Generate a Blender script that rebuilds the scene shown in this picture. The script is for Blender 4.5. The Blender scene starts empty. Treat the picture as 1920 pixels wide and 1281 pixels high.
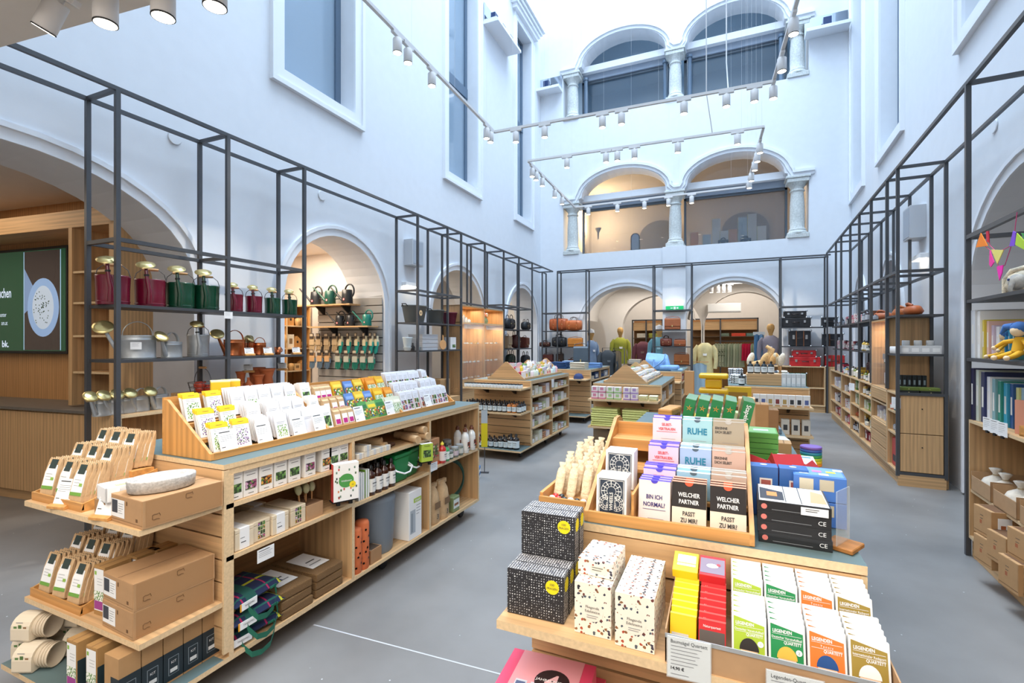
import bpy, math, random
from mathutils import Vector, Matrix
from mathutils.geometry import tessellate_polygon
random.seed(7)
SC = bpy.context.scene
COL = SC.collection
PI = math.pi
rad = math.radians
U = random.uniform

# ---------------------------------------------------------------- camera
FPX = 907.0
YAW = math.atan(402 / 907.0)
CAMZ = 1.5
cd = bpy.data.cameras.new('camera'); cam = bpy.data.objects.new('camera', cd); COL.objects.link(cam)
cd.sensor_width = 36.0; cd.lens = FPX / 1920 * 36.0; cd.clip_start = 0.05; cd.clip_end = 200
cam.location = (0, 0, CAMZ); cam.rotation_euler = (PI / 2, 0, YAW)
SC.camera = cam
# ---------------------------------------------------------------- colour management
SC.view_settings.view_transform = 'Standard'; SC.view_settings.look = 'None'
SC.view_settings.gamma = 1; SC.view_settings.use_curve_mapping = False
SC.view_settings.exposure = 0.27
# ---------------------------------------------------------------- sky and daylight through the glass roof
wd = bpy.data.worlds.new('sky'); SC.world = wd; wd.use_nodes = True
bg = wd.node_tree.nodes['Background']; bg.inputs[0].default_value = (0.56, 0.75, 1.0, 1); bg.inputs[1].default_value = 0.95
def area(name, loc, rot, sx, sy, power, col, spread=180):
    ld = bpy.data.lights.new(name, 'AREA'); ld.shape = 'RECTANGLE'; ld.size = sx; ld.size_y = sy
    ld.energy = power; ld.color = col; ld.spread = rad(spread)
    o = bpy.data.objects.new(name, ld); o.location = loc; o.rotation_euler = rot; COL.objects.link(o); return o
area('skylight_daylight', (-1.1, 6.6, 15.8), (0, 0, 0), 6.4, 10.8, 1380, (0.64, 0.81, 1.0), 125)
# warm ceiling light of the rooms behind the arches
area('room_light_left', (-6.6, 1.2, 2.95), (0, 0, 0), 1.6, 2.0, 26, (1.0, 0.84, 0.66))
area('room_light_garden', (-5.7, 4.7, 2.88), (0, 0, 0), .9, 1.4, 60, (1.0, 0.84, 0.66))
area('room_light_clothes', (0.3, 13.5, 3.0), (0, 0, 0), 1.5, 1.2, 34, (1.0, 0.95, 0.88))
area('room_light_jackets', (-2.3, 13.5, 3.0), (0, 0, 0), 1.6, 1.2, 34, (1.0, 0.95, 0.88))
area('room_light_rear', (-1.0, 15.9, 3.6), (0, 0, 0), 5.5, 1.2, 75, (1.0, 0.95, 0.88))
area('room_light_entrance', (-0.8, -0.8, 2.9), (0, 0, 0), 4.0, 3.0, 160, (1.0, 0.93, 0.85))
area('room_light_right', (3.4, 4.0, 2.75), (0, 0, 0), 0.8, 1.6, 10, (1.0, 0.93, 0.86))
area('gallery_light', (-2.6, 14.0, 6.0), (0, 0, 0), 2.2, 1.2, 48, (1.0, 0.76, 0.5))
area('gallery_fill_upper', (-1.0, 14.0, 9.4), (0, 0, 0), 4.0, 1.2, 90, (0.85, 0.93, 1.0))  # added bluish fill that lifts the dark upper gallery
area('gallery_light', (0.6, 14.0, 6.0), (0, 0, 0), 2.0, 1.2, 26, (1.0, 0.85, 0.7))

area('niche_fill', (-5.3, 7.9, 2.8), (0, 0, 0), .5, 1.4, 14, (1.0, 0.88, 0.72)); area('niche_fill', (-5.3, 11.0, 2.75), (0, 0, 0), .5, 1.4, 14, (1.0, 0.9, 0.78))  # added fills that brighten the dark left niches
area('cabinet_light', (-4.25, 7.6, 2.07), (0, 0, 0), .2, .6, 2.2, (1.0, 0.82, 0.58)); area('cabinet_light', (-4.25, 8.4, 2.07), (0, 0, 0), .2, .6, 2.2, (1.0, 0.82, 0.58))
area('cabinet_light', (-4.2, 7.5, 1.79), (0, 0, 0), .16, .7, 5, (1.0, 0.82, 0.58)); area('cabinet_light', (-4.2, 8.35, 1.79), (0, 0, 0), .16, .7, 5, (1.0, 0.82, 0.58))
area('case_fill', (1.86, 7.1, 1.72), (0, 0, 0), .16, .6, 4, (1.0, 0.8, 0.55))  # added fill so the goods in the glazed case show
# ---------------------------------------------------------------- frames and survey helpers
class Frame:
    def __init__(s, ox=0, oy=0, rot=0):
        s.ox, s.oy, s.rot = ox, oy, rad(rot)
        s.M = Matrix.Translation((ox, oy, 0)) @ Matrix.Rotation(s.rot, 4, 'Z')
        s.I = s.M.inverted()
    def ray(s, px, py):
        a = (px - 960) / FPX; b = -(py - 640.5) / FPX
        c, q = math.cos(YAW), math.sin(YAW)
        d = Vector((a * c - q, a * q + c, b))
        return s.I @ Vector((0, 0, CAMZ)), s.I.to_3x3() @ d
    def hit(s, px, py, ax, v):
        o, d = s.ray(px, py); t = (v - o[ax]) / d[ax]; return o + d * t
    def X(s, px, py, v): return s.hit(px, py, 0, v)
    def Y(s, px, py, v): return s.hit(px, py, 1, v)
    def Z(s, px, py, v): return s.hit(px, py, 2, v)
W = Frame()
FL = Frame(-3.975, 0, 0.69)      # left rack front line, local +y along the wall
FR = Frame(1.349, 0, -2.63)      # right rack front line
_a = rad(0.69); WL = Frame(-3.975 - 0.5 * math.cos(_a), -0.5 * math.sin(_a), 90.69)      # left wall: x along, y into the wall
_a = rad(-2.63); WR = Frame(1.349 + 0.52 * math.cos(_a), 0.52 * math.sin(_a), -92.63)    # right wall: x runs towards the camera
WB = Frame(0, 12.35, 0)          # back wall
FT = Frame(-5.1, 2.9, 6.6)       # oak wall with the screen

# ---------------------------------------------------------------- materials
MC = {}
def lin(h):
    h = h.lstrip('#'); r = [int(h[i:i + 2], 16) / 255 for i in (0, 2, 4)]
    return tuple(((c + 0.055) / 1.055) ** 2.4 if c > 0.04045 else c / 12.92 for c in r) + (1,)
def mat(h, rough=0.6, metal=0.0, name=None, emit=0, spec=0.5, noise=0, bump=0, scale=30, coat=0):
    key = (h, rough, metal, emit, spec, noise, bump, scale, coat)
    if key in MC: return MC[key]
    m = bpy.data.materials.new(name or 'paint_' + h.strip('#')); m.use_nodes = True
    nt = m.node_tree; b = nt.nodes['Principled BSDF']
    b.inputs['Base Color'].default_value = lin(h); b.inputs['Roughness'].default_value = rough
    b.inputs['Metallic'].default_value = metal; b.inputs['Specular IOR Level'].default_value = spec
    if coat: b.inputs['Coat Weight'].default_value = coat; b.inputs['Coat Roughness'].default_value = 0.1
    if emit:
        b.inputs['Emission Color'].default_value = lin(h); b.inputs['Emission Strength'].default_value = emit
    if noise or bump:
        tc = nt.nodes.new('ShaderNodeTexCoord'); nz = nt.nodes.new('ShaderNodeTexNoise')
        nz.inputs['Scale'].default_value = scale; nz.inputs['Detail'].default_value = 4
        nt.links.new(tc.outputs['Object'], nz.inputs['Vector'])
        if noise:
            mr = nt.nodes.new('ShaderNodeMapRange'); mr.inputs[1].default_value = .3; mr.inputs[2].default_value = .7
            mr.inputs[3].default_value = 1 - noise; mr.inputs[4].default_value = 1 + noise * .6
            nt.links.new(nz.outputs[0], mr.inputs[0])
            mx = nt.nodes.new('ShaderNodeVectorMath'); mx.operation = 'SCALE'; mx.inputs[0].default_value = lin(h)[:3]
            nt.links.new(mr.outputs[0], mx.inputs['Scale']); nt.links.new(mx.outputs[0], b.inputs['Base Color'])
        if bump:
            bp = nt.nodes.new('ShaderNodeBump'); bp.inputs['Strength'].default_value = bump; bp.inputs['Distance'].default_value = 0.01
            nt.links.new(nz.outputs[0], bp.inputs['Height']); nt.links.new(bp.outputs[0], b.inputs['Normal'])
    MC[key] = m; return m
def wood(h, axis='x', dark=None, rough=0.5, fine=1.0):
    key = ('wood', h, axis, fine)
    if key in MC: return MC[key]
    m = bpy.data.materials.new('oak_' + axis); m.use_nodes = True
    nt = m.node_tree; N = nt.nodes; K = nt.links.new; b = N['Principled BSDF']
    tc = N.new('ShaderNodeTexCoord'); mp = N.new('ShaderNodeMapping')
    sc = [60 * fine] * 3; sc['xyz'.index(axis)] = 1.6
    mp.inputs['Scale'].default_value = sc
    K(tc.outputs['Object'], mp.inputs['Vector'])
    nz = N.new('ShaderNodeTexNoise'); nz.inputs['Scale'].default_value = 1.0; nz.inputs['Detail'].default_value = 5; nz.inputs['Distortion'].default_value = 0.6
    K(mp.outputs[0], nz.inputs['Vector'])
    mp2 = N.new('ShaderNodeMapping'); sc2 = [7.0] * 3; sc2['xyz'.index(axis)] = 0.5; mp2.inputs['Scale'].default_value = sc2
    K(tc.outputs['Object'], mp2.inputs['Vector'])
    wv = N.new('ShaderNodeTexWave'); wv.wave_type = 'RINGS'; wv.rings_direction = {'x': 'X', 'y': 'Y', 'z': 'Z'}[axis]
    wv.inputs['Scale'].default_value = 1.3; wv.inputs['Distortion'].default_value = 5; wv.inputs['Detail'].default_value = 2
    K(mp2.outputs[0], wv.inputs['Vector'])
    mx = N.new('ShaderNodeMix'); mx.data_type = 'FLOAT'; mx.inputs[0].default_value = 0.22
    K(nz.outputs[0], mx.inputs[2]); K(wv.outputs[1], mx.inputs[3])
    cr = N.new('ShaderNodeValToRGB'); L = lin(h)
    cr.color_ramp.elements[0].position = 0.22; cr.color_ramp.elements[0].color = tuple(c * .68 for c in L[:3]) + (1,)
    cr.color_ramp.elements[1].position = 0.66; cr.color_ramp.elements[1].color = tuple(min(1, c * 1.06) for c in L[:3]) + (1,)
    K(mx.outputs[0], cr.inputs[0]); K(cr.outputs[0], b.inputs['Base Color'])
    b.inputs['Roughness'].default_value = rough; b.inputs['Specular IOR Level'].default_value = 0.35
    MC[key] = m; return m
def glassmat(tint='#6f8ba0', mixf=0.5, name='glass', rough=0.02):
    key = ('glass', tint, mixf)
    if key in MC: return MC[key]
    m = bpy.data.materials.new(name); m.use_nodes = True; nt = m.node_tree; N = nt.nodes
    b = N['Principled BSDF']; b.inputs['Base Color'].default_value = lin(tint); b.inputs['Roughness'].default_value = rough
    b.inputs['Specular IOR Level'].default_value = 0.8
    tr = N.new('ShaderNodeBsdfTransparent'); mx = N.new('ShaderNodeMixShader'); mx.inputs[0].default_value = mixf
    nt.links.new(tr.outputs[0], mx.inputs[1]); nt.links.new(b.outputs[0], mx.inputs[2])
    nt.links.new(mx.outputs[0], N['Material Output'].inputs['Surface'])
    MC[key] = m; return m
def patternmat(key, base, cols, scale=60, thr=0.38, rough=0.6, kind='voronoi', bgv=None, randomness=1.0):
    """printed paper: scattered motifs in several inks on a ground colour"""
    k = ('pat', key)
    if k in MC: return MC[k]
    m = bpy.data.materials.new('printed_' + key); m.use_nodes = True; nt = m.node_tree; N = nt.nodes; K = nt.links.new
    b = N['Principled BSDF']; b.inputs['Roughness'].default_value = rough
    tc = N.new('ShaderNodeTexCoord'); vo = N.new('ShaderNodeTexVoronoi'); vo.inputs['Scale'].default_value = scale
    vo.inputs['Randomness'].default_value = randomness
    nz = N.new('ShaderNodeTexNoise'); nz.inputs['Scale'].default_value = scale * 1.7; nz.inputs['Detail'].default_value = 1
    K(tc.outputs['Object'], nz.inputs['Vector'])
    ad = N.new('ShaderNodeMixRGB'); ad.blend_type = 'ADD'; ad.inputs[0].default_value = 0.02 * 30 / scale
    K(tc.outputs['Object'], ad.inputs[1]); K(nz.outputs[1], ad.inputs[2]); K(ad.outputs[0], vo.inputs['Vector'])
    lt = N.new('ShaderNodeMath'); lt.operation = 'LESS_THAN'; lt.inputs[1].default_value = thr
    K(vo.outputs['Distance'], lt.inputs[0])
    cr = N.new('ShaderNodeValToRGB'); cr.color_ramp.interpolation = 'CONSTANT'
    sp = N.new('ShaderNodeSeparateColor'); K(vo.outputs['Color'], sp.inputs[0]); K(sp.outputs[0], cr.inputs[0])
    for i, c in enumerate(cols):
        if i < 2: e = cr.color_ramp.elements[i]; e.position = i / len(cols)
        else: e = cr.color_ramp.elements.new(i / len(cols))
        e.color = lin(c)
    mx = N.new('ShaderNodeMixRGB'); mx.inputs[1].default_value = lin(base)
    K(lt.outputs[0], mx.inputs[0]); K(cr.outputs[0], mx.inputs[2]); K(mx.outputs[0], b.inputs['Base Color'])
    MC[k] = m; return m

OAK = '#CFA87A'; OAKD = '#B98C5E'; HONEY = '#CE9656'
oakx, oaky, oakz = wood(OAK, 'x'), wood(OAK, 'y'), wood(OAK, 'z')
honx, hony, honz = wood(HONEY, 'x'), wood(HONEY, 'y'), wood(HONEY, 'z')
ply = mat('#DBBF96', .55, name='plywood_edge', noise=.12, scale=90)
steel = mat('#46484C', .45, .0, name='dark_steel_paint')
steelg = mat('#3E4044', .5, .0, name='dark_steel_shelf')
linol = mat('#5C7072', .5, name='teal_linoleum', noise=.05, scale=9)
black = mat('#17181A', .5, name='black_plastic')
white = mat('#EDEEEE', .6, name='white_paper')
cream = mat('#E4DCCB', .7, name='cream_card')
ink = mat('#3A3B3D', .7, name='dark_ink')
inkl = mat('#8D8F92', .7, name='pale_ink')
kraft = mat('#B08D68', .8, name='kraft_cardboard', noise=.06, scale=22)
kraftd = mat('#9C7650', .8, name='brown_cardboard', noise=.06, scale=22)
bagp = mat('#C9A87F', .75, name='kraft_paper_bag', noise=.1, bump=.25, scale=60)
plaster = mat('#DEE1E6', .9, name='white_plaster', noise=.02, bump=.12, scale=7)
plasterw = mat('#DDD6CE', .9, name='warm_white_plaster', noise=.02, bump=.08, scale=6)
mould = mat('#E6E9EE', .8, name='white_moulding')
stone = mat('#C9CCC9', .8, name='pale_stone', noise=.2, bump=.35, scale=34)
dframe = mat('#4A5662', .4, name='dark_window_frame')
dframe2 = mat('#5B6E82', .4, name='blue_grey_frame')
wglass = glassmat('#A4B8CA', .62)  # pale diffuse tint stands in for bright reflections on the upper panes
wglassd = glassmat('#4A5A68', .38, name='gallery_glass')
clearg = glassmat('#B8C4C8', .12, name='clear_glass')
acryl = glassmat('#DDE6E8', .25, name='acrylic')
lampw = mat('#D5D2D0', .5, name='white_lamp_paint')
lens = mat('#FFF3DC', .3, emit=9, name='lit_lamp_lens')
brass = mat('#E0CE90', .3, .8, name='polished_brass')
zinc = mat('#BCC2C6', .42, .6, name='zinc', noise=.15, scale=14)
copper = mat('#C9784C', .26, .9, name='copper')
burg = mat('#6E0F2C', .22, name='burgundy_enamel', coat=.6)
green = mat('#0E4630', .22, name='green_enamel', coat=.6)
woodh = mat('#D2A06C', .5, name='turned_wood')
terra = mat('#C1693D', .8, name='terracotta', noise=.1, scale=20)

# ---------------------------------------------------------------- mesh builder
_txt = {}
def text_geo(s, bold):
    k = (s, bold)
    if k in _txt: return _txt[k]
    cu = bpy.data.curves.new('t', 'FONT'); cu.body = s; cu.size = 1; cu.resolution_u = 2; cu.offset = bold; cu.fill_mode = 'BOTH'
    o = bpy.data.objects.new('t', cu); COL.objects.link(o)
    bpy.context.view_layer.update()
    me = bpy.data.meshes.new_from_object(o.evaluated_get(bpy.context.evaluated_depsgraph_get()))
    v = [tuple(p.co) for p in me.vertices]; f = [tuple(p.vertices) for p in me.polygons]
    bpy.data.objects.remove(o); bpy.data.curves.remove(cu); bpy.data.meshes.remove(me)
    w = max((p[0] for p in v), default=0); w0 = min((p[0] for p in v), default=0)
    _txt[k] = (v, f, w0, w); return _txt[k]
class MB:
    def __init__(s): s.v = []; s.f = []; s.m = []; s.mi = []; s.sm = []; s.T = None
    def mat(s, m):
        if m not in s.m: s.m.append(m)
        return s.m.index(m)
    def add(s, vs, fs, m, smooth=False):
        b = len(s.v); mi = s.mat(m)
        if s.T is not None: vs = [tuple(s.T @ Vector(p)) for p in vs]
        s.v += [tuple(p) for p in vs]
        for f in fs: s.f.append(tuple(b + i for i in f)); s.mi.append(mi); s.sm.append(smooth)
        return s
    def box(s, x0, y0, z0, x1, y1, z1, m, fm=None):
        vs = [(x0, y0, z0), (x1, y0, z0), (x1, y1, z0), (x0, y1, z0), (x0, y0, z1), (x1, y0, z1), (x1, y1, z1), (x0, y1, z1)]
        F = {'-z': (0, 3, 2, 1), '+z': (4, 5, 6, 7), '-y': (0, 1, 5, 4), '+x': (1, 2, 6, 5), '+y': (2, 3, 7, 6), '-x': (3, 0, 4, 7)}
        if not fm: return s.add(vs, list(F.values()), m)
        b = len(s.v); s.add(vs, [], m)
        for k, f in F.items():
            s.f.append(tuple(b + i for i in f)); s.mi.append(s.mat(fm.get(k, m))); s.sm.append(False)
        return s
    def cbox(s, c, sz, m, fm=None):
        return s.box(c[0] - sz[0] / 2, c[1] - sz[1] / 2, c[2], c[0] + sz[0] / 2, c[1] + sz[1] / 2, c[2] + sz[2], m, fm)
    def quad(s, pts, m): return s.add(pts, [tuple(range(len(pts)))], m)
    def rect(s, o, xd, yd, w, h, m):
        o = Vector(o); xd = Vector(xd).normalized() * w; yd = Vector(yd).normalized() * h
        return s.quad([o, o + xd, o + xd + yd, o + yd], m)
    def front(s, x0, z0, x1, z1, m, y=0.0, e=.0006):      # printed patch on a face looking to -y
        return s.quad([(x0, y - e, z0), (x1, y - e, z0), (x1, y - e, z1), (x0, y - e, z1)], m)
    def prism(s, poly, ax, a0, a1, m, mcap=None):
        n = len(poly)
        def P(p, a):
            return {'x': (a, p[0], p[1]), 'y': (p[0], a, p[1]), 'z': (p[0], p[1], a)}[ax]
        vs = [P(p, a0) for p in poly] + [P(p, a1) for p in poly]
        s.add(vs, [(i, (i + 1) % n, n + (i + 1) % n, n + i) for i in range(n)], m)
        b = len(s.v); s.add(vs, [], m); mi = s.mat(mcap or m)
        for f in (tuple(range(n))[::-1], tuple(range(n, 2 * n))):
            s.f.append(tuple(b + i for i in f)); s.mi.append(mi); s.sm.append(False)
        return s
    def tube(s, pts, r, m, n=8, closed=False, cap=True, flat=1.0):
        pts = [Vector(p) for p in pts]; N = len(pts); rs = r if isinstance(r, (list, tuple)) else [r] * N
        vs = []; up = None
        for i, p in enumerate(pts):
            a = pts[(i - 1) % N] if (closed or i) else p; b = pts[(i + 1) % N] if (closed or i < N - 1) else p
            t = (b - a).normalized()
            if up is None: up = Vector((0, 0, 1)) if abs(t.z) < .9 else Vector((1, 0, 0))
            u = (up - t * up.dot(t)).normalized(); w = t.cross(u); up = u
            for k in range(n):
                q = 2 * PI * k / n; vs.append(p + u * math.cos(q) * rs[i] * flat + w * math.sin(q) * rs[i])
        fs = []
        for i in range(N if closed else N - 1):
            j = (i + 1) % N
            for k in range(n): fs.append((i * n + k, i * n + (k + 1) % n, j * n + (k + 1) % n, j * n + k))
        s.add(vs, fs, m, True)
        if cap and not closed: s.add(vs[:n], [tuple(range(n))[::-1]], m); s.add(vs[-n:], [tuple(range(n))], m)
        return s
    def lathe(s, prof, m, c=(0, 0, 0), n=20, sx=1, sy=1, smooth=True):
        vs = []; fs = []
        for r, z in prof:
            for k in range(n):
                q = 2 * PI * k / n; vs.append((c[0] + r * math.cos(q) * sx, c[1] + r * math.sin(q) * sy, c[2] + z))
        for i in range(len(prof) - 1):
            for k in range(n): fs.append((i * n + k, i * n + (k + 1) % n, (i + 1) * n + (k + 1) % n, (i + 1) * n + k))
        s.add(vs, fs, m, smooth)
        if prof[0][0] > 1e-4: s.add(vs[:n], [tuple(range(n))[::-1]], m)
        if prof[-1][0] > 1e-4: s.add(vs[-n:], [tuple(range(n))], m)
        return s
    def ball(s, c, r, m, n=12, k=8):
        r = r if isinstance(r, (tuple, list)) else (r, r, r); vs = []; fs = []
        for i in range(k + 1):
            t = PI * i / k
            for j in range(n):
                q = 2 * PI * j / n; vs.append((c[0] + r[0] * math.sin(t) * math.cos(q), c[1] + r[1] * math.sin(t) * math.sin(q), c[2] - r[2] * math.cos(t)))
        for i in range(k):
            for j in range(n): fs.append((i * n + j, i * n + (j + 1) % n, (i + 1) * n + (j + 1) % n, (i + 1) * n + j))
        return s.add(vs, fs, m, True)
    def text(s, t, o, xd, yd, size, m, al='C', xs=1.0, bold=0.0, off=.0012):
        v, f, w0, w1 = text_geo(t, bold); o = Vector(o); xd = Vector(xd).normalized(); yd = Vector(yd).normalized(); nn = xd.cross(yd)
        sh = {'C': (w0 + w1) / 2, 'L': w0, 'R': w1}[al]
        return s.add([o + xd * (p[0] - sh) * size * xs + yd * p[1] * size + nn * off for p in v], f, m)
    def ftext(s, t, x, z, size, m, y=0.0, al='C', xs=1.0, bold=0.0, off=.0012):
        return s.text(t, (x, y, z), (1, 0, 0), (0, 0, 1), size, m, al, xs, bold, off)
    def lines(s, x0, x1, z0, n, dz, m, y=0.0, h=.0015, e=.0009):    # rows of unreadably small print
        for i in range(n):
            s.front(x0, z0 - i * dz, x0 + (x1 - x0) * (1, .86, .93, .6, .78)[i % 5], z0 - i * dz + h, m, y, e)
        return s
    def build(s, name, parent=None, bevel=0, sub=0, seg=1):
        me = bpy.data.meshes.new(name); me.from_pydata(s.v, [], s.f)
        for m in s.m: me.materials.append(m)
        me.polygons.foreach_set('material_index', s.mi); me.polygons.foreach_set('use_smooth', s.sm); me.update()
        o = bpy.data.objects.new(name, me); COL.objects.link(o)
        if parent: o.parent = parent
        if bevel:
            md = o.modifiers.new('bevel', 'BEVEL'); md.width = bevel; md.segments = seg; md.limit_method = 'ANGLE'; md.angle_limit = rad(40)
        if sub:
            md = o.modifiers.new('sub', 'SUBSURF'); md.levels = sub; md.render_levels = sub
        return o

_seen = {}
def props(o, label=None, cat=None, group=None, kind=None):
    if label:
        o['label'] = label
        if len(label.split()) > 16: print('LONG', len(label.split()), label)
        _seen[label] = _seen.get(label, 0) + 1
        if _seen[label] > 1: print('DUP', label)
    if cat: o['category'] = cat
    if group: o['group'] = group
    if kind: o['kind'] = kind
    return o
def put(o, frame, at, rz=0, rx=0, ry=0, s=None):
    M = frame.M @ Matrix.Translation(Vector(at)) @ Matrix.Rotation(rad(rz), 4, 'Z') @ Matrix.Rotation(rad(ry), 4, 'Y') @ Matrix.Rotation(rad(rx), 4, 'X')
    if s: M = M @ Matrix.Diagonal((s, s, s, 1)) if not isinstance(s, tuple) else M @ Matrix.Diagonal(s + (1,))
    o.matrix_basis = M; return o
def thing(name, label=None, cat=None, frame=W, at=(0, 0, 0), rz=0, group=None):
    o = bpy.data.objects.new(name, None); o.empty_display_size = .1; COL.objects.link(o)
    put(o, frame, at, rz); return props(o, label, cat, group)
def solo(mb, name, label, cat, frame=W, at=(0, 0, 0), rz=0, group=None, **k):
    o = mb.build(name, **k); put(o, frame, at, rz); return props(o, label, cat, group)
def struct(mb, name, frame=W, at=(0, 0, 0), rz=0, **k):
    o = mb.build(name, **k); put(o, frame, at, rz); return props(o, kind='structure')
class Kind:
    """first put() places the built thing itself, later ones place copies of it and of its parts"""
    def __init__(s, fn): s.fn = fn; s.root = None
    def copy(s, o, parent=None):
        c = o.copy(); COL.objects.link(c)
        if parent: c.parent = parent; c.matrix_parent_inverse = o.matrix_parent_inverse
        for ch in list(s.kids.get(o.name, [])): s.copy(ch, c)
        return c
    def put(s, label, cat, frame=W, at=(0, 0, 0), rz=0, group=None, rx=0, ry=0, s_=None):
        if s.root is None:
            s.root = s.fn(); s.kids = {}
            def walk(o):
                s.kids[o.name] = [c for c in _children(o)]
                for c in s.kids[o.name]: walk(c)
            walk(s.root); o = s.root
        else: o = s.copy(s.root)
        if 'group' in o: del o['group']
        put(o, frame, at, rz, rx, ry, s_); return props(o, label, cat, group)
def _children(o): return [c for c in COL.objects if c.parent == o]
ORD = ['first', 'second', 'third', 'fourth', 'fifth', 'sixth', 'seventh', 'eighth', 'ninth', 'tenth', 'eleventh', 'twelfth', 'thirteenth',
       'fourteenth', 'fifteenth', 'sixteenth', 'seventeenth', 'eighteenth', 'nineteenth', 'twentieth', 'twenty-first', 'twenty-second', 'twenty-third', 'twenty-fourth']
def nth(i, n, lo='leftmost', hi='rightmost', fr='from the left'):
    if n == 1: return 'only one'
    if i == 0: return lo
    if i == n - 1: return hi
    return ORD[i] + ' ' + fr
# ================================================================ SETTING
def arch(c, hw, spring, rise, bottom=0.0, n=22):
    p = [(c - hw, bottom)]
    p += [(c - hw * math.cos(PI * i / n), spring + rise * math.sin(PI * i / n)) for i in range(n + 1)]
    return p + [(c + hw, bottom)]
def rectp(x0, z0, x1, z1): return [(x0, z0), (x0, z1), (x1, z1), (x1, z0)]
def wall(name, frame, outer, holes, th, m=plaster, mrev=None, zoff=0):
    """slab with openings: front at y=0, reveals th deep"""
    loops = [outer] + holes; tris = tessellate_polygon([[Vector((p[0], p[1], 0)) for p in l] for l in loops])
    flat = [p for l in loops for p in l]; mb = MB()
    mb.add([(p[0], 0, p[1]) for p in flat], [tuple(t) for t in tris], m)
    mb.add([(p[0], th, p[1]) for p in flat], [tuple(t) for t in tris], m)
    for l in loops:
        n = len(l)
        mb.add([(p[0], 0, p[1]) for p in l] + [(p[0], th, p[1]) for p in l], [(i, (i + 1) % n, n + (i + 1) % n, n + i) for i in range(n)], mrev or m)
    return struct(mb, name, frame)
_tr = [0]
def trim(mb, frame, m=None):
    _tr[0] += 1; return struct(mb, 'trim_%d' % _tr[0], frame)
def band(mb, path, w0, w1, y, m):
    """flat moulding following a path, from offset w0 to w1 outside it, standing y proud of the wall"""
    P = [Vector((p[0], p[1])) for p in path]; n = len(P); nor = []
    for i in range(n):
        t = (P[min(i + 1, n - 1)] - P[max(i - 1, 0)]).normalized(); nor.append(Vector((-t.y, t.x)))
    a = [p + q * w0 for p, q in zip(P, nor)]; b = [p + q * w1 for p, q in zip(P, nor)]
    vs = [(p.x, 0, p.y) for p in a] + [(p.x, -y, p.y) for p in a] + [(p.x, -y, p.y) for p in b] + [(p.x, 0, p.y) for p in b]
    fs = []
    for i in range(n - 1):
        for k in range(3): fs.append((k * n + i, k * n + i + 1, (k + 1) * n + i + 1, (k + 1) * n + i))
    mb.add(vs, fs, m)
def moulding(frame, path):
    mb = MB(); band(mb, path, .0, .085, .018, mould); band(mb, path, .085, .125, .04, mould); return trim(mb, frame)

# floor: polished grey screed with fine speckles and worn patches
def floor_mat():
    m = bpy.data.materials.new('polished_grey_screed'); m.use_nodes = True; nt = m.node_tree; N = nt.nodes; K = nt.links.new; b = N['Principled BSDF']
    tc = N.new('ShaderNodeTexCoord'); n1 = N.new('ShaderNodeTexNoise'); n1.inputs['Scale'].default_value = 1.1; n1.inputs['Detail'].default_value = 6
    K(tc.outputs['Object'], n1.inputs['Vector'])
    cr = N.new('ShaderNodeValToRGB'); cr.color_ramp.elements[0].position = .3; cr.color_ramp.elements[0].color = lin('#6E6C6A')
    cr.color_ramp.elements[1].position = .72; cr.color_ramp.elements[1].color = lin('#8B8987'); K(n1.outputs[0], cr.inputs[0])
    vo = N.new('ShaderNodeTexVoronoi'); vo.inputs['Scale'].default_value = 9; K(tc.outputs['Object'], vo.inputs['Vector'])
    lt = N.new('ShaderNodeMath'); lt.operation = 'LESS_THAN'; lt.inputs[1].default_value = .035; K(vo.outputs['Distance'], lt.inputs[0])
    mx = N.new('ShaderNodeMixRGB'); mx.inputs[2].default_value = lin('#C4C4C6'); K(lt.outputs[0], mx.inputs[0]); K(cr.outputs[0], mx.inputs[1])
    K(mx.outputs[0], b.inputs['Base Color']); b.inputs['Roughness'].default_value = .42; b.inputs['Specular IOR Level'].default_value = .4
    return m
mb = MB(); mb.box(-9, -3.2, -.1, 4.6, 18, 0, floor_mat()); struct(mb, 'floor')
mb = MB(); mb.box(-2.0, -.004, 0, 5.0, .004, .0015, mat('#B9BBC0', .5)); o = trim(mb, Frame(0, 2.02, 3)); o.name = 'trim_floor_joint'
_tr[0] = 0

HTOP = 16.0
A1 = (1.6, 1.3, 2.02, .85); A2 = (4.79, .88, 1.98, .86); A3 = (7.9, .98, 1.88, .95); A4 = (11.05, 1.0, 1.82, 1.0)
winL = [(3.9, 5.04, 4.53, 9.2), (7.46, 8.6, 4.55, 9.2), (10.65, 11.6, 4.56, 9.2)]
wall('wall_left', WL, [(-3, -.1), (-3, HTOP), (12.5, HTOP), (12.5, -.1)],
     [arch(*A1, bottom=-.05), arch(*A2, bottom=-.05), arch(*A3, bottom=-.05), arch(*A4, bottom=-.05)] + [rectp(a, c, b, d) for a, b, c, d in winL], .6)
for A in (A1, A2, A3, A4): moulding(WL, arch(*A, bottom=.02))
R0 = (-4.9, 1.15, 1.9, .98); R1 = (-9.05, .62, 1.75, .98); R2 = (-11.35, .5, 1.75, .95)
winR = [(-12.2, -11.15, 4.6, 9.4), (-9.75, -8.5, 4.6, 9.4), (-6.2, -4.9, 4.6, 9.4)]
wall('wall_right', WR, [(3.2, -.1), (3.2, HTOP), (-12.6, HTOP), (-12.6, -.1)],
     [arch(*R0, bottom=-.05), arch(*R1, bottom=.9), arch(*R2, bottom=.9)] + [rectp(a, c, b, d) for a, b, c, d in winR], .6)
for A in (R0, R1, R2): moulding(WR, arch(*A, bottom=.02))

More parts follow.
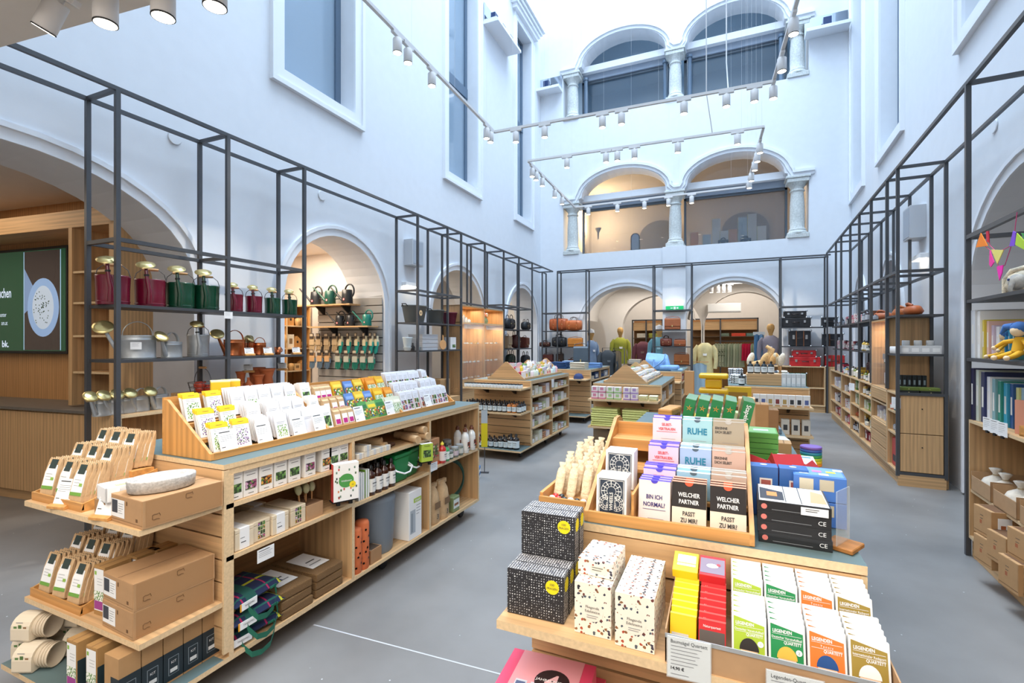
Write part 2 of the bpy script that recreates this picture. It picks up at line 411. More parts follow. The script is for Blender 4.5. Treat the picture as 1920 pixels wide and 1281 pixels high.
# back wall: two big arches, two glazed galleries
B1 = (-2.33, 1.13, 1.95, .95); B2 = (.13, 1.03, 1.95, .97)
def gal(z0, zc, rise):
    def el(c, hw, zs, n=16): return [(c - hw * math.cos(PI * i / n), zs + rise * math.sin(PI * i / n)) for i in range(n + 1)]
    return [(-3.98, z0), (-3.98, zc), (-3.56, zc), (-3.56, zc + .08)] + el(-2.42, 1.06, zc + .1) + [(-1.36, zc), (-.93, zc)] + el(.16, 1.03, zc + .1) + [(1.25, zc + .08), (1.25, zc), (1.66, zc), (1.66, z0)]
G1H = gal(3.8, 5.17, .62); G2H = gal(7.36, 8.62, .66)
wall('wall_back', WB, [(-5.2, -.1), (-5.2, HTOP), (3.4, HTOP), (3.4, -.1)],
     [arch(*B1, bottom=-.05), arch(*B2, bottom=-.05), G1H, G2H], .5)
for A in (B1, B2): moulding(WB, arch(*A, bottom=.02))
for zc, rise in ((5.17, .62), (8.62, .66)):
    mb = MB()
    p = [(-4.05, zc), (-3.62, zc), (-3.56, zc + .1)] + [(-2.42 - 1.1 * math.cos(PI * i / 20), zc + .1 + rise * math.sin(PI * i / 20)) for i in range(1, 20)] + [(-1.33, zc + .12), (-1.2, zc), (-1.0, zc), (-.9, zc + .12)]
    p += [(.16 - 1.07 * math.cos(PI * i / 20), zc + .1 + rise * math.sin(PI * i / 20)) for i in range(1, 20)] + [(1.27, zc + .1), (1.33, zc), (1.76, zc)]
    band(mb, p, .0, .07, .03, mould); band(mb, p, .07, .13, .07, mould); trim(mb, WB)
# pilaster between the two arches up to the gallery sill
mb = MB(); mb.box(-1.42, -.1, 0, -.89, 0, 3.8, plaster); struct(mb, 'trim_pilaster', WB)
# baseboard on the right pier
mb = MB(); mb.box(-6.25, -.012, 0, -6.05, 0, .08, black); struct(mb, 'baseboard_right', WR)

# front side of the court above the entrance ceiling, and the low ceiling with its edge beam
FC = Frame(-2.63, 1.285, 6.6)
mb = MB(); mb.box(-4.2, -.35, 3.0, 7.0, 0, HTOP, plasterw); struct(mb, 'wall_front', FC)
mb = MB(); mb.box(-9, -3.2, 3.0, 4.6, 1.0, 3.1, plasterw); struct(mb, 'ceiling')
mb = MB(); mb.box(-9, -3.3, 0, 4.6, -3.2, 3.1, plasterw); struct(mb, 'wall_rear')

# upper windows
_w = [0]
def window(frame, x0, x1, z0, z1, transoms=(), name=None, dep=.22, surround=True, hood=False, mull=.07):
    _w[0] += 1
    r = MB()
    if surround:
        for a, b, c, d in ((x0 - .15, z0 - .15, x1 + .15, z0), (x0 - .15, z1, x1 + .15, z1 + .15), (x0 - .15, z0, x0, z1), (x1, z0, x1 + .15, z1)):
            r.box(a, -.03, b, c, 0, d, mould)
        r.box(x0 - .17, -.055, z0 - .18, x1 + .17, 0, z0 - .13, mould)
        for a, c in ((x0 - .17, x0 - .12), (x1 + .12, x1 + .17)): r.box(a, -.055, z0 - .13, c, 0, z1, mould)
        if hood:
            for i, (q, h) in enumerate(((.08, .1), (.14, .08), (.2, .08), (.27, .06))):
                r.box(x0 - .17 - q, -.06 - q * .7, z1 + .15 + i * .09, x1 + .17 + q, 0, z1 + .15 + i * .09 + h, mould)
    root = r.build('window_%d' % _w[0]); put(root, frame, (0, 0, 0)); props(root, kind='structure')
    f = MB()
    for a, b, c, d in ((x0, z0, x1, z0 + .06), (x0, z1 - .06, x1, z1), (x0, z0, x0 + .06, z1), (x1 - .09, z0, x1, z1)): f.box(a, dep, b, c, dep + .07, d, dframe2 if b == z0 else dframe)
    for t in transoms: f.box(x0, dep - .01, t, x1, dep + .07, t + .2, dframe2)
    f.build('window_frame', root)
    g = MB(); g.box(x0 + .05, dep + .03, z0 + .05, x1 - .08, dep + .04, z1 - .05, wglass); g.build('window_pane', root)
    return root
window(WL, *winL[0]); window(WL, *winL[1], transoms=(6.4,)); window(WL, *winL[2], transoms=(6.9,), hood=True)
window(WR, *winR[0], transoms=(7.0,)); window(WR, *winR[1]); window(WR, *winR[2])
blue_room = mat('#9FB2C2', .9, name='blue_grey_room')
def roombox(frame, x0, x1, y0, y1, z0, z1, m, name):
    if z0 == 0: z0 = -.06     # far walls of the rooms seen through glass
    mb = MB(); t = .05
    mb.box(x0, y1, z0, x1, y1 + t, z1, m); mb.box(x0 - t, y0, z0, x0, y1, z1, m); mb.box(x1, y0, z0, x1 + t, y1, z1, m)
    mb.box(x0, y0, z0 - t, x1, y1, z0, m); mb.box(x0, y0, z1, x1, y1, z1 + t, m); return struct(mb, name, frame)
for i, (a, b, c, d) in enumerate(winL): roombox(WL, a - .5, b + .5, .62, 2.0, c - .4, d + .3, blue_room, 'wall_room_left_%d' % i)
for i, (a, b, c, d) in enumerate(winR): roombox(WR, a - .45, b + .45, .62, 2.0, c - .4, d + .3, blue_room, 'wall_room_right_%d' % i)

# galleries: stone columns, steel posts, beam, glazing, room behind
def column(x, z0, z1, frame=WB, y=.16):
    h = z1 - z0; r = .125; mb = MB()
    mb.box(x - .21, y - .19, z0, x + .21, y + .19, z0 + .1, stone)
    mb.lathe([(.2, .1), (.205, .125), (.19, .15), (.165, .17), (.175, .19), (.165, .21), (.145, .24), (.15, h * .3), (.145, h * .55), (.128, h - .36), (.126, h - .33), (.15, h - .315), (.15, h - .295), (.13, h - .28), (.13, h - .24), (.16, h - .19), (.2, h - .13)], stone, (x, y, z0), 28)
    mb.box(x - .215, y - .2, z1 - .135, x + .215, y + .2, z1 - .05, stone)
    mb.box(x - .24, y - .22, z1 - .05, x + .24, y + .22, z1, stone)
    return mb
n = 0
for zf, z0, zc, rise in (('lower', 3.8, 5.17, .62), ('upper', 7.36, 8.62, .66)):
    for k, x in enumerate((-3.76, -1.15, 1.45)):
        if k == 1: zz = z0
        solo(column(0, 0, zc - z0), 'stone_column', 'pale stone column with square base on the %s gallery, %s' % (zf, ('at its left end', 'in its middle', 'at its right end')[k]), 'column', WB, (x, 0, z0), bevel=.008)
    n += 1
    for k, (c, hw) in enumerate(((-2.42, 1.16), (.16, 1.13))):
        mb = MB(); yb = .42
        mb.box(c - hw - .1, yb - .16, zc + .06, c + hw + .1, yb + .1, zc + .22, mould)
        mb.box(c - hw, yb - .02, zc - .1, c + hw, yb + .12, zc + .06, mat('#8C98A8', .6)); trim(mb, WB)
        _w[0] += 1
        f = MB(); inn = [(c - (hw - .1) * math.cos(PI * i / 20), zc + .2 + (rise - .06) * math.sin(PI * i / 20)) for i in range(21)]
        band(f, inn, -.02, .16, .07, dframe); f.box(c - hw, -.07, zc + .2, c + hw, 0, zc + .27, dframe2)
        f.box(c - hw, -.07, z0, c + hw, 0, z0 + .05, dframe); f.box(c - hw, -.07, zc - .16, c + hw, 0, zc - .09, dframe)
        for xx in (c - hw, c + hw - .05): f.box(xx, -.07, z0, xx + .05, 0, zc - .1, dframe)
        root = f.build('window_%d' % _w[0]); put(root, WB, (0, yb + .1, 0)); props(root, kind='structure')
        g = MB(); g.add([(p[0], 0, p[1]) for p in inn] + [(c + hw, 0, zc + .24), (c - hw, 0, zc + .24)], [tuple(range(23))], wglassd)
        g.box(c - hw, -.01, z0, c + hw, 0, zc - .1, wglassd); g.build('window_pane', root)
        if zf == 'upper':
            for j, xx in enumerate((c - hw + .14, c + hw - .14)):
                q = MB(); q.lathe([(.05, 0), (.05, zc - z0 - .1)], dframe2, n=16); q.lathe([(.07, zc - z0 - .14), (.07, zc - z0 - .08)], dframe2, n=16)
                solo(q, 'steel_post', 'slim blue-grey steel post beside the upper gallery glazing, %s of four' % nth(k * 2 + j, 4), 'post', WB, (xx, .3, z0))
    roombox(WB, -4.1, 1.8, .55, 3.4, z0 - .02, zc + 1.0, (mat('#A8A29C', .9, name='gallery_plaster') if zf == 'lower' else blue_room), 'wall_gallery_%s' % zf)

# rooms behind the ground-floor arches
roombox(WL, -2.2, 2.93, .6, 4.0, 0, 2.96, plasterw, 'wall_room_screen')
roombox(WL, 3.7, 5.9, .6, 4.0, 0, 2.9, plasterw, 'wall_room_garden')
roombox(WL, 6.8, 12.1, .6, 1.6, 0, 2.95, plasterw, 'wall_niche_left')
roombox(WR, -6.2, -2.0, .6, 1.3, 0, 2.95, mat('#CBC6C2', .9, name='grey_plaster', bump=.1, scale=7), 'wall_niche_right')
roombox(WR, -12.3, -7.9, .6, 1.2, 0, 2.95, plasterw, 'wall_niche_right_far')
# clothing hall behind the back wall, barrel vaults and a cross arch
mb = MB(); mb.box(-5.6, 4.7, 0, 3.2, 4.8, 4.2, plasterw); mb.box(-5.7, .5, 0, -5.6, 4.8, 4.2, plasterw); mb.box(3.2, .5, 0, 3.3, 4.8, 4.2, plasterw)
mb.box(-5.7, .5, 3.75, 3.3, 4.8, 3.85, plasterw); struct(mb, 'wall_hall', WB)
wall('wall_hall_cross', Frame(0, 14.6, 0), [(-5.6, -.1), (-5.6, 3.75), (3.2, 3.75), (3.2, -.1)], [arch(-4.1, .75, 1.5, 1.0, bottom=-.05), arch(-1.75, 1.1, 1.9, .95, bottom=-.05), arch(.45, 1.02, 1.9, .95, bottom=-.05)], .3, plasterw)
for A in (( -1.75, 1.1, 1.9, .95), (.45, 1.02, 1.9, .95)):
    mb = MB(); band(mb, arch(*A, bottom=.02), 0, .05, .015, plasterw); trim(mb, Frame(0, 14.6, 0))
def vault(c, hw, zs, rise, y0, y1):
    mb = MB(); p = [(c - hw * math.cos(PI * i / 18), zs + rise * math.sin(PI * i / 18)) for i in range(19)]
    mb.add([(a, y0, b) for a, b in p] + [(a, y1, b) for a, b in p], [(i, i + 1, 20 + i, 19 + i) for i in range(18)], plasterw, True); trim(mb, WB)
vault(-2.2, 1.4, 2.1, 1.1, .5, 2.25); vault(.3, 1.25, 2.1, 1.0, .5, 2.25)
# ================================================================ RACKS, TRACKS, DISPLAY UNITS
PS = .015
def rack(name, label, frame, posts, rails=(), plates=(), crosses=()):
    """posts: (x,y,z0,z1); rails: (axis,a0,a1,b,z); plates: (x0,x1,y0,y1,z)"""
    root = thing(name, label, 'shelf rack', frame)
    for x, y, z0, z1 in posts: MB().box(x - PS, y - PS, z0, x + PS, y + PS, z1, steel).build('post', root)
    for ax, a0, a1, b, z in rails:
        m = MB()
        if ax == 'x': m.box(a0, b - PS + .001, z - PS, a1, b + PS - .001, z + PS - .001, steel)
        else: m.box(b - PS + .001, a0, z - PS, b + PS - .001, a1, z + PS - .001, steel)
        m.build('rail', root)
    for x0, x1, y0, y1, z in plates: MB().box(x0, y0, z - .022, x1, y1, z, steelg).build('shelf', root)
    return root
ZT = 3.33 - PS
LB = -.37
def leftrack(label, ys, yshelf, zs, zr=2.235, z0=.0):
    posts = [(x, y, z0, ZT) for y in ys for x in (0, LB)]
    rails = []
    a, b = ys[0], ys[-1]
    for z in [zr]:
        for x in (0, LB): rails.append(('y', a, b, x, z))
        for y in (ys if len(ys) < 4 else ys[::2]): rails.append(('x', LB, 0, y, z))
    for y in ys: rails.append(('x', LB, 0, y, ZT))
    return rack('shelving_rack', label, FL, posts, rails, [(LB, .012, a, b, z) for z in zs])
leftrack('tall dark steel rack by the large left arch holding metal watering cans', [2.028, 2.877, 3.73], 0, (1.77, 1.367))
leftrack('dark steel rack between two left arches holding grey and burgundy tubs', [5.79, 6.62, 7.06], 0, (1.78, 1.37))
leftrack('dark steel rack in the far left corner holding dark bags and backpacks', [8.8, 9.6, 10.4], 0, (1.76, 1.35, .93))
rack('top_rail_frame', 'pair of dark steel rails running along the left wall above the racks', FL, [(0, 7.95, 2.1, ZT), (LB, 7.95, 2.1, ZT), (LB, 8.8 - .7, 2.1, ZT)],
     [('y', .75, 11.9, 0, ZT), ('y', .75, 11.9, LB, ZT), ('y', 7.06, 8.8, 0, 2.15)] + [('x', LB, 0, y, ZT) for y in (.75, 7.95, 11.15, 11.9)])
BF, BB = 11.93, 12.23
def backrack(label, xs, zs, zr, z0=0):
    rack('shelving_rack', label, W, [(x, y, z0, ZT) for x in xs for y in (BF, BB)],
         [('x', xs[0], xs[-1], y, zr) for y in (BF, BB)] + [('y', BF, BB, x, ZT) for x in xs] + [('y', BF, BB, x, zr) for x in xs],
         [(xs[0], xs[-1], BF - .012, BB, z) for z in zs])
backrack('dark steel rack on the back wall left of the arches holding leather travel bags', [-4.42, -4.0, -3.24], (1.776, 1.357, .93), 2.235)
backrack('narrow dark steel rack in front of the pier between the two back arches', [-1.6, -.74], (1.782, 1.383, .95), 2.235)
backrack('dark steel rack on the back wall holding black and red trunks', [1.08, 1.93], (1.81, 1.40), 2.25)
rack('top_rail_frame', 'pair of dark steel rails running across the back wall above the racks', W, [], [('x', -3.985, 1.99, BF, ZT), ('x', -4.1, 2.0, BB, ZT)])
RBK = .39
ysR = [6.26, 6.71, 7.53, 8.31, 9.03, 9.9, 10.5, 11.6]
rack('shelving_rack', 'long dark steel rack along the right wall above the oak cubby cabinet', FR,
     [(x, y, .1 if y < 6.5 else .97, ZT) for y in ysR for x in (0, RBK) if not (y > 11 and x == 0)],
     [('y', 6.26, 11.6, 0, 2.23), ('y', 6.26, 11.6, RBK, 2.23), ('x', 0, RBK, 6.26, .955), ('x', 0, RBK, 6.26, .13)] + [('x', 0, RBK, y, z) for y in ysR for z in (ZT, 2.23)],
     [(-.01, RBK, 6.26, 6.71, 1.78), (0, RBK, 6.27, 6.71, 1.37), (-.01, RBK, 7.53, 10.9, 1.78), (0, RBK, 7.53, 10.9, 1.37)])
rack('top_rail_frame', 'pair of dark steel rails running along the right wall above the racks', FR, [], [('y', 1.2, 11.75, 0, ZT), ('y', 1.2, 11.75, RBK, ZT)] )
rack('shelving_rack', 'near dark steel rack on the right with picture books and toys', FR, [(0, 4.41, .0, ZT), (RBK, 4.41, 0, ZT), (0, 1.9, 0, ZT), (RBK, 1.9, 0, ZT)],
     [('y', 1.9, 4.41, 0, 2.23), ('y', 1.9, 4.41, RBK, 2.23), ('x', 0, RBK, 4.41, ZT), ('x', 0, RBK, 4.41, 2.23), ('x', 0, RBK, 1.9, 2.23)],
     [(-.012, RBK, 1.9, 4.41, 1.79), (-.012, RBK, 1.9, 4.41, 1.385)])

# oak furniture helper: a cabinet is boards (sides, shelves, back) as parts
def cabinet(name, label, frame, at, rz, w, d, z0, z1, xs, shelves, back=True, doors=(), drawers=(), t=.02, plinth=0, wx=None, wz=None, top=True):
    """local x along the width, y from front (0) to back (d)"""
    wx, wz = wx or oakx, wz or oakz
    root = thing(name, label, 'cabinet', frame, at, rz)
    if plinth: MB().box(0, .02, 0, w, d, z0, wx).build('plinth', root)
    for x in [0] + list(xs) + [w - t]: MB().box(x, 0, z0 + t, x + t, d, z1 - t, wz, {'-y': ply}).build('side_panel', root)
    for z in (z0, z1 - t): MB().box(0, 0, z, w, d, z + t, wx, {'-y': ply}).build('top_board' if z > z0 else 'base_board', root)
    for xa, xb, z in shelves: MB().box(xa + t, .005, z - t, xb, d - .01, z, wx, {'-y': ply}).build('shelf', root)
    if back: MB().box(t, d - .012, z0 + t, w - t, d, z1 - t, wz).build('back_panel', root)
    for xa, xb, za, zb in drawers:
        o = MB().box(xa + t + .003, -.004, za, xb - .003, .016, zb, wx).build('drawer', root, bevel=.002)
    return root

# ---- oak wall with screen behind the large left arch
root = thing('wall_unit', 'oak wall unit with a screen niche and open shelf column behind the large left arch', 'cabinet', FT, (0, 0, 0))
MB().box(-3.2, 0, 0, 0.02, .04, 2.96, wood('#B98B5B', 'z')).build('back_panel', root)
MB().box(-3.2, -.36, 2.57, .0, 0, 2.73, oakx).build('header_board', root)
MB().box(-.61, -.36, .9, -.565, 0, 2.57, oakz).build('side_panel', root)
MB().box(-.07, -.36, .9, .0, 0, 2.96, oakz).build('side_panel', root)
for z in (1.22, 1.56, 1.87, 2.16): MB().box(-.565, -.35, z - .02, -.07, 0, z, oakx, {'-y': ply}).build('shelf', root)
root = thing('base_cabinet', 'low oak cabinet with plain doors and a dark worktop under the screen', 'cabinet', FT, (0, 0, 0))
MB().box(-3.2, -.52, .86, -.03, -.002, .885, mat('#6B6660', .45, noise=.1)).build('worktop', root)
MB().box(-3.2, -.46, 0, -.05, -.01, .1, oakx).build('plinth', root)
for i in range(6):
    MB().box(-.45 - .55 * i, -.5, .1, .095 - .55 * i if i else -.05, -.48, .845, oakz).build('door', root, bevel=.003)
MB().box(-3.2, -.48, .1, -.05, -.01, .855, oakz).build('carcass', root)
root = thing('wall_screen', 'wide flat screen showing a green slide with a photo of a round cake', 'screen', FT, (.125, -.0, 0))
m = MB(); m.box(-3.0, -.06, 1.37, -1.275, -.005, 2.5, black); m.build('housing', root, bevel=.004)
m = MB(); scr = mat('#1F4A34', .12, emit=.35); m.rect((-2.98, -.0615, 1.4), (1, 0, 0), (0, 0, 1), 1.69, 1.07, scr)
m.rect((-1.94, -.062, 1.41), (1, 0, 0), (0, 0, 1), .56, 1.05, mat('#3A3230', .12, emit=.35))
m.rect((-1.955, -.0622, 1.41), (1, 0, 0), (0, 0, 1), .012, 1.05, mat('#9BC0E0', .2, emit=.5)); m.rect((-1.375, -.0622, 1.41), (1, 0, 0), (0, 0, 1), .012, 1.05, mat('#9BC0E0', .2, emit=.5))
def disc(cx, cz, rx, rz_, y, mm, clip=None, a0=0, a1=2 * PI):
    n = 36; return m.quad([(cx + rx * math.cos(a0 + (a1 - a0) * i / n), y, cz + rz_ * math.sin(a0 + (a1 - a0) * i / n)) for i in range(n)], mm)
m.quad([(-1.94, -.0625, 2.28), (-1.70, -.0625, 1.95), (-1.94, -.0625, 1.8)], mat('#7E9BC8', .2, emit=.3))
disc(-1.64, 1.86, .25, .31, -.063, mat('#8DAEDC', .2, emit=.35)); disc(-1.64, 1.86, .17, .23, -.0635, mat('#B9CBE0', .2, emit=.35))
for i in range(60): 
    q, r_ = U(0, 6.28), U(0, .19); m.rect((-1.66 + r_ * .8 * math.cos(q), -.064, 1.86 + r_ * 1.1 * math.sin(q)), (1, 0, 0), (0, 0, 1), .012, .012, mat('#2F4A34', .3, emit=.2))
wt = mat('#C9D8F0', .3, emit=.6)
m.ftext('kuchen', -1.40 - .76, 1.86 + .12, .15, wt, y=-.0615, al='R', xs=.62, bold=.012, off=.002)
m.ftext('unter', -2.24, 1.77, .07, wt, y=-.0615, al='R', xs=.7, off=.002); m.ftext('am.at', -2.22, 1.68, .07, wt, y=-.0615, al='R', xs=.7, off=.002); m.ftext('bk.', -2.2, 1.44, .1, wt, y=-.0615, al='R', bold=.02, off=.002)
m.build('display', root)

# ---- right wall: long cubby cabinet under the rack
def rcab(label, y0, y1, shelves, drawers=(), name='cubby_cabinet'):
    # local x runs from far (0) to near (w); drawn facing the room
    w = y1 - y0
    return cabinet(name, label, FR, (-.0, y1, 0), -90, w, .42, .12, .955, (), [(0, w - .02, z) for z in shelves], drawers=drawers, plinth=1)
rcab('narrow oak cubby cabinet at the near end of the right wall row', 6.29, 6.72, (.75, .52))
rcab('oak cabinet with three drawers under the glazed case on the right wall', 6.73, 7.53, (.78, .56), [(0, .78, .80, .935), (0, .78, .14, .27), (0, .78, .28, .41), (0, .78, .42, .545)], 'drawer_cabinet')
rcab('oak cubby cabinet with perfume boxes right after the drawers', 7.54, 8.31, (.77, .56, .35))
rcab('oak cubby cabinet with green tins, third bay from the far end', 8.32, 9.03, (.77, .56, .35))
rcab('oak cubby cabinet with red striped boxes, second bay from the far end', 9.04, 9.9, (.66, .38))
rcab('oak cubby cabinet, farthest bay of the right wall row', 9.91, 11.2, (.66, .38))
root = thing('end_cupboard', 'oak end cupboard with two stacked doors framed in steel', 'cabinet', FR, (0, 6.255, 0))
for za, zb in ((.15, .54), (.548, .935)):
    d_ = MB().box(.02, 0, za, .37, .018, zb, oakz).build('door', root, bevel=.002)
    q = MB(); q.T = Matrix.Translation((.2, -.001, zb - .13)) @ Matrix.Rotation(PI / 2, 4, 'X'); q.lathe([(.006, 0), (.006, .004)], black, n=10); q.build('keyhole', d_)
MB().box(.0, -.01, 0, .39, .03, .115, oakx).build('plinth', root)
root = thing('glazed_case', 'tall oak showcase with a glass door on the right wall', 'showcase', FR, (0, 7.52, 0), -90)
for x in (0, .78): MB().box(x, 0, .96, x + .02, .39, 1.76, oakz).build('side_panel', root)
MB().box(0, 0, 1.74, .80, .39, 1.76, oakx).build('top_board', root); MB().box(.02, .37, .96, .78, .39, 1.74, oakz).build('back_panel', root)
for z in (1.22, 1.42): MB().box(.02, .02, z, .78, .36, z + .008, clearg).build('glass_shelf', root)
d_ = MB().box(.01, -.008, .97, .79, -.002, 1.73, clearg).build('glass_door', root); MB().box(.73, -.025, 1.3, .76, -.008, 1.36, zinc).build('door_handle', d_)

# ---- near right wood case with three levels
root = cabinet('open_bookcase', 'low open oak case on the near right holding bags of blocks and cartons', FR, (-.0, 4.4, 0), -90, 2.6, .5, .13, .955, (1.3,), [(0, 2.58, .475)], plinth=1)

# ---- left wall: oak bench under the watering cans and the glazed double cabinet
root = cabinet('low_cabinet', 'low oak cabinet under the watering can rack', FL, (-.017, 2.045, 0), 90, 1.67, .335, .0, .96, (.84,), [(0, 1.65, .5)])
root = thing('glazed_cabinet', 'tall oak double cabinet with glass doors showing jewellery between the left racks', 'showcase', FL, (.0, 7.085, 0), 90)
for x in (0, .84, 1.68): MB().box(x, 0, .72, x + .022, .38, 2.12, oakz, {'-y': ply}).build('side_panel', root)
for z in (.70, 2.1, 1.81): MB().box(0, .003, z, 1.70, .38, z + .022, oakx, {'-y': ply}).build('shelf', root)
MB().box(0, .36, .72, 1.7, .38, 2.1, oakz).build('back_panel', root)
MB().box(.0, .0, .72, 1.70, .02, .84, oakx).build('drawer', root)
MB().box(.0, .03, .0, 1.70, .36, .7, oakx).build('plinth', root)
for x in (.02, .86):
    d_ = MB().box(x + .004, -.008, .85, x + .816, -.002, 1.805, clearg).build('glass_door', root)
    MB().box(x + .05, -.012, 1.72, x + .75, -.001, 1.80, acryl).build('door_rail', d_)
    for z in (1.12, 1.45): MB().box(x + .005, .03, z, x + .81, .34, z + .008, clearg).build('glass_shelf', root)

# ---------------------------------------------------------------- mobile display units
def caster():
    q = MB(); q.box(-.022, -.02, .07, .022, .02, .115, black)
    q.T = Matrix.Rotation(PI / 2, 4, 'Y'); q.lathe([(.036, -.012), (.04, -.008), (.04, .008), (.036, .012)], black, (-.04, 0, 0), 16); return q
def unit(label, x0, x1, y0, y1, bays, zt=.968, zb=.13, ends=((.80, .325), (.46, .325)), deck=.38, far=False, slat0=.0, base_dark=True):
    """free-standing shop table; bays: list of (ya, yb, [shelf z]) on the right-hand face"""
    cx = (x0 + x1) / 2; root = thing('display_unit', label, 'display table', W, (0, 0, 0))
    MB().box(x0, y0, zt - .022, x1, y1, zt, oaky, {'+z': linol, '-x': ply, '+x': ply, '-y': ply}).build('worktop', root)
    MB().box(x0 + .004, y0 + .02, zt - .05, x1 - .004, y1, zt - .022, oaky, {'+x': ply}).build('top_frame', root)
    # slatted end panel
    n = 8; z = zt - .026; h = (z - zb - .03) / n; e = MB()
    for i in range(n): e.box(x0 + .003, y0, z - h * (i + 1) + .008, x1 - .012, y0 + .02, z - h * i, oakx)
    e.box(x0 + .01, y0 + .012, zb + .03, x1 - .014, y0 + .024, z, black); e.box(x1 - .012, y0, zb + .02, x1, y0 + .024, z, ply); e.build('end_panel', root)
    MB().box(x0, y0, zb - .022, x1, y1, zb, oaky, {'+x': ply, '-x': ply}).build('base_board', root)
    MB().box(x0 + .01, y0 - deck, zb - .022, x1, y0, zb, oakx, {'+z': linol if base_dark else oakx, '-y': ply, '+x': ply}).build('deck', root)
    MB().box(cx - .01, y0 + .024, zb, cx + .01, y1, zt - .05, wood('#A98156', 'y')).build('back_panel', root)
    ys = sorted({b[0] for b in bays} | {b[1] for b in bays})
    for i, y in enumerate(ys):
        a = y if i == 0 else (y - .011 if y < y1 else y - .022); a = max(a, y0 + .024)
        for xa, xb in ((x0, cx - .01), (cx + .01, x1)): MB().box(xa, a, zb, xb, a + .022, zt - .05, oakz, {'+x': ply}).build('upright', root)
    for ya, yb, zs in bays:
        for z in zs:
            for xa, xb in ((x0, cx - .01), (cx + .01, x1)):
                MB().box(xa, ya + .011, z - .02, xb, yb - .011, z, oaky, {'+x': ply, '-x': ply}).build('shelf', root)
    for z, dp in ends:
        MB().box(x0 + .01, y0 - dp, z - .022, x1 - .006, y0 - .001, z, oakx, {'-y': ply, '+x': ply, '-x': ply}).build('end_shelf', root)
        if far:
            for xx in (x0 + .22, x1 - .22):
                MB().prism([(y0, z - .022), (y0, z - .10), (y0 - .02, z - .10), (y0 - .2, z - .022)], 'x', xx - .012, xx + .012, black).build('bracket', root)
    for xx in (x0 + .12, x1 - .1):
        for yy in (y0 - .12, (y0 + y1) / 2, y1 - .15):
            c_ = caster(); c_.T = None; o = c_.build('caster', root); o.location = (xx, yy, 0)
    return root
unit('large display unit with seed packets in the left foreground', -2.83, -1.976, 1.40, 3.75, [(1.4, 2.19, (.793, .565)), (2.19, 2.985, (.797, .553)), (2.985, 3.75, (.572,))], ends=((.80, .325), (.378, .325)), deck=.4)
unit('display unit with brown and black care bottles on its end shelves', -3.19, -2.34, 5.90, 7.57, [(5.9, 6.75, (.77, .545, .355)), (6.75, 7.57, (.80, .59, .39))], zt=.985, ends=((.905, .33), (.595, .33)), deck=.36, far=True)
unit('display unit with folded jeans beyond the care bottle unit', -3.19, -2.34, 8.95, 10.57, [(8.95, 9.75, (.76, .5)), (9.75, 10.57, (.76, .5))], ends=((.80, .3),), deck=.36, far=True)
unit('display unit with soaps and lime green towels on its end shelves', -1.57, -.72, 6.12, 7.74, [(6.12, 6.9, (.72, .45)), (6.9, 7.74, (.72, .45))], ends=((.795, .3), (.463, .3)), deck=.34, far=True)
unit('display unit with the pale blue tote bag on top', -1.57, -.72, 9.0, 10.7, [(9.0, 9.85, (.76, .5)), (9.85, 10.7, (.76, .5))], ends=((.8, .3),), deck=.3, far=True)
unit('display unit with card games in the right foreground', -.55, .305, 1.385, 3.75, [(1.4, 2.19, (.79, .565)), (2.19, 2.985, (.79, .55)), (2.985, 3.75, (.57,))], ends=((.785, .265), (.46, .265)), deck=.34)
unit('display unit with brushes and hand soaps in the middle distance', .02, .87, 6.42, 8.1, [(6.42, 7.2, (.72, .45)), (7.2, 8.1, (.72, .45))], ends=((.775, .32), (.464, .32)), deck=.34, far=True)

# ---------------------------------------------------------------- track lighting
def rail_light(p, q, label, name='light_track', up=True, z=4.7, h=.035):
    p, q = Vector(p), Vector(q); L = (q - p).length; ang = math.degrees(math.atan2(q.y - p.y, q.x - p.x))
    root = thing(name, label, 'light track', W, (p.x, p.y, z), ang)
    MB().box(0, -.018, 0, L, .018, h, lampw).build('track', root)
    if up:
        for k in range(4):
            w_ = MB(); w_.tube([(L * (.08 + .28 * k), 0, h), (L * (.08 + .28 * k), 0, 7)], .0011, lampw, 5); w_.build('suspension_wire', root)
    return root
TA = [(-3.08, 3.1), (-3.26, 6.68), (.53, 6.78), (.66, 4.3)]; TB = [(-3.23, 8.0), (.51, 8.15), (.385, 11.17), (-3.32, 11.2)]
rail_light(TA[0], TA[1], 'white light track hung along the left side of the nearer square of lights')
rail_light(TA[1], TA[2], 'white light track hung across the court, far side of the nearer square of lights')
rail_light(TA[3], TA[2], 'white light track hung along the right side of the nearer square of lights')
rail_light(TB[0], TB[1], 'white light track, near side of the farther square of lights')
rail_light(TB[0], TB[3], 'white light track, left side of the farther square of lights')
rail_light(TB[3], TB[2], 'white light track, far side of the farther square of lights')
rail_light(TB[2], TB[1], 'white light track, right side of the farther square of lights')
for pts, lb in ((((.0, 7.0, 7.0), (-.0, 7.0, 5.2), (.02, 6.78, 4.74)), 'white power cable dropping to the nearer square of lights'), (((-.28, 7.9, 9), (-.28, 7.95, 5.3), (-.2, 8.12, 4.74)), 'white power cable dropping to the farther square of lights')):
    solo(MB().tube(pts, .008, lampw, 6), 'power_cable', lb, 'cable')
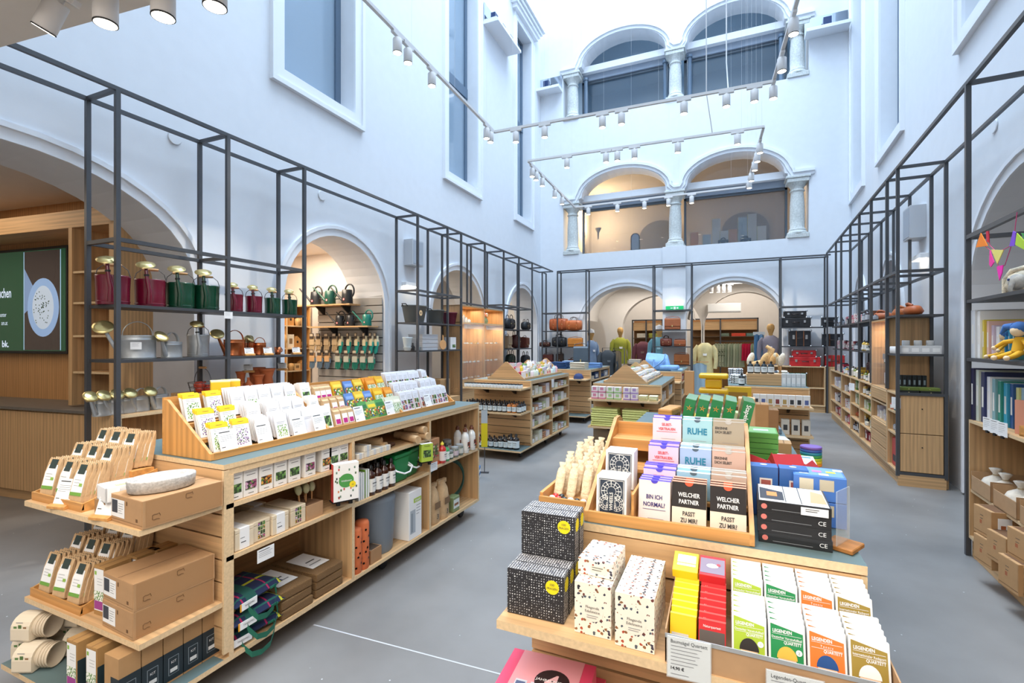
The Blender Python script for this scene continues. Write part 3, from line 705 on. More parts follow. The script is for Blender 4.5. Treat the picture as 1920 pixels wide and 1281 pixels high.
def lampf():
    def f():
        root = bpy.data.objects.new('track_spotlight', None); root.empty_display_size = .1; COL.objects.link(root)
        MB().box(-.09, -.02, -.03, .09, .02, 0, lampw).build('adapter', root, bevel=.003)
        b = MB(); b.lathe([(.02, -.05), (.02, -.03)], lampw, n=14); b.lathe([(.044, -.19), (.047, -.185), (.047, -.055), (.044, -.05)], lampw, n=24); b.lathe([(.047, -.19), (.0475, -.196), (.0435, -.1965), (.043, -.193)], black, n=24)
        o = b.build('lamp_body', root)
        l = MB(); l.lathe([(.0, -.1975), (.043, -.1965)], lens, n=20); l.build('lamp_lens', o)
        return root
    return Kind(f)
LAMP = lampf()
def lamps(pix, place, seg, z=4.7):
    p, q = Vector(seg[0]), Vector(seg[1]); n = len(pix)
    for i, px in enumerate(pix):
        px, tl = px if isinstance(px, tuple) else (px, 0)
        # parameter along the track whose pixel column is px
        best = min(range(201), key=lambda k: abs(colx(p.lerp(q, k / 200)) - px)); c = p.lerp(q, best / 200)
        ang = math.degrees(math.atan2(q.y - p.y, q.x - p.x))
        LAMP.put('white cylindrical spotlight on %s, %s' % (place, nth(i, n)), 'spotlight', W, (c.x, c.y, z), ang, ry=0, rx=0)
def colx(c):
    c_, s_ = math.cos(YAW), math.sin(YAW); d = -c.x * s_ + c.y * c_; return 960 + FPX * (c.x * c_ + c.y * s_) / max(d, .01)
lamps([745, 765, 809, 912, 920], 'the left side of the nearer light square', TA[:2])
lamps([968, 1021, 1130, 1164, 1281, 1363, 1415], 'the far side of the nearer light square', TA[1:3])
lamps([1488, 1466, 1450], 'the right side of the nearer light square', [TA[3], TA[2]])
lamps([1063, 1136, 1158, 1190, 1270, 1383], 'the near side of the farther light square', TB[:2])
lamps([998, 1005, 1017, 1040, 1054], 'the left side of the farther light square', [TB[0], TB[3]])
lamps([1103, 1157, 1208, 1253, 1297], 'the far side of the farther light square', [TB[3], TB[2]])
lamps([1405, 1409, 1415, 1420, 1425], 'the right side of the farther light square', [TB[2], TB[1]])
# near lamps under the entrance ceiling
FN = Frame(-2.2, 1.12, 18)
rail_light((-1.75, .98), (-.2, 1.10), 'white light track fixed under the entrance ceiling at top left', up=False, z=2.965)
o = COL.objects[-2]
for i, (px, py) in enumerate(((118, 55), (198, 25), (306, 12), (403, -8))):
    c = W.Z(px, py if i else 45, 2.86)
    o = LAMP.put('large near spotlight under the entrance ceiling, %s%s' % (nth(i, 4), ', tilted' if i == 0 else ''), 'spotlight', W, (c.x, c.y, 2.995), 20, s_=.92, ry=30 if i == 0 else 0)
# spot beams of the track lamps on the merchandise
def spot(loc, to, power, size=38, col=(1, .9, .76), blend=.7):
    ld = bpy.data.lights.new('spot_beam', 'SPOT'); ld.energy = power; ld.spot_size = rad(size); ld.spot_blend = blend; ld.color = col; ld.shadow_soft_size = .05
    o = bpy.data.objects.new('spot_beam', ld); COL.objects.link(o); o.location = loc
    o.rotation_euler = (Vector(to) - Vector(loc)).to_track_quat('-Z', 'Y').to_euler(); return o
spot((-1.45, 1.05, 2.74), (-2.3, 1.7, 1.0), 32, 52); spot((-1.2, 1.1, 2.74), (-2.2, 2.5, 1.0), 36, 50)
spot((-.9, 1.1, 2.74), (-2.6, 1.3, .8), 42, 40); spot((-.4, 1.1, 2.74), (-.2, 1.5, .9), 30, 52)
spot((-3.1, 3.6, 4.5), (-2.4, 3.0, .95), 80, 34); spot((.6, 4.6, 4.5), (0, 2.6, 1.0), 85, 34)
for x, y, tx, ty, p in ((-3.2, 6.1, -2.8, 6.5, 110), (-1.3, 6.7, -1.15, 6.8, 110), (.3, 6.8, .45, 7.0, 110), (-3.2, 6.5, -4.1, 6.5, 90), (-1.5, 8.05, -1.1, 9.6, 110), (-3.2, 8.4, -2.8, 9.6, 100), (.5, 8.6, 1.6, 8.4, 120),
    (-3.3, 11.0, -3.8, 12.0, 90), (.4, 11.0, 1.5, 12.0, 110), (-1.2, 11.1, -1.2, 12.1, 80), (.6, 4.8, 1.8, 5.6, 60), (.6, 4.4, 1.9, 3.2, 90), (-3.1, 3.3, -4.2, 2.9, 110), (-3.2, 5.6, -4.2, 3.6, 80)):
    spot((x, y, 4.5), (tx, ty, 1.1), p * 1.8, 42)
for i, px in enumerate(((905, 60), (1028, 165), (1548, 50))):
    fr, wv = ((WL, 0), (WB, 0), (WB, 0))[i]; c = fr.Y(px[0] + (25 if i == 0 else 0), px[1], 0)
    r = thing('floodlight_box', 'open mirrored floodlight box high on the %s' % ('left wall between two windows', 'back wall left of the upper gallery', 'back wall right of the upper gallery')[i], 'floodlight', fr, (c.x, 0, c.z))
    hw = (.62, .4, .4)[i]
    MB().box(-hw, -.34, -.2, hw, -.0, -.14, mould).build('ledge', r); MB().box(-hw, -.3, -.14, hw, -.01, -.11, plaster).build('tray', r)
    MB().box(-hw, -.03, -.11, hw, -.01, .24, mat('#C8D2DC', .08, .95)).build('reflector', r)
    for k in range((3, 1, 1)[i]): MB().box(-.07 + (k - (1 if i == 0 else 0)) * .4, -.2, -.11, .08 + (k - (1 if i == 0 else 0)) * .4, -.1, .1, mat('#20355E', .3)).build('floodlight_head', r)
# grey speaker boxes and white lights on the wall piers
for fr, px, py, lb in ((WL, 768, 476, 'grey box speaker high on the left wall between two arches'), (WR, 1730, 418, 'grey box speaker high on the right wall')):
    c = fr.Y(px, py, 0); q = MB(); q.box(-.15, -.16, -.2, .15, 0, .2, mat('#C3C6CB', .6)); q.box(-.13, -.165, -.18, .13, -.16, .18, mat('#A9B0BA', .7))
    solo(q, 'wall_speaker', lb, 'speaker', fr, (c.x, 0, c.z), bevel=.008)
for fr, px, py, lb in ((WL, 765, 534, 'small white wall light below the left wall speaker'), (WR, 1733, 482, 'small white wall light below the right wall speaker')):
    c = fr.Y(px, py, 0); q = MB(); q.box(-.16, -.08, -.03, .16, 0, .03, white); q.box(-.15, -.085, -.035, .15, -.01, -.03, lens); solo(q, 'wall_light', lb, 'light', fr, (c.x, 0, c.z), bevel=.006)
for i, (fr, px, py) in enumerate(((WL, 327, 259), (WL, 603, 367), (WR, 1866, 236), (WB, 1263, 508))):
    c = fr.Y(px, py, 0); q = MB(); q.T = Matrix.Rotation(PI / 2, 4, 'X'); q.lathe([(.055, 0), (.06, .004), (.055, .012)], plaster, n=24)
    solo(q, 'round_cover', 'round white cover plate on the %s' % ('left wall above the large arch', 'left wall above the second arch', 'right wall above the near arch', 'pier between the back arches')[i], 'cover plate', fr, (c.x, 0, c.z))
# exit sign, ac unit
c = W.Y(1265, 574, 12.2)
r = thing('exit_sign', 'green and white emergency exit sign on the pier between the back arches', 'sign', W, (c.x, 12.2, c.z))
MB().box(-.2, -.05, .0, .2, .04, .09, mat('#F4F8F6', .5, emit=.6)).build('housing', r, bevel=.005)
q = MB(); q.box(-.2, -.05, -.1, .2, -.02, 0, mat('#16A05E', .4, emit=.7)); q.front(-.02, -.08, .03, -.02, white, -.05, .002); q.front(.05, -.07, .09, -.03, white, -.05, .002); q.front(-.09, -.06, -.04, -.04, white, -.05, .002); q.build('sign_panel', r)
# ================================================================ MERCHANDISE BUILDERS
def hx(*c): return random.choice(c)
picg = patternmat('leafy', '#2F3A2C', ['#5E8C45', '#7FA55A', '#39512F', '#A7B58C', '#4C6B3B'], 70, .6)
picp = patternmat('sprouts', '#EDEBE6', ['#6A4B7E', '#7E5F94', '#4B6B3F', '#8C7AA0'], 150, .5)
picl = patternmat('leaves', '#EEF0E6', ['#5D8B3A', '#86AE4E', '#3F6D33'], 150, .5)
picr = patternmat('flowers', '#3A4A30', ['#B83A4B', '#E0A23A', '#C66A8E', '#6E8C4A', '#D6D2C0'], 120, .6)
picv = patternmat('violets', '#3A4438', ['#7A6AA8', '#C7568B', '#E0D6E6', '#5C7A44'], 120, .6)
pick = patternmat('meadow', '#4F6A35', ['#D23B3B', '#E9C23C', '#EDEDE2', '#3F6FB0', '#6FA045'], 70, .5)
def price_card(w=.085, h=.11, foot=True, kind='card'):
    """white card leaning in a small oak block"""
    def f():
        root = bpy.data.objects.new('price_card', None); root.empty_display_size = .1; COL.objects.link(root)
        if foot: MB().prism([(-.02, 0), (.03, 0), (.03, .012), (-.008, .016), (-.02, .010)], 'x', -w * .55, w * .55, hony).build('card_foot', root)
        c = MB(); c.T = Matrix.Translation((0, 0, .008)) @ Matrix.Rotation(rad(-18), 4, 'X'); c.box(-w / 2, -.0008, 0, w / 2, .0008, h, white)
        c.lines(-w * .42, w * .2, h * .88, 1, .01, ink, -.0008, .004); c.lines(-w * .42, w * .38, h * .74, 4, .008, inkl, -.0008); c.lines(-w * .42, -w * .2, h * .25, 1, .01, ink, -.0008, .003)
        c.build('card', root); return root
    return Kind(f)
CARD = price_card(); CARDS = price_card(.06, .05)
def solokind(fn, name, bevel=0, seg=1, sub=0):
    return Kind(lambda: fn().build(name, bevel=bevel, seg=seg, sub=sub))
def seed_bag(w=.075, h=.155, d=.02, dark='#2C3A36', stripe='#6E9E3F'):
    m = MB(); n = 6
    prof = [(0, d), (.15, d * 1.2), (.6, d), (.85, d * .5), (1, .003)]
    vs = []
    for t, dd in prof: vs += [(-w / 2, -dd / 2, t * h), (w / 2, -dd / 2, t * h), (w / 2, dd / 2, t * h), (-w / 2, dd / 2, t * h)]
    fs = [(0, 3, 2, 1)] + [(4 * i + k, 4 * i + (k + 1) % 4, 4 * i + 4 + (k + 1) % 4, 4 * i + 4 + k) for i in range(4) for k in range(4)] + [(16, 17, 18, 19)]
    m.add(vs, fs, bagp)
    for i in range(6):      # crimped top edge
        x = -w / 2 + w * (i + .5) / 6; m.prism([(x - w / 13, h), (x + w / 13, h), (x, h + .006)], 'y', -.0015, .0015, bagp)
    y = -d * .5 * 1.2
    lw = w * .44; dk = mat(dark, .6)
    m.quad([(-lw, y - .001, h * .17), (lw, y - .001, h * .17), (lw, -d * .5 - .001, h * .62), (-lw, -d * .5 - .001, h * .62)], white)
    m.quad([(-lw, -d * .5 - .001, h * .62), (lw, -d * .5 - .001, h * .62), (lw * .8, -d * .27 - .001, h * .84), (-lw * .8, -d * .27 - .001, h * .84)], white)
    m.quad([(-lw, y - .0018, h * .17), (lw, y - .0018, h * .17), (lw, y - .0014, h * .26), (-lw, y - .0014, h * .26)], mat(stripe, .6))
    m.quad([(-lw * .6, -d * .42 - .002, h * .74), (lw * .6, -d * .42 - .002, h * .74), (lw * .6, -.0035, h * .99), (-lw * .6, -.0035, h * .99)], dk)
    m.lines(-lw * .7, lw * .4, h * .58, 3, .012, inkl, -d * .5 - .0015); m.front(lw * .3, h * .42, lw * .8, h * .5, mat('#8FB84E', .6), -d * .55 - .001, .002)
    return m
def packet(w, h, d, top, pic, body='#E0E0DE', ph=.56, pt=.84):
    """flat seed packet: coloured header, picture and fine print"""
    m = MB(); b = mat(body, .6); m.box(-w / 2, -d / 2, 0, w / 2, d / 2, h, b)
    y = -d / 2
    if top: m.box(-w / 2 - .0005, y - .0006, h * pt, w / 2 + .0005, d / 2 + .0006, h + .0005, mat(top, .5)); m.front(-w * .18, h * .93, w * .18, h * .945, mat('#8C7430', .6), y, .0012)
    if pic: m.front(-w * .36, h * .08, w * .36, h * ph, pic, y)
    m.lines(-w * .36, w * .3, h * (ph + .12), 2, .008, inkl, y)
    return m
def card_grid(w, h, cols, body='#E2E2E8'):
    m = MB(); m.box(-w / 2, -.003, 0, w / 2, .003, h, mat(body, .6)); 
    for i in range(2):
        for j in range(2): m.front(-w * .42 + i * w * .43, h * .08 + j * h * .27, -w * .42 + i * w * .43 + w * .39, h * .08 + j * h * .27 + h * .24, cols[(i + j) % len(cols)], -.003)
    m.lines(-w * .36, w * .3, h * .82, 3, .011, inkl, -.003); return m
def pouch(w, h, d, body, pic, head):
    m = MB(); vs = []; 
    for t, dd, ww in ((0, d, .94), (.1, d, 1), (.6, d * .8, 1), (.9, d * .25, 1), (1, .003, 1)): vs += [(-w / 2 * ww, -dd / 2, t * h), (w / 2 * ww, -dd / 2, t * h), (w / 2 * ww, dd / 2, t * h), (-w / 2 * ww, dd / 2, t * h)]
    m.add(vs, [(0, 3, 2, 1)] + [(4 * i + k, 4 * i + (k + 1) % 4, 4 * i + 4 + (k + 1) % 4, 4 * i + 4 + k) for i in range(4) for k in range(4)] + [(16, 17, 18, 19)], mat(body, .35))
    m.quad([(-w * .46, -d / 2 - .001, h * .1), (w * .46, -d / 2 - .001, h * .1), (w * .46, -d * .4 - .001, h * .58), (-w * .46, -d * .4 - .001, h * .58)], pic)
    m.quad([(-w * .4, -d * .38 - .001, h * .64), (w * .4, -d * .38 - .001, h * .64), (w * .4, -d * .22 - .001, h * .82), (-w * .4, -d * .22 - .001, h * .82)], mat(head, .5))
    return m
def carton(w, d, h, body='#B08D68', label=None, flap=True, tape=True):
    """kraft carton with seam, tuck flap and printed label at the front"""
    b = mat(body, .8, noise=.06, scale=22); m = MB(); m.box(-w / 2, 0, 0, w / 2, d, h, b)
    e = mat('#7E5F42', .9)
    if flap:
        m.box(-w / 2 + .003, -.0012, h * .12, w / 2 - .003, 0, h * .985, b); m.front(-w / 2 + .003, h * .105, w / 2 - .003, h * .12, e, 0)
    if tape: m.quad([(-.002, 0, h + .0006), (.002, 0, h + .0006), (.002, d, h + .0006), (-.002, d, h + .0006)], e)
    if label: label(m)
    return m
def bottle(r, h, neck, glass, label, cap, capr=.5, pump=False):
    m = MB(); m.lathe([(r * .9, 0), (r, .004), (r, h * .62), (r * .85, h * .72), (neck, h * .8), (neck, h * .86)], mat(glass, .15, coat=.5), n=14)
    m.lathe([(r + .0006, h * .12), (r + .0006, h * .56)], mat(label, .6), n=14)
    m.lathe([(neck * 1.25, h * .84), (neck * 1.25, h * .93), (neck * capr, h * .95), (neck * capr, h)], mat(cap, .4), n=10)
    if pump: m.box(-neck * .4, -r * .9, h * .97, neck * .4, neck * .5, h, mat(cap, .4))
    m.front(-r * .6, h * .4, r * .6, h * .43, ink, -r * 1.0, .0022); m.front(-r * .5, h * .3, r * .5, h * .32, inkl, -r * 1.0, .0022)
    return m
def jar(r, h, body, lid, label=None):
    m = MB(); m.lathe([(r * .92, 0), (r, .005), (r, h * .75), (r * .85, h * .82)], mat(body, .2, coat=.4), n=14); m.lathe([(r * .92, h * .82), (r * .92, h)], mat(lid, .4), n=14)
    if label: m.lathe([(r + .0006, h * .2), (r + .0006, h * .65)], mat(label, .6), n=14)
    return m
def folded(w, d, h, col, layers=3, noise=.1):
    """folded textile: soft rounded layers"""
    m = MB(); c = mat(col, .9, noise=noise, bump=.2, scale=120); t = h / layers
    for i in range(layers):
        z = i * t + (.002 if i else 0); r = t / 2; p = [(-d / 2 + r + r * math.cos(a), z + r + r * math.sin(a)) for a in [PI / 2 + PI * k / 6 for k in range(7)]] + [(d / 2, z + .001), (d / 2, z + t - .001)]
        k = U(-.004, .004); m.prism([(a + k, b) for a, b in p], 'x', -w / 2 + U(0, .006), w / 2 - U(0, .006), c)
    return m
def book(w, h, t, cover, spine=None, pages=True):
    m = MB(); c = mat(cover, .45); m.box(-w / 2, 0, 0, w / 2, t, h, white, {'-y': c, '+y': c, '-x': mat(spine or cover, .45)}); return m
def tray(w, d, h, root, m=None, t=.008):
    m = m or honx
    MB().box(-w / 2, 0, 0, w / 2, d, t, m).build('tray_base', root)
    MB().box(-w / 2, 0, t, w / 2, t, h, m).build('front_lip', root)
    for s_ in (-1, 1): MB().prism([(0, t), (d, t), (d, h * 3.2), (t, h)], 'x', s_ * (w / 2) - (t if s_ > 0 else 0), s_ * (w / 2) + (t if s_ < 0 else 0), m).build('side_board', root)

# ================================================================ LEFT FOREGROUND UNIT
XF = -1.976
def yx(px, X=XF, fr=W): return fr.X(px, 700, X).y
# tiered seed display on top
r = thing('tiered_display', 'long honey oak tiered riser for seed packets on the left foreground unit', 'display riser', W, (0, 0, 0))
pf = [(-2.09, .97), (-2.09, 1.0), (-2.10, 1.0), (-2.40, 1.225), (-2.425, 1.225), (-2.425, .97)]
for y in (1.42, 2.12, 2.82, 3.52): MB().prism(pf, 'y', y, y + .014, hony if y > 1.5 else honz).build('end_panel', r, bevel=.001)
MB().box(-2.1, 1.434, .97, -2.088, 3.52, 1.0, hony).build('front_lip', r)
MB().box(-2.437, 1.42, .97, -2.425, 3.53, 1.235, hony).build('back_board', r)
for k in range(3): MB().box(-2.20 - .1 * k, 1.434, .97 + .062 * k, -2.10 - .1 * k, 3.52, .985 + .064 * k, hony).build('step', r)
K = {}
def kind(key, fn, name, **k):
    if key not in K: K[key] = solokind(fn, name, **k)
    return K[key]
yellow = ['#E9C321', '#E6BE1C']
TYPES = {
 'Y': [('yp%d' % i, (lambda p=p: packet(.080, .13, .006, '#E8C22A', p, ph=.66)), 'seed_packet', 'white seed packet with yellow header', .102) for i, p in enumerate((picl, picp))],
 'W': [('wc%d' % i, (lambda p=p: packet(.078, .125, .004, None, p, body='#DEDEE2')), 'seed_packet', 'plain white seed packet', .084) for i, p in enumerate((picl, None, None))],
 'B': [('wb', (lambda: packet(.07, .13, .022, None, picg, body='#ECEBE8')), 'seed_box', 'slim white seed box with green photo', .074)],
 'K': [('kp', (lambda: seed_bag(.05, .10, .02, '#C9A87F', '#C9A87F') if False else kraftpink()), 'seed_bag', 'small kraft seed bag with magenta photo', .056)],
 'G': [('pg', (lambda: pouch(.085, .12, .03, '#4E8F4A', pick, '#2E6B3A')), 'seed_pouch', 'green meadow seed pouch', .09), ('pb', (lambda: pouch(.085, .115, .03, '#8FAE5A', pick, '#E8C22A')), 'seed_pouch', 'yellow-green meadow seed pouch', .09)],
 'P': [('py', (lambda: pouch(.085, .12, .03, '#D8B02C', pick, '#E9C94A')), 'seed_pouch', 'yellow meadow seed pouch', .09), ('pu', (lambda: pouch(.08, .115, .03, '#5A7EB8', pick, '#7D9BD0')), 'seed_pouch', 'blue meadow seed pouch', .09)],
 'O': [('po', (lambda: pouch(.09, .12, .03, '#D98A24', picl, '#E8A03A')), 'seed_pouch', 'orange seed pouch', .095), ('pa', (lambda: pouch(.09, .125, .03, '#D9A51E', picl, '#F0C030')), 'seed_pouch', 'amber seed pouch', .095)],
 'C': [('pc', (lambda: pouch(.085, .12, .03, '#CFCFB8', picl, '#E4E2CC')), 'seed_pouch', 'beige seed pouch', .09)],
 'F': [('fc%d' % i, (lambda p=p: card_grid(.070, .138, p)), 'seed_packet', 'white seed packet with four flower photos', .073) for i, p in enumerate(((picr, picv), (picv, picg), (picg, picr)))],
}
def kraftpink():
    w, h, d = .05, .085, .03; m = MB(); m.box(-w / 2, -d / 2, 0, w / 2, d / 2, h, bagp); m.prism([(-d / 2, h), (d / 2, h), (0, h + .016)], 'x', -w / 2, w / 2, bagp)
    m.box(-w / 2 - .002, -.004, h + .006, w / 2 + .002, .004, h + .022, bagp); m.front(-w * .42, h * .08, w * .42, h * .8, white, -d / 2); m.front(-w * .34, h * .12, w * .34, h * .46, mat('#B5267E', .6), -d / 2, .0012); return m
ROWS = [  # row (x, z): segments (px from, px to, type, how many behind each other)
 ((-2.135, .992), [(384, 478, 'Y', 3), (480, 515, 'W', 6), (519, 618, 'W', 6), (592, 622, 'B', 2), (627, 664, 'K', 2), (676, 722, 'G', 1), (728, 752, 'C', 2), (755, 790, 'F', 4), (792, 868, 'F', 5)]),
 ((-2.235, 1.05), [(356, 455, 'Y', 3), (462, 500, 'W', 6), (505, 575, 'W', 6), (580, 604, 'B', 2), (606, 648, 'K', 2), (650, 700, 'P', 1), (702, 740, 'O', 2), (742, 788, 'F', 4), (792, 850, 'F', 5)]),
 ((-2.335, 1.12), [(334, 428, 'Y', 3), (436, 560, 'W', 6), (564, 588, 'B', 2), (590, 622, 'K', 2), (624, 684, 'P', 1), (688, 724, 'O', 3), (728, 790, 'F', 4), (795, 838, 'F', 4)])]
RN = ('front', 'middle', 'back')
SEGN = {'Y': 'yellow-headed packets', 'W': 'plain white packets', 'B': 'slim white boxes', 'K': 'magenta kraft bags', 'G': 'green pouches', 'P': 'yellow and blue pouches', 'O': 'orange and amber pouches', 'C': 'beige pouches', 'F': 'four-photo packets'}
cols_ = []
for ri, ((X, z), segs) in enumerate(ROWS):
    for (pa, pb, ty, dep) in segs:
        ya, yb = max(1.45, yx(pa, X)), min(3.5, yx(pb, X)); vs = TYPES[ty]; n = max(1, round((yb - ya) / vs[0][4]))
        for i in range(n): cols_.append((ri, X, z, ya + (yb - ya) * (i + .5) / n, dep, ty, vs[(i + ri) % len(vs)]))
def nthn(i, n): return 'only' if n == 1 else ('nearest' if i == 0 else 'farthest' if i == n - 1 else ORD[i] + ' nearest')
for ri, X, z, y, dep, ty, (key, fn, nm, lb, _) in cols_:
    same = sorted(c[3] for c in cols_ if c[0] == ri and c[6][3] == lb); k = kind(key, fn, nm)
    dd = .011 if ty not in 'GPOCKB' else .028
    for j in range(min(dep, int(.075 / dd) + 1)):
        k.put('%s, %s tier, %s pile, %s' % (lb, RN[ri], nthn(same.index(y), len(same)), 'front one' if j == 0 else ORD[j] + ' from front'), 'seed packet', W,
              (X - dd * j + U(-.002, .002), y + U(-.002, .002), z + (.003 * j if ty in 'YWF' else 0)), 90 + U(-3, 3) * (2.5 if ty == 'Y' else 1), 'seed packets on the tiered riser', rx=-16)
for px, pz, X in ((432, .99, -2.11), (500, .99, -2.11), (565, .99, -2.11), (603, .99, -2.11), (678, .99, -2.11), (735, .99, -2.11), (806, .99, -2.11)):
    CARD.put('white price card at the front lip of the seed riser, %s' % nthn([432, 500, 565, 603, 678, 735, 806].index(px), 7), 'price card', W, (X + .0, yx(px, X), pz - .015), 90)
# yellow boxes and pots standing behind the riser on the worktop
for i, px in enumerate((413, 432)):
    m = MB(); m.box(-.045, -.03, 0, .045, .03, .17, mat('#E2B81F', .5)); m.box(-.0455, -.0305, .16, .0455, .0305, .171, mat('#EFE3A8', .5)); m.front(-.03, .03, -.005, .07, white, -.03); m.front(-.028, .035, -.01, .05, mat('#C9302E', .5), -.03, .001)
    solo(m, 'yellow_box', 'tall yellow box behind the seed riser, %s of two' % ('left', 'right')[i], 'box', W, (-2.50, yx(px, -2.5), .968 + .152), 60, bevel=.002)
m = MB(); m.box(-.08, -.16, 0, .06, .16, .15, honx); solo(m, 'oak_block', 'oak block carrying the yellow boxes behind the seed riser', 'block', W, (-2.53, yx(424, -2.5), .968), 0, bevel=.003)

# end shelf, upper level: seed bags in a stepped tray, planter boxes, concrete dish
r = thing('stepped_tray', 'honey oak stepped tray of kraft seed bags on the upper end shelf', 'tray', W, (-2.61, 1.095, .80)); tray(.40, .29, .035, r)
for k in range(3): MB().box(-.19, .01 + .09 * k, .008, .19, .1 + .09 * k, .02 + .05 * k, honx).build('step', r)
BAG = solokind(seed_bag, 'seed_bag')
def bagrows(x0, y0, z0, what, n=(5, 5, 5), cols=3, w=.115):
    for rw in range(3):
        for c in range(cols):
            nn = n[rw]
            for j in range(nn):
                BAG.put('kraft seed bag in the %s, %s row, %s column, %s' % (what, RN[rw], ('left', 'middle', 'right')[c], 'front one' if j == 0 else ORD[j] + ' from the front'), 'seed bag', W,
                        (x0 + c * w + U(-.003, .003) + j * .004, y0 + .09 * rw + j * .0155, z0 + .05 * rw), U(-4, 4) + 6, 'kraft seed bags on the end shelves', rx=-12)
bagrows(-2.725, 1.118, .825, 'upper stepped tray')
def plabel(m): m.front(-.005, .01, .045, .062, white, 0, .002); m.front(0, .015, .018, .055, mat('#3B4648', .6), 0, .003); m.lines(.021, .042, .05, 4, .008, ink, 0, .0015, .0032)
m = carton(.095, .2, .06, '#A57F55', flap=True); m.ftext('SPROUT', 0, .025, .013, mat('#6B4D30', .8), y=-.0015, bold=.02)
solo(m, 'kraft_box', 'small kraft box under the white ceramic planter on the upper end shelf', 'box', W, (-2.30, 1.105, .801), -6, bevel=.0015)
m = MB(); t = .006
m.box(-.055, -.0, 0, .055, .25, .006, white); m.box(-.055, 0, 0, .055, t, .06, white); m.box(-.055, .25 - t, 0, .055, .25, .06, white); m.box(-.055, 0, 0, -.055 + t, .25, .06, white); m.box(.055 - t, 0, 0, .055, .25, .06, white); m.box(-.048, .01, .04, .048, .24, .048, cream)
m.box(-.03, .05, .048, .03, .2, .05, mat('#A9BF8C', .6)); solo(m, 'ceramic_planter', 'long white ceramic planter lying on a small kraft box', 'planter', W, (-2.28, 1.10, .862), -12, bevel=.002)
def kitbox(w=.225, d=.3, h=.105):
    m = carton(w, d, h, '#B08A62'); e = mat('#6B4D30', .9)
    m.front(-w * .47, h * .2, -w * .05, h * .85, white, -.0012); m.front(-w * .45, h * .35, -w * .27, h * .82, mat('#3B3F48', .6), -.0012, .0012); m.lines(-w * .24, -w * .08, h * .7, 5, .009, ink, -.0012)
    m.front(w * .3, h * .2, w * .36, h * .32, e, -.0012); m.front(-w * .0, h * .7, w * .04, h * .85, e, -.0012)
    m.add([(w / 2 + .001, .01, h * .06), (w / 2 + .001, d - .004, h * .06), (w / 2 + .001, d - .004, h * .96), (w / 2 + .001, .01, h * .96)], [(0, 1, 2, 3)], mat('#A27B53', .8))
    for q in ((d * .15, h * .35), (d * .55, h * .8)):
        m.tube([(w / 2 + .002, q[0] + .014 * math.cos(a), q[1] + .012 * math.sin(a) + .004 * math.sin(3 * a)) for a in [i * .7 for i in range(9)]], .0012, e, 4)
    for yy in (.0,): m.box(w / 2, d - .004, 0, w / 2 + .004, d, h, kraft)
    return m
KIT = solokind(kitbox, 'kit_box', bevel=.002)
KIT.put('large kraft kit box under the concrete dish on the upper end shelf', 'box', W, (-2.09, 1.09, .801), -3)
m = MB(); m.lathe([(.10, 0), (.108, .004), (.112, .045), (.11, .05), (.104, .05), (.1, .012), (0, .012)], mat('#B9B6B1', .9, noise=.25, bump=.3, scale=90), n=40, sx=.72, sy=1.05); m.lathe([(.0, .03), (.098, .031)], mat('#D8D5CF', .9, noise=.1, scale=60), n=40, sx=.72, sy=1.05)
solo(m, 'concrete_dish', 'oval speckled concrete dish lying on the large kraft kit box', 'dish', W, (-2.085, 1.215, .9085), -18)
m = carton(.2, .13, .1, '#B58C60'); m.front(-.095, .01, -.03, .085, white, -.0012); m.front(-.092, .07, -.08, .08, mat('#8FB84E', .6), -.0012, .0012)
solo(m, 'kraft_box', 'kraft box with white label at the back of the upper end shelf', 'box', W, (-2.24, 1.26, .801), 0, bevel=.0015)
for i, (x, y, z, w) in enumerate(((-2.56, 1.08, .801, 'upper end shelf, front of the stepped tray'), (-2.245, 1.079, .801, 'upper end shelf, front of the kit box'))):
    CARD.put('white price card in oak foot, %s' % w, 'price card', W, (x, y + .01, z), 12)
# end shelf, middle level
r = thing('stepped_tray', 'honey oak stepped tray of kraft seed bags on the middle end shelf', 'tray', W, (-2.61, 1.09, .378)); tray(.40, .29, .035, r)
for k in range(3): MB().box(-.19, .01 + .09 * k, .008, .19, .1 + .09 * k, .02 + .05 * k, honx).build('step', r)
bagrows(-2.725, 1.112, .405, 'middle stepped tray')
def tallbox():
    m = carton(.07, .1, .2, '#A9824F'); m.front(-.03, .02, .03, .19, white, -.0012); m.front(-.03, .06, .03, .1, picl, -.0012, .0012); m.front(-.028, .025, .028, .06, mat('#9C3F8C', .6), -.0012, .0012); m.front(-.026, .165, -.014, .18, mat('#8FB84E', .6), -.0012, .0012); m.lines(-.01, .024, .15, 3, .012, inkl, -.0012)
    m.T = None; m.box(.0353, .0, .02, .036, .07, .13, mat('#22353C', .5)); return m
TALL = solokind(tallbox, 'grow_kit_box', bevel=.0015)
TALL.put('tall kraft box with magenta sprout photo on the middle end shelf', 'box', W, (-2.345, 1.125, .379), 3)
for j in range(2): TALL.put('tall kraft box behind the front one on the middle end shelf, %s' % ('nearer', 'farther')[j], 'box', W, (-2.33 + .01 * j, 1.235 + .075 * j, .379), 3)
KIT.put('large kraft kit box on the middle end shelf, lower of two', 'box', W, (-2.14, 1.085, .379), -3)
KIT.put('large kraft kit box on the middle end shelf, upper of two', 'box', W, (-2.14, 1.087, .485), -3.5)
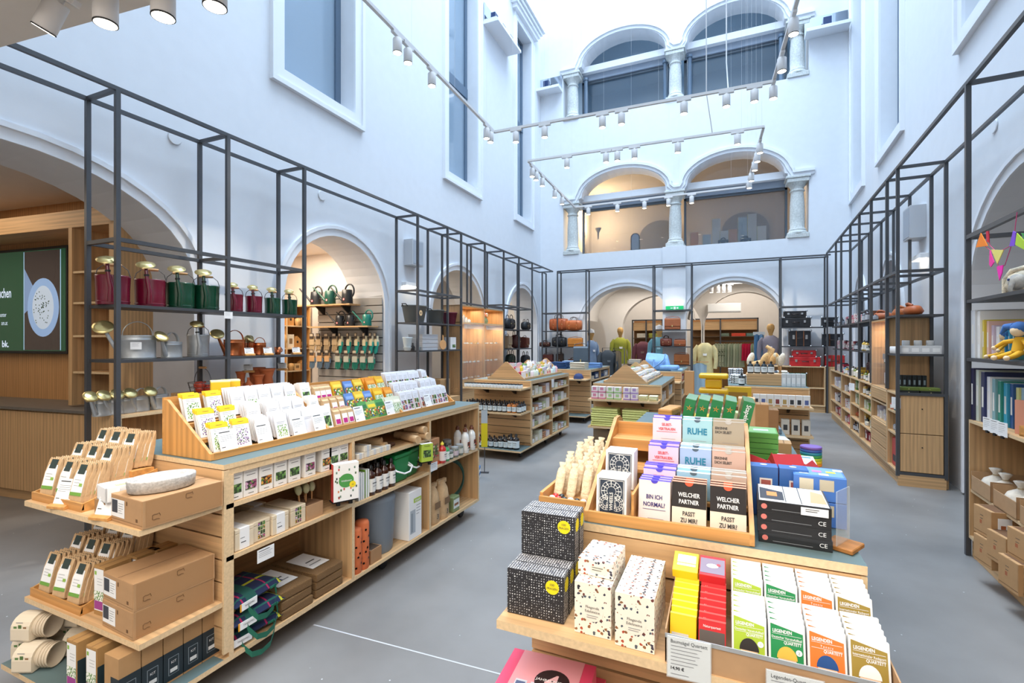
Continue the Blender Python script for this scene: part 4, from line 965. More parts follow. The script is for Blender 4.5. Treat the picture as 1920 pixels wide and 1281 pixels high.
# deck: wrapped pot stacks and black-labelled boxes
def potpack():
    """pressed-fibre pots nested on their side in a printed card sleeve; mouths face local +x"""
    m = MB(); c = mat('#D3C7B2', .8); cc = mat('#C9BAA3', .8)
    for k in range(4):
        m.T = Matrix.Translation((-.06 + .012 * k, .0, .05)) @ Matrix.Rotation(PI / 2, 4, 'Y')
        m.lathe([(.028, 0), (.046, .085), (.048, .09), (.045, .09), (.03, .01)], cc, n=22)
    m.T = None
    p = [(-.05, .004), (-.054, .012)] + [(.054 * math.cos(t), .055 + .047 * math.sin(t)) for t in [PI - PI * i / 10 for i in range(11)]] + [(.054, .012), (.05, .004)]
    m.prism(p, 'x', -.068, .012, c)
    for x, z in ((-.055, .06), (-.035, .066), (-.014, .058), (-.055, .035), (-.034, .04), (-.012, .032), (-.04, .018)): m.front(x, z - .008, x + .014, z + .009, mat(hx('#5E7F4A', '#7A6A48', '#4F6E3A', '#86623E'), .8), -.0525)
    m.front(-.05, .08, -.02, .083, inkl, -.047); return m
POT = Kind(lambda: potpack().build('pot_pack'))
POTS = [(-2.76, 1.10, .131, 'bottom row front left'), (-2.645, 1.06, .131, 'bottom row front right'), (-2.71, 1.08, .232, 'on top of the front pair'), (-2.70, 1.24, .131, 'bottom row behind'), (-2.59, 1.2, .131, 'bottom row behind right'), (-2.65, 1.22, .232, 'top, behind'), (-2.48, 1.27, .131, 'far right')]
for i, (x, y, z, w) in enumerate(POTS): POT.put('cardboard-wrapped pack of fibre pots on the left deck, %s' % w, 'pot pack', W, (x, y, z), 24 + U(-6, 6))
for i, (x, y) in enumerate(((-2.335, 1.03), (-2.22, 1.04))): TALL.put('tall kraft box with magenta sprout photo on the lower deck, %s' % ('left', 'right')[i], 'box', W, (x, y, .131), 2)
def darkbox():
    m = MB(); m.box(-.037, 0, 0, .037, .09, .2, mat('#B08A5E', .8, noise=.06, scale=22)); m.box(-.0372, -.0008, .008, .0372, .05, .125, mat('#1E2B33', .5))
    m.front(-.02, .03, .02, .1, mat('#8B98A0', .5), -.0008, .0008); m.front(-.018, .032, .018, .098, mat('#1E2B33', .5), -.0008, .0012); m.ftext('KIT', 0, .075, .014, white, y=-.002); m.front(-.014, .04, .014, .055, mat('#D5D9DA', .5), -.0008, .002); return m
DK = solokind(darkbox, 'grow_kit_box', bevel=.0012)
for i in range(6): DK.put('kraft box with dark label on the lower deck, %s' % nthn(i, 6), 'box', W, (-2.04, 1.115 + .078 * i - .04, .131), 90)

# ---- right-hand bays of the left unit
def seedkit(pic):
    m = MB(); m.box(-.036, 0, 0, .036, .14, .128, mat('#E9E6E0', .7)); m.front(-.029, .03, .029, .07, pic, 0); m.front(-.03, .108, .03, .11, inkl, 0); m.front(-.022, .095, .022, .0975, ink, 0); m.front(-.014, .012, .014, .0145, ink, 0)
    return m
SK = [solokind((lambda p=p: seedkit(p)), 'seed_kit_box', bevel=.001) for p in (picg, patternmat('roots', '#2E2A1E', ['#C0762C', '#D9A04A', '#5E7F3A', '#8C4A20'], 80, .6), patternmat('radish', '#3A3038', ['#9A4F6E', '#C9A0B8', '#6E8C4A'], 80, .6))]
cen = [443, 472, 501, 528, 554, 583, 614, 628, 646]
for i, px in enumerate(cen):
    for j in range(2):
        SK[(i * 2 + i // 4) % 3].put('white seed kit box with vegetable photo, top shelf, %s, %s' % (nthn(i, 9), ('front', 'behind')[j]), 'box', W, (-1.995 - .15 * j, yx(px, -1.99), .794), 90, 'white seed kit boxes on the top shelf')
def woodkit(sleeve):
    m = MB(); cr = mat('#DCCDB2', .6, noise=.05); m.box(-.075, 0, 0, .075, .19, .075, cr); m.box(-.0755, -.0005, .076, .0755, .1905, .095, cr)
    if sleeve: m.box(-.04, -.001, -.0, .04, .1915, .0965, white); m.front(-.035, .05, .0, .053, inkl, -.001); m.front(-.03, .03, .01, .034, ink, -.001)
    else: 
        for a in range(3):
            for b in range(4): m.front(-.03 + a * .021, .01 + b * .02, -.012 + a * .021, .027 + b * .02, hx(picr, picv, picg), 0)
    return m
WK = [solokind((lambda s=s: woodkit(s)), 'wooden_seed_chest', bevel=.002) for s in (True, False)]
for i, (px, k, x) in enumerate(((451, 0, -1.99), (486, 1, -2.0), (520, 0, -1.99), (556, 1, -2.0), (470, 0, -2.2), (540, 0, -2.2))):
    WK[k].put('pale wooden seed chest %s on the middle shelf, %s' % ('with white sleeve' if k == 0 else 'with photo grid', ('nearest', 'second nearest', 'third nearest', 'fourth nearest', 'behind the nearest', 'behind the third')[i]), 'box', W, (x, yx(px, -1.99) + (.02 if i < 4 else 0), .566), 90, 'wooden seed chests', s_=(.62, 1, 1))
m = carton(.11, .16, .075, '#B48E68', flap=False, tape=False); m.box(-.05, .005, .075, .05, .155, .076, mat('#6E4F35', .9))
solo(m, 'open_kraft_box', 'open kraft box of wooden tulips on the middle shelf of the left unit', 'box', W, (-1.995, yx(592, -1.99), .566), 90)
tul = Kind(lambda: (MB().tube([(0, 0, 0), (0, 0, .05)], .003, woodh, 6).ball((0, 0, .07), (.018, .018, .028), mat('#B8B890', .7), 8, 6)).build('wooden_tulip'))
for i in range(5): tul.put('small wooden tulip standing in the open kraft box, %s' % nthn(i, 5), 'ornament', W, (-2.06 - .03 * (i % 2), yx(592, -1.99) - .04 + .02 * i, .643), 0, ry=U(-10, 10))
# tweed blankets with carrying straps
twd = bpy.data.materials.new('tartan_wool'); twd.use_nodes = True
def tartan(m):
    nt = m.node_tree; N = nt.nodes; K_ = nt.links.new; b = N['Principled BSDF']; tc = N.new('ShaderNodeTexCoord'); sp = N.new('ShaderNodeSeparateXYZ'); K_(tc.outputs['Object'], sp.inputs[0])
    cur = None; base = lin('#1B2545')
    for ax, per, wdt, ofs, col in ((0, .16, .018, 0, '#B8B52A'), (1, .16, .018, .03, '#B8B52A'), (0, .16, .009, .07, '#A02050'), (1, .16, .009, .1, '#1F5A50'), (0, .32, .06, .2, '#1B5048')):
        a = N.new('ShaderNodeMath'); a.operation = 'ADD'; a.inputs[1].default_value = ofs + 5; K_(sp.outputs[ax], a.inputs[0])
        f = N.new('ShaderNodeMath'); f.operation = 'MODULO'; f.inputs[1].default_value = per; K_(a.outputs[0], f.inputs[0])
        l = N.new('ShaderNodeMath'); l.operation = 'LESS_THAN'; l.inputs[1].default_value = wdt; K_(f.outputs[0], l.inputs[0])
        x = N.new('ShaderNodeMixRGB'); x.inputs[2].default_value = lin(col); K_(l.outputs[0], x.inputs[0])
        if cur: K_(cur, x.inputs[1])
        else: x.inputs[1].default_value = base
        cur = x.outputs[0]
    K_(cur, b.inputs['Base Color']); b.inputs['Roughness'].default_value = .95
tartan(twd)
def blanket():
    root = bpy.data.objects.new('picnic_blanket', None); root.empty_display_size = .1; COL.objects.link(root)
    m = MB(); n = 12; vs = []; fs = []
    for i in range(n + 1):
        for j in range(n + 1):
            x = -.15 + .30 * i / n; y = .27 * j / n; e = min(i, n - i, j, n - j) / 2.5; h = .034 * min(1, e) ** .5; vs += [(x, y, .036 + h), (x, y, .036 - h)]
    for i in range(n):
        for j in range(n):
            a = 2 * (i * (n + 1) + j); b = a + 2; c = a + 2 * (n + 1); d = c + 2; fs += [(a, c, d, b), (a + 1, b + 1, d + 1, c + 1)]
    m.add(vs[:], fs, twd, True); m.build('blanket', root)
    g = mat('#1E6B55', .7); s = MB()
    for sx in (-.08, .08): s.box(sx - .02, -.003, .03, sx + .02, .01, .04, g)
    pts = [(-.09, -.002, .04), (-.085, -.02, -.0), (-.05, -.035, -.05), (0, -.04, -.062), (.05, -.035, -.05), (.085, -.02, -.0), (.09, -.002, .04)]
    for a, b in zip(pts, pts[1:]): s.quad([(a[0], a[1], a[2] + .012), (a[0], a[1] + .004, a[2] - .018), (b[0], b[1] + .004, b[2] - .018), (b[0], b[1], b[2] + .012)], g)
    s.build('carrying_strap', root)
    t = MB(); t.box(-.13, -.012, .012, -.035, -.01, .048, white); t.box(-.135, -.0125, .012, -.128, -.0095, .048, mat('#E2A02A', .6)); t.ftext('TWEEDMILL', -.08, .026, .014, ink, y=-.012, xs=.8); t.build('swing_tag', root)
    return root
BL = Kind(blanket)
for i in range(3): BL.put('folded navy tartan picnic blanket with green strap in the near bay, %s of pile' % ('bottom', 'middle', 'top')[i], 'blanket', W, (-1.99 + .015 * (i % 2), yx(485, -1.98) - .0 + .01 * i, .132 + .078 * i), 86 + 5 * i, s_=.92)
coir = mat('#8C6A42', .95, noise=.5, bump=.9, scale=260)
cm = Kind(lambda: MB().box(-.16, 0, 0, .16, .34, .042, coir).build('coir_mat', bevel=.006, seg=2))
for c in range(2):
    for k in range(3): cm.put('brown coir doormat block at the bottom of the near bay, %s pile, %s' % (('near', 'far')[c], ('bottom', 'middle', 'top')[k]), 'doormat', W, (-1.985 + U(-.006, .004), (1.80, 2.02)[c], .132 + .044 * k), 90 + U(-2, 2), s_=(.6, 1, 1))
for c in range(2):
    m = MB(); m.box(-.06, 0, 0, .06, .2, .002, white); m.box(-.04, .04, .002, .04, .05, .0025, inkl); m.box(-.03, .08, .002, .03, .09, .0025, ink); solo(m, 'paper_sleeve', 'white paper sleeve lying on the %s pile of coir mats' % ('near', 'far')[c], 'label', W, (-2.05, (1.80, 2.02)[c], .266), 90)
# bay two, top shelf
roll = Kind(lambda: (MB().tube([(0, -.09, .026), (0, -.03, .026), (0, .03, .026), (0, .09, .026)], .026, bagp, 14)).build('paper_roll'))
for i, (px, x, z) in enumerate(((770, -2.02, 0), (787, -2.03, 0), (779, -2.05, .045), (762, -2.1, 0), (700, -2.1, 0), (690, -2.12, .03))): roll.put('brown paper roll on the top shelf of the second bay, %s' % ('front left', 'front right', 'on top', 'behind', 'far left', 'far left, upper')[i], 'roll', W, (x, yx(px, x), .798 + z), 70 + 8 * i)
gk = Kind(lambda: MB().box(-.03, 0, 0, .03, .1, .035, cream).box(-.012, -.001, 0, .012, .101, .0355, mat('#C9CDD0', .6)).build('small_box', bevel=.002))
for i, (px, z) in enumerate(((676, 0), (690, 0), (690, .036), (703, 0), (715, 0), (727, 0))): gk.put('small cream box on the top shelf of the second bay, %s' % nthn(i, 6), 'box', W, (-1.99, yx(px, -1.99), .798 + z), 90, 'small cream boxes')
ear = Kind(lambda: MB().tube([(0, 0, .012), (.02, .06, .015), (.05, .12, .012)], [.012, .016, .006], mat('#5A3A28', .8, noise=.3), 8).build('seed_pod'))
for i in range(6): ear.put('dark brown dried pod on the top shelf of the second bay, %s' % nthn(i, 6), 'dried pod', W, (-2.03 - .02 * (i % 2), yx(705 + 9 * i, -2.0), .798), 60 + 25 * i)
# bay two, middle shelf: books, bottles, bins
for i, (px, c, h) in enumerate(((670, '#9DA5A0', .17), (674, '#5E8C8A', .16), (678, '#A8C7C9', .16), (683, '#6FA82E', .17), (687, '#7DB83C', .17))):
    solo(book(.14, h, .014, c), 'slim_book', 'slim %s book standing upright in the second bay' % ('grey', 'teal', 'pale blue', 'green', 'lime green')[i], 'book', W, (-2.06, yx(px, -2.0), .554), 0)
BB_ = solokind(lambda: bottle(.03, .185, .011, '#3A1C10', '#E6E6E2', '#17181A', .9), 'brown_bottle')
for i, px in enumerate((697, 710, 722, 735)):
    for j in range(2): BB_.put('dark brown bottle with white label in the second bay, %s, %s' % (nthn(i, 4), ('front', 'behind')[j]), 'bottle', W, (-2.01 - .075 * j, yx(px, -2.0), .554), 90, 'brown bottles in the second bay')
def caddy():
    root = bpy.data.objects.new('compost_caddy', None); root.empty_display_size = .1; COL.objects.link(root); g = mat('#0E7A3E', .35)
    MB().add([(-.07, 0, 0), (.07, 0, 0), (.07, .14, 0), (-.07, .14, 0), (-.085, -.012, .17), (.085, -.012, .17), (.085, .152, .17), (-.085, .152, .17)], [(0, 3, 2, 1), (4, 5, 6, 7), (0, 1, 5, 4), (1, 2, 6, 5), (2, 3, 7, 6), (3, 0, 4, 7)], g).build('bin', root, bevel=.015, seg=3)
    MB().box(-.092, -.018, .168, .092, .158, .19, g).box(-.05, .02, .19, .05, .1, .2, g).build('lid', root, bevel=.008, seg=2)
    MB().tube([(-.09, .05, .13), (-.085, -.03, .09), (-.03, -.05, .065), (.03, -.05, .065), (.085, -.03, .09), (.09, .05, .13)], .006, white, 8).build('handle', root); return root
CD = Kind(caddy)
CD.put('green compost caddy with white handle in the second bay, nearer of two', 'caddy', W, (-2.01, yx(757, -1.99), .554), 90); CD.put('green compost caddy in the second bay, farther of two', 'caddy', W, (-2.03, yx(782, -1.99), .554), 96)
# bay two, base: terracotta tubes, grey bin, carton
def tubepot():
    m = MB(); m.lathe([(.04, 0), (.042, .01), (.042, .27), (.036, .285), (0, .288)], mat('#C8693C', .85, noise=.08), n=24)
    for k in range(10):
        a = -PI / 2 + (-.6, 0, .6)[k % 3] + (.3 if k % 2 else 0); z = .04 + .022 * k; m.T = Matrix.Translation((.0425 * math.cos(a), .0425 * math.sin(a), z)) @ Matrix.Rotation(a, 4, 'Z') @ Matrix.Rotation(PI / 2, 4, 'Y'); m.lathe([(.0, .0005), (.007, .0005)], black, n=10); m.T = None
    return m
TP = Kind(lambda: tubepot().build('terracotta_tube'))
for i, px in enumerate((672, 686)): TP.put('tall perforated terracotta tube on the base of the second bay, %s' % ('nearer', 'farther')[i], 'terracotta pot', W, (-2.02, yx(px, -1.99), .131), 90, s_=(1, 1, 1 if i else .92))
m = carton(.1, .13, .085, '#A57E58', flap=False, tape=False); m.box(-.043, .006, .085, .043, .124, .0855, mat('#4A3A2C', .9)); solo(m, 'open_kraft_box', 'small open kraft box beside the terracotta tubes', 'box', W, (-1.99, yx(708, -1.98), .131), 90)
m = MB(); m.lathe([(.115, 0), (.12, .01), (.135, .33), (.14, .34), (.13, .36), (.05, .375), (0, .378)], mat('#7C8894', .5), (0, .14, 0), 28); m.lathe([(.02, .37), (.02, .4)], mat('#7C8894', .5), (0, .14, 0), 12); solo(m, 'grey_bin', 'tall slate grey lidded bin on the base of the second bay', 'bin', W, (-1.99, yx(736, -1.98), .131), 90)
m = MB(); m.box(-.075, 0, 0, .075, .16, .33, white); m.front(-.02, .245, .07, .275, mat('#A9C938', .5), 0); m.ftext('BOKASHI', .025, .252, .022, white, y=-.001, xs=.7, bold=.02); m.front(-.06, .04, .0, .2, mat('#AEB6BE', .5), 0); m.front(-.05, .05, -.03, .18, mat('#8D979F', .5), 0, .001); m.lines(.01, .065, .22, 4, .02, inkl, 0, .004)
solo(m, 'bin_carton', 'tall white carton with lime panel and a picture of a bin', 'box', W, (-1.985, yx(780, -1.98), .131), 90, bevel=.002)
# bay three
m = MB(); m.box(-.06, 0, 0, .06, .08, .2, mat('#B9855C', .7)); m.front(-.045, .06, .045, .16, patternmat('veg', '#8A6A4A', ['#4F7A3A', '#B83A3A', '#D9C9A0', '#2F4A2C'], 60, .6), 0); m.front(-.06, 0, .06, .03, mat('#C9552E', .6), 0)
solo(m, 'fertiliser_box', 'terracotta coloured box with vegetable picture in the third bay', 'box', W, (-1.99, yx(818, -1.98), .573), 90, bevel=.002)
for i, (px, x, fn, lb) in enumerate(((829, -1.99, lambda: bottle(.022, .12, .008, '#C8302C', '#F2E9E6', '#F0D84A'), 'small red bottle with yellow cap'), (837, -1.99, lambda: bottle(.018, .1, .007, '#3E9A5E', '#EAF2EA', '#17181A'), 'small green bottle with dark cap'),
    (843, -2.0, lambda: jar(.022, .05, '#4B5A48', '#9AA0A0', '#D9D6CE'), 'small dark jar, left'), (852, -2.0, lambda: jar(.025, .06, '#6B7266', '#B0B4B4', '#C9B9C0'), 'small dark jar, middle'), (861, -2.0, lambda: jar(.025, .065, '#6B7266', '#B0B4B4', '#C9C9C0'), 'small dark jar, right'),
    (838, -2.1, lambda: jar(.028, .09, '#5A5A50', '#8C8C88', '#B9A9A0'), 'taller jar standing behind'))):
    o = solo(fn(), 'jar' if 'jar' in lb else 'bottle', lb + ' in the third bay', 'jar' if 'jar' in lb else 'bottle', W, (x, yx(px, x), .573), 90)
    put(o, W, (x, yx(px, x), .573), 90, s=1.35)
WB_ = Kind(lambda: (bottle(.027, .17, .012, '#EDEDEA', '#F2F0EC', '#6B3A22', .8).front(-.018, .03, .018, .075, patternmat('soil', '#B8402A', ['#3A2A1E', '#5E8C3A', '#E9E2D6'], 60, .6), -.029)).build('white_bottle'))
for i, (px, x) in enumerate(((872, -1.995), (884, -2.0), (892, -2.02), (858, -2.1), (874, -2.1))): WB_.put('white bottle with brown cap in the third bay, %s' % ('front left', 'front middle', 'front right', 'back left', 'back right')[i], 'bottle', W, (x, yx(px, x), .573), 90, s_=1.22)
def sack():
    m = MB(); m.lathe([(.055, 0), (.06, .02), (.058, .13), (.05, .18), (.03, .215), (.034, .23)], bagp, n=14, sy=.75); m.box(-.045, -.012, .21, .045, .006, .235, bagp)
    m.ftext('3', 0, .03, .04, ink, y=-.047, bold=.02); m.front(-.03, .09, .03, .13, mat('#7A5E42', .8), -.0465); return m
SKK = Kind(lambda: sack().build('kraft_sack'))
for i, px in enumerate((817, 835)): SKK.put('crumpled kraft sack marked 3 kg on the base of the third bay, %s' % ('nearer', 'farther')[i], 'sack', W, (-2.04, yx(px, -2.0), .131), 90, s_=1.25)
m = MB(); m.box(-.05, 0, 0, .05, .07, .12, mat('#7A8A5E', .5)); m.front(-.045, .03, .045, .1, mat('#D8DDD8', .5), 0); m.front(-.035, .05, .03, .07, mat('#8C5A3A', .5), 0, .001); solo(m, 'soil_tin', 'small olive tin with pale label beside the kraft sacks', 'tin', W, (-1.99, yx(858, -1.98), .131), 90, bevel=.004)
for i in range(3):
    q = MB(); q.tube([(.17 * math.cos(a), 0, .18 + .17 * math.sin(a)) for a in [2 * PI * k / 32 for k in range(32)]], .007, mat(('#1C4A42', '#2B5E52', '#3C7466')[i], .4), 8, closed=True)
    solo(q, 'garden_ring', 'dark green plastic ring leaning in the third bay, %s' % ('left', 'middle', 'right')[i], 'ring', W, (-2.16 - .02 * i, yx(868 + 4 * i, -2.0), .141), 62)
# books clipped to the front of the bays
def clipbooks(n, w, h, cover, spine, deco, lb, px, z, cat='book'):
    y = yx(px, -1.93)
    for i in range(n):
        m = MB(); m.box(-w / 2, 0, 0, w / 2, .011, h, white, {'-y': mat(cover, .5), '-x': mat(spine, .5), '+y': mat(spine, .5)})
        if i == 0: deco(m)
        solo(m, 'picture_book', '%s, %s' % (lb, ('front one', 'second', 'third', 'rearmost')[i]), cat, W, (-1.925 - .0114 * i * math.sin(rad(62)), y + .0114 * i * math.cos(rad(62)), z), 62, None)
    r = thing('book_holder', 'black clamped holder under the %s' % lb.split(' on the')[0], 'book holder', W, (-1.945, y + .01, z - .004), 62)
    MB().box(-w / 2, -.012, -.006, w / 2, .05, 0, black).build('ledge', r); c = MB(); c.lathe([(.012, -.03), (.012, -.006)], black, (-.03, .02, 0), 10); c.lathe([(.012, -.03), (.012, -.006)], black, (.04, .02, 0), 10); c.build('clamp', r)
def deco1(m):
    for k in range(26): 
        x, z = U(-.06, .06), U(.02, .19); m.front(x - .004, z - .006, x + .004, z + .006, mat(hx('#C94A4A', '#4F6A45', '#6E8C7A', '#3F4A4A', '#D88A5E'), .6), 0)
    for rr, c in ((.038, '#4E9A4E'),): m.quad([(rr * 1.1 * math.cos(a), -.0012, .11 + rr * math.sin(a)) for a in [2 * PI * k / 24 for k in range(24)]], mat(c, .5))
    m.quad([(.035 + .018 * math.cos(a), -.002, .085 + .018 * math.sin(a)) for a in [2 * PI * k / 20 for k in range(20)]], mat('#F0D82A', .5)); m.ftext('Wildblumen', 0, .105, .015, white, y=-.0018, xs=.8); m.ftext('44', .035, .08, .012, ink, y=-.0025)
clipbooks(4, .14, .205, '#F1F1EE', '#C9302A', deco1, 'white wildflower book with red spine on the near bay divider', 648, .62)
def deco2(m): m.front(-.03, .03, .03, .08, picg, 0); m.ftext('Kräuter', 0, .105, .018, mat('#4E6A1E', .6), y=-.001, xs=.8)
clipbooks(3, .09, .125, '#B4CF4E', '#A8C43A', deco2, 'lime green herb book on the second bay divider', 800, .655)
for px, z, lb in ((500, .53, 'below the middle shelf of the first bay'), (815, .6, 'on the divider of the third bay')):
    m = MB(); m.box(-.045, 0, 0, .045, .001, .06, white); m.lines(-.038, .02, .05, 1, .01, ink, 0, .003); m.lines(-.038, .035, .04, 3, .008, inkl, 0)
    solo(m, 'hanging_price_card', 'white price card hanging %s' % lb, 'price card', W, (-1.955, yx(px, -1.95), z - .045), 90)
# ================================================================ RIGHT FOREGROUND UNIT
patB = patternmat('black_dots', '#26262A', ['#E8E8E8', '#D8DADC', '#B9BCC2', '#F0F0F0'], 150, .33, randomness=0)
patW = patternmat('birds', '#EFE8D8', ['#3A3848', '#6E3A34', '#8C5E3A', '#4E5A66', '#A8482E', '#2A2A30'], 95, .34)
yel = mat('#F0DC1E', .5)
def circ(m, c, r, mm, axis='y', e=.0008, n=24):
    if axis == 'y': m.quad([(c[0] + r * math.cos(2 * PI * k / n), c[1] - e, c[2] + r * math.sin(2 * PI * k / n)) for k in range(n)], mm)
    elif axis == 'x': m.quad([(c[0] + e, c[1] + r * math.cos(2 * PI * k / n), c[2] + r * math.sin(2 * PI * k / n)) for k in range(n)], mm)
    else: m.quad([(c[0] + r * math.cos(2 * PI * k / n), c[1] + r * math.sin(2 * PI * k / n), c[2] + e) for k in range(n)], mm)
def qbox():
    m = MB(); m.box(-.077, 0, 0, .077, .046, .118, patB); circ(m, (.047, 0, .088), .018, yel); m.ftext('100', .047, .092, .009, ink, y=-.001); m.ftext('FRAGEN', .047, .083, .0075, ink, y=-.001)
    circ(m, (.077, .025, .09), .018, yel, 'x'); return m
QB = solokind(qbox, 'question_game_box', bevel=.001)
for j in range(4): QB.put('black dotted game box with yellow spot, lower row, %s' % nth(j, 4, 'front', 'rear', 'from the front'), 'game box', W, (-.452, 1.165 + .048 * j, .786), 2, 'black dotted game boxes')
for j in range(2): QB.put('black dotted game box with yellow spot on top of the others, %s' % ('front', 'rear')[j], 'game box', W, (-.452, 1.262 + .048 * j, .905), 2, 'black dotted game boxes')
def bbox():
    m = MB(); m.box(-.045, 0, 0, .045, .034, .125, patW); circ(m, (0, 0, .06), .026, mat('#EFE8D8', .6)); m.ftext('Fliegende', 0, .066, .009, ink, y=-.001); m.ftext('Edelsteine', 0, .056, .009, ink, y=-.001); m.lines(-.014, .014, .048, 2, .005, inkl, -.001); return m
BX = solokind(bbox, 'bird_game_box', bevel=.001)
for j in range(5): BX.put('cream bird-print game box standing in the left row, %s' % nth(j, 5, 'front', 'rear', 'from the front'), 'game box', W, (-.297, 1.152 + .036 * j, .786), 0, 'cream bird-print boxes')
for j in range(6): BX.put('cream bird-print game box standing in the right row, %s' % nth(j, 6, 'front', 'rear', 'from the front'), 'game box', W, (-.195, 1.140 + .036 * j, .786), -1, 'cream bird-print boxes')
m = MB(); m.box(-.045, 0, 0, .045, .125, .04, patW); circ(m, (0, .06, .04), .024, mat('#EFE8D8', .6), 'z'); m.front(-.012, .008, .03, .026, cream, 0); m.lines(-.008, .02, .022, 2, .006, ink, 0, .0015, .0015)
solo(m, 'bird_game_box', 'cream bird-print game box lying flat on top of the left row', 'game box', W, (-.300, 1.19, .912), -3, 'cream bird-print boxes', bevel=.001)
# kraft tray with quartet card games
r = thing('card_tray', 'kraft tray with clear front strip holding quartet card games on the end shelf', 'tray', W, (-.125, 1.125, .785))
MB().box(0, 0, 0, .425, .25, .003, kraft).build('tray_base', r)
MB().box(0, 0, .003, .425, .003, .062, kraft).build('front_panel', r); 
for x in (0, .422): MB().prism([(0, .003), (.25, .003), (.25, .09), (0, .075)], 'x', x, x + .003, kraft).build('side_panel', r)
MB().box(0, -.002, .057, .425, 0, .066, zinc).build('label_strip', r)
def legend(col, kind_, num=''):
    c = mat(col, .5)
    def f():
        m = MB(); m.box(-.034, 0, 0, .034, .012, .105, mat('#E6E6E4', .5))
        m.quad([(-.030, -.0006, .006), (.030, -.0006, .006), (.030, -.0006, .088), (-.030, -.0006, .1)], c)
        m.ftext('LEGENDEN', -.026, .084, .009, white, y=0, al='L', xs=.8, bold=.03); m.ftext(kind_, 0, .073, .0065, white, y=0, xs=.85, bold=.01); m.ftext('QUARTETT', .027, .064, .008, white, y=0, al='R', xs=.8, bold=.02)
        for z in (.081, .0705): m.front(-.027, z, .027, z + .0007, white, 0, .001)
        # caricature-like plain head: hair cap over a face
        sk = mat('#E9C9A8', .6); m.quad([(.017 * math.cos(a), -.0012, .032 + .022 * math.sin(a)) for a in [2 * PI * k / 20 for k in range(20)]], sk)
        m.quad([(.019 * math.cos(a), -.0018, .036 + .024 * math.sin(a)) for a in [PI * k / 12 for k in range(13)]], mat({'#A9C438': '#2A2626', '#1E8A4E': '#D9B84A', '#EE7A30': '#1F4E8C', '#9C8438': '#EDEDE8'}[col], .6))
        if num: m.quad([(.022 + .006 * math.cos(a), -.0014, .052 + .006 * math.sin(a)) for a in [2 * PI * k / 14 for k in range(14)]], white); m.ftext(num, .022, .0495, .007, c, y=-.001)
        return m
    return solokind(f, 'card_game', bevel=.001)
LG = [(legend('#A9C438', 'Deutscher Vereinsfußball', '1'), 'lime green'), (legend('#1E8A4E', 'Deutscher Vereinsfußball', '2'), 'dark green'), (legend('#EE7A30', 'T e n n i s'), 'orange'), (legend('#9C8438', 'Internationaler Radsport'), 'olive')]
for c, (k, col) in enumerate(LG):
    for rw in range(2):
        for j in range(5):
            k.put('%s quartet card game in the kraft tray, %s row, %s' % (col, ('front', 'back')[rw], nth(j, 5, 'front', 'rear', 'from the front')), 'card game', W,
                  (.045 + .0715 * c, 1.150 + .125 * rw + .0175 * j, .800 + .026 * rw + .003 * j), U(-1, 1), '%s quartet games' % col, rx=-14)
def small(col, top, deco):
    def f():
        m = MB(); m.box(-.028, 0, 0, .028, .016, .088, mat(col, .5)); m.box(-.0283, -.0004, .088, .0283, .0163, .0885, mat(top, .5)); deco(m); return m
    return f
YG = solokind(small('#ECC31C', '#F4DC5A', lambda m: (m.front(-.024, .01, .012, .05, mat('#C9C6BE', .6), 0), m.ftext('VOGEL', -.01, .012, .008, white, y=-.001))), 'card_game', bevel=.001)
RG = solokind(small('#C8262C', '#E05A54', lambda m: (m.front(-.026, .0, .026, .068, mat('#5A524E', .5), 0), m.ftext('Naturquartett', 0, .074, .0075, white, y=0, xs=.85))), 'card_game', bevel=.001)
for k, x, col in ((YG, -.09, 'yellow'), (RG, -.029, 'red')):
    for j in range(9): k.put('%s quartet card game at the left of the kraft tray, %s' % (col, nth(j, 9, 'front', 'rear', 'from the front')), 'card game', W, (x, 1.145 + .0195 * j, .79 + .0055 * j), U(-1, 1), '%s quartet games' % col, rx=-16)
for k_, x, col, lb in ((0, -.095, '#ECC31C', 'yellow card game box with white label lying on the yellow row'), (1, -.032, '#C8262C', 'red card game box with finch picture lying on the red row')):
    m = MB(); m.box(-.03, 0, 0, .03, .075, .022, mat(col, .5)); 
    if k_ == 0: m.quad([(-.02, .02, .0226), (.024, .02, .0226), (.024, .062, .0226), (-.02, .062, .0226)], white); m.quad([(-.02, .028, .023), (.024, .028, .023), (.024, .032, .023), (-.02, .032, .023)], mat('#E9C94A', .5))
    else: m.quad([(-.028, .008, .0226), (.028, .008, .0226), (.028, .064, .0226), (-.028, .064, .0226)], mat('#85788A', .5)); m.quad([(.014 * math.cos(a), .036 + .008 * math.sin(a), .023) for a in [2 * PI * q / 16 for q in range(16)]], mat('#EEEAE6', .5)); m.quad([(.014 + .005 * math.cos(a), .042 + .005 * math.sin(a), .0234) for a in [2 * PI * q / 12 for q in range(12)]], mat('#B8404A', .5))
    o = solo(m, 'card_game', lb, 'card game', W, (0, 0, 0), 0, bevel=.001); put(o, W, (x, 1.285, .905), 0, rx=14)
def bigcard(lines, w, h, lb, at, rz, font=.011, price=None):
    m = MB(); m.box(-w / 2, -.001, 0, w / 2, .001, h, white); m.ftext(lines[0], -w * .42, h * .86, font, ink, y=-.001, al='L', xs=.85)
    m.lines(-w * .42, w * .3, h * .78, 2, .008, inkl, -.001); m.lines(-w * .42, w * .25, h * .6, 2, .008, inkl, -.001); m.lines(-w * .42, w * .2, h * .42, 2, .008, inkl, -.001)
    if price: m.ftext(price, -w * .42, h * .2, font * .85, ink, y=-.001, al='L', bold=.03)
    m.lines(-w * .42, w * .0, h * .08, 1, .008, inkl, -.001)
    m.box(-w / 2 - .002, -.0016, -.002, w / 2 + .002, -.0012, h + .003, acryl)
    solo(m, 'price_card', lb, 'price card', W, at, rz)
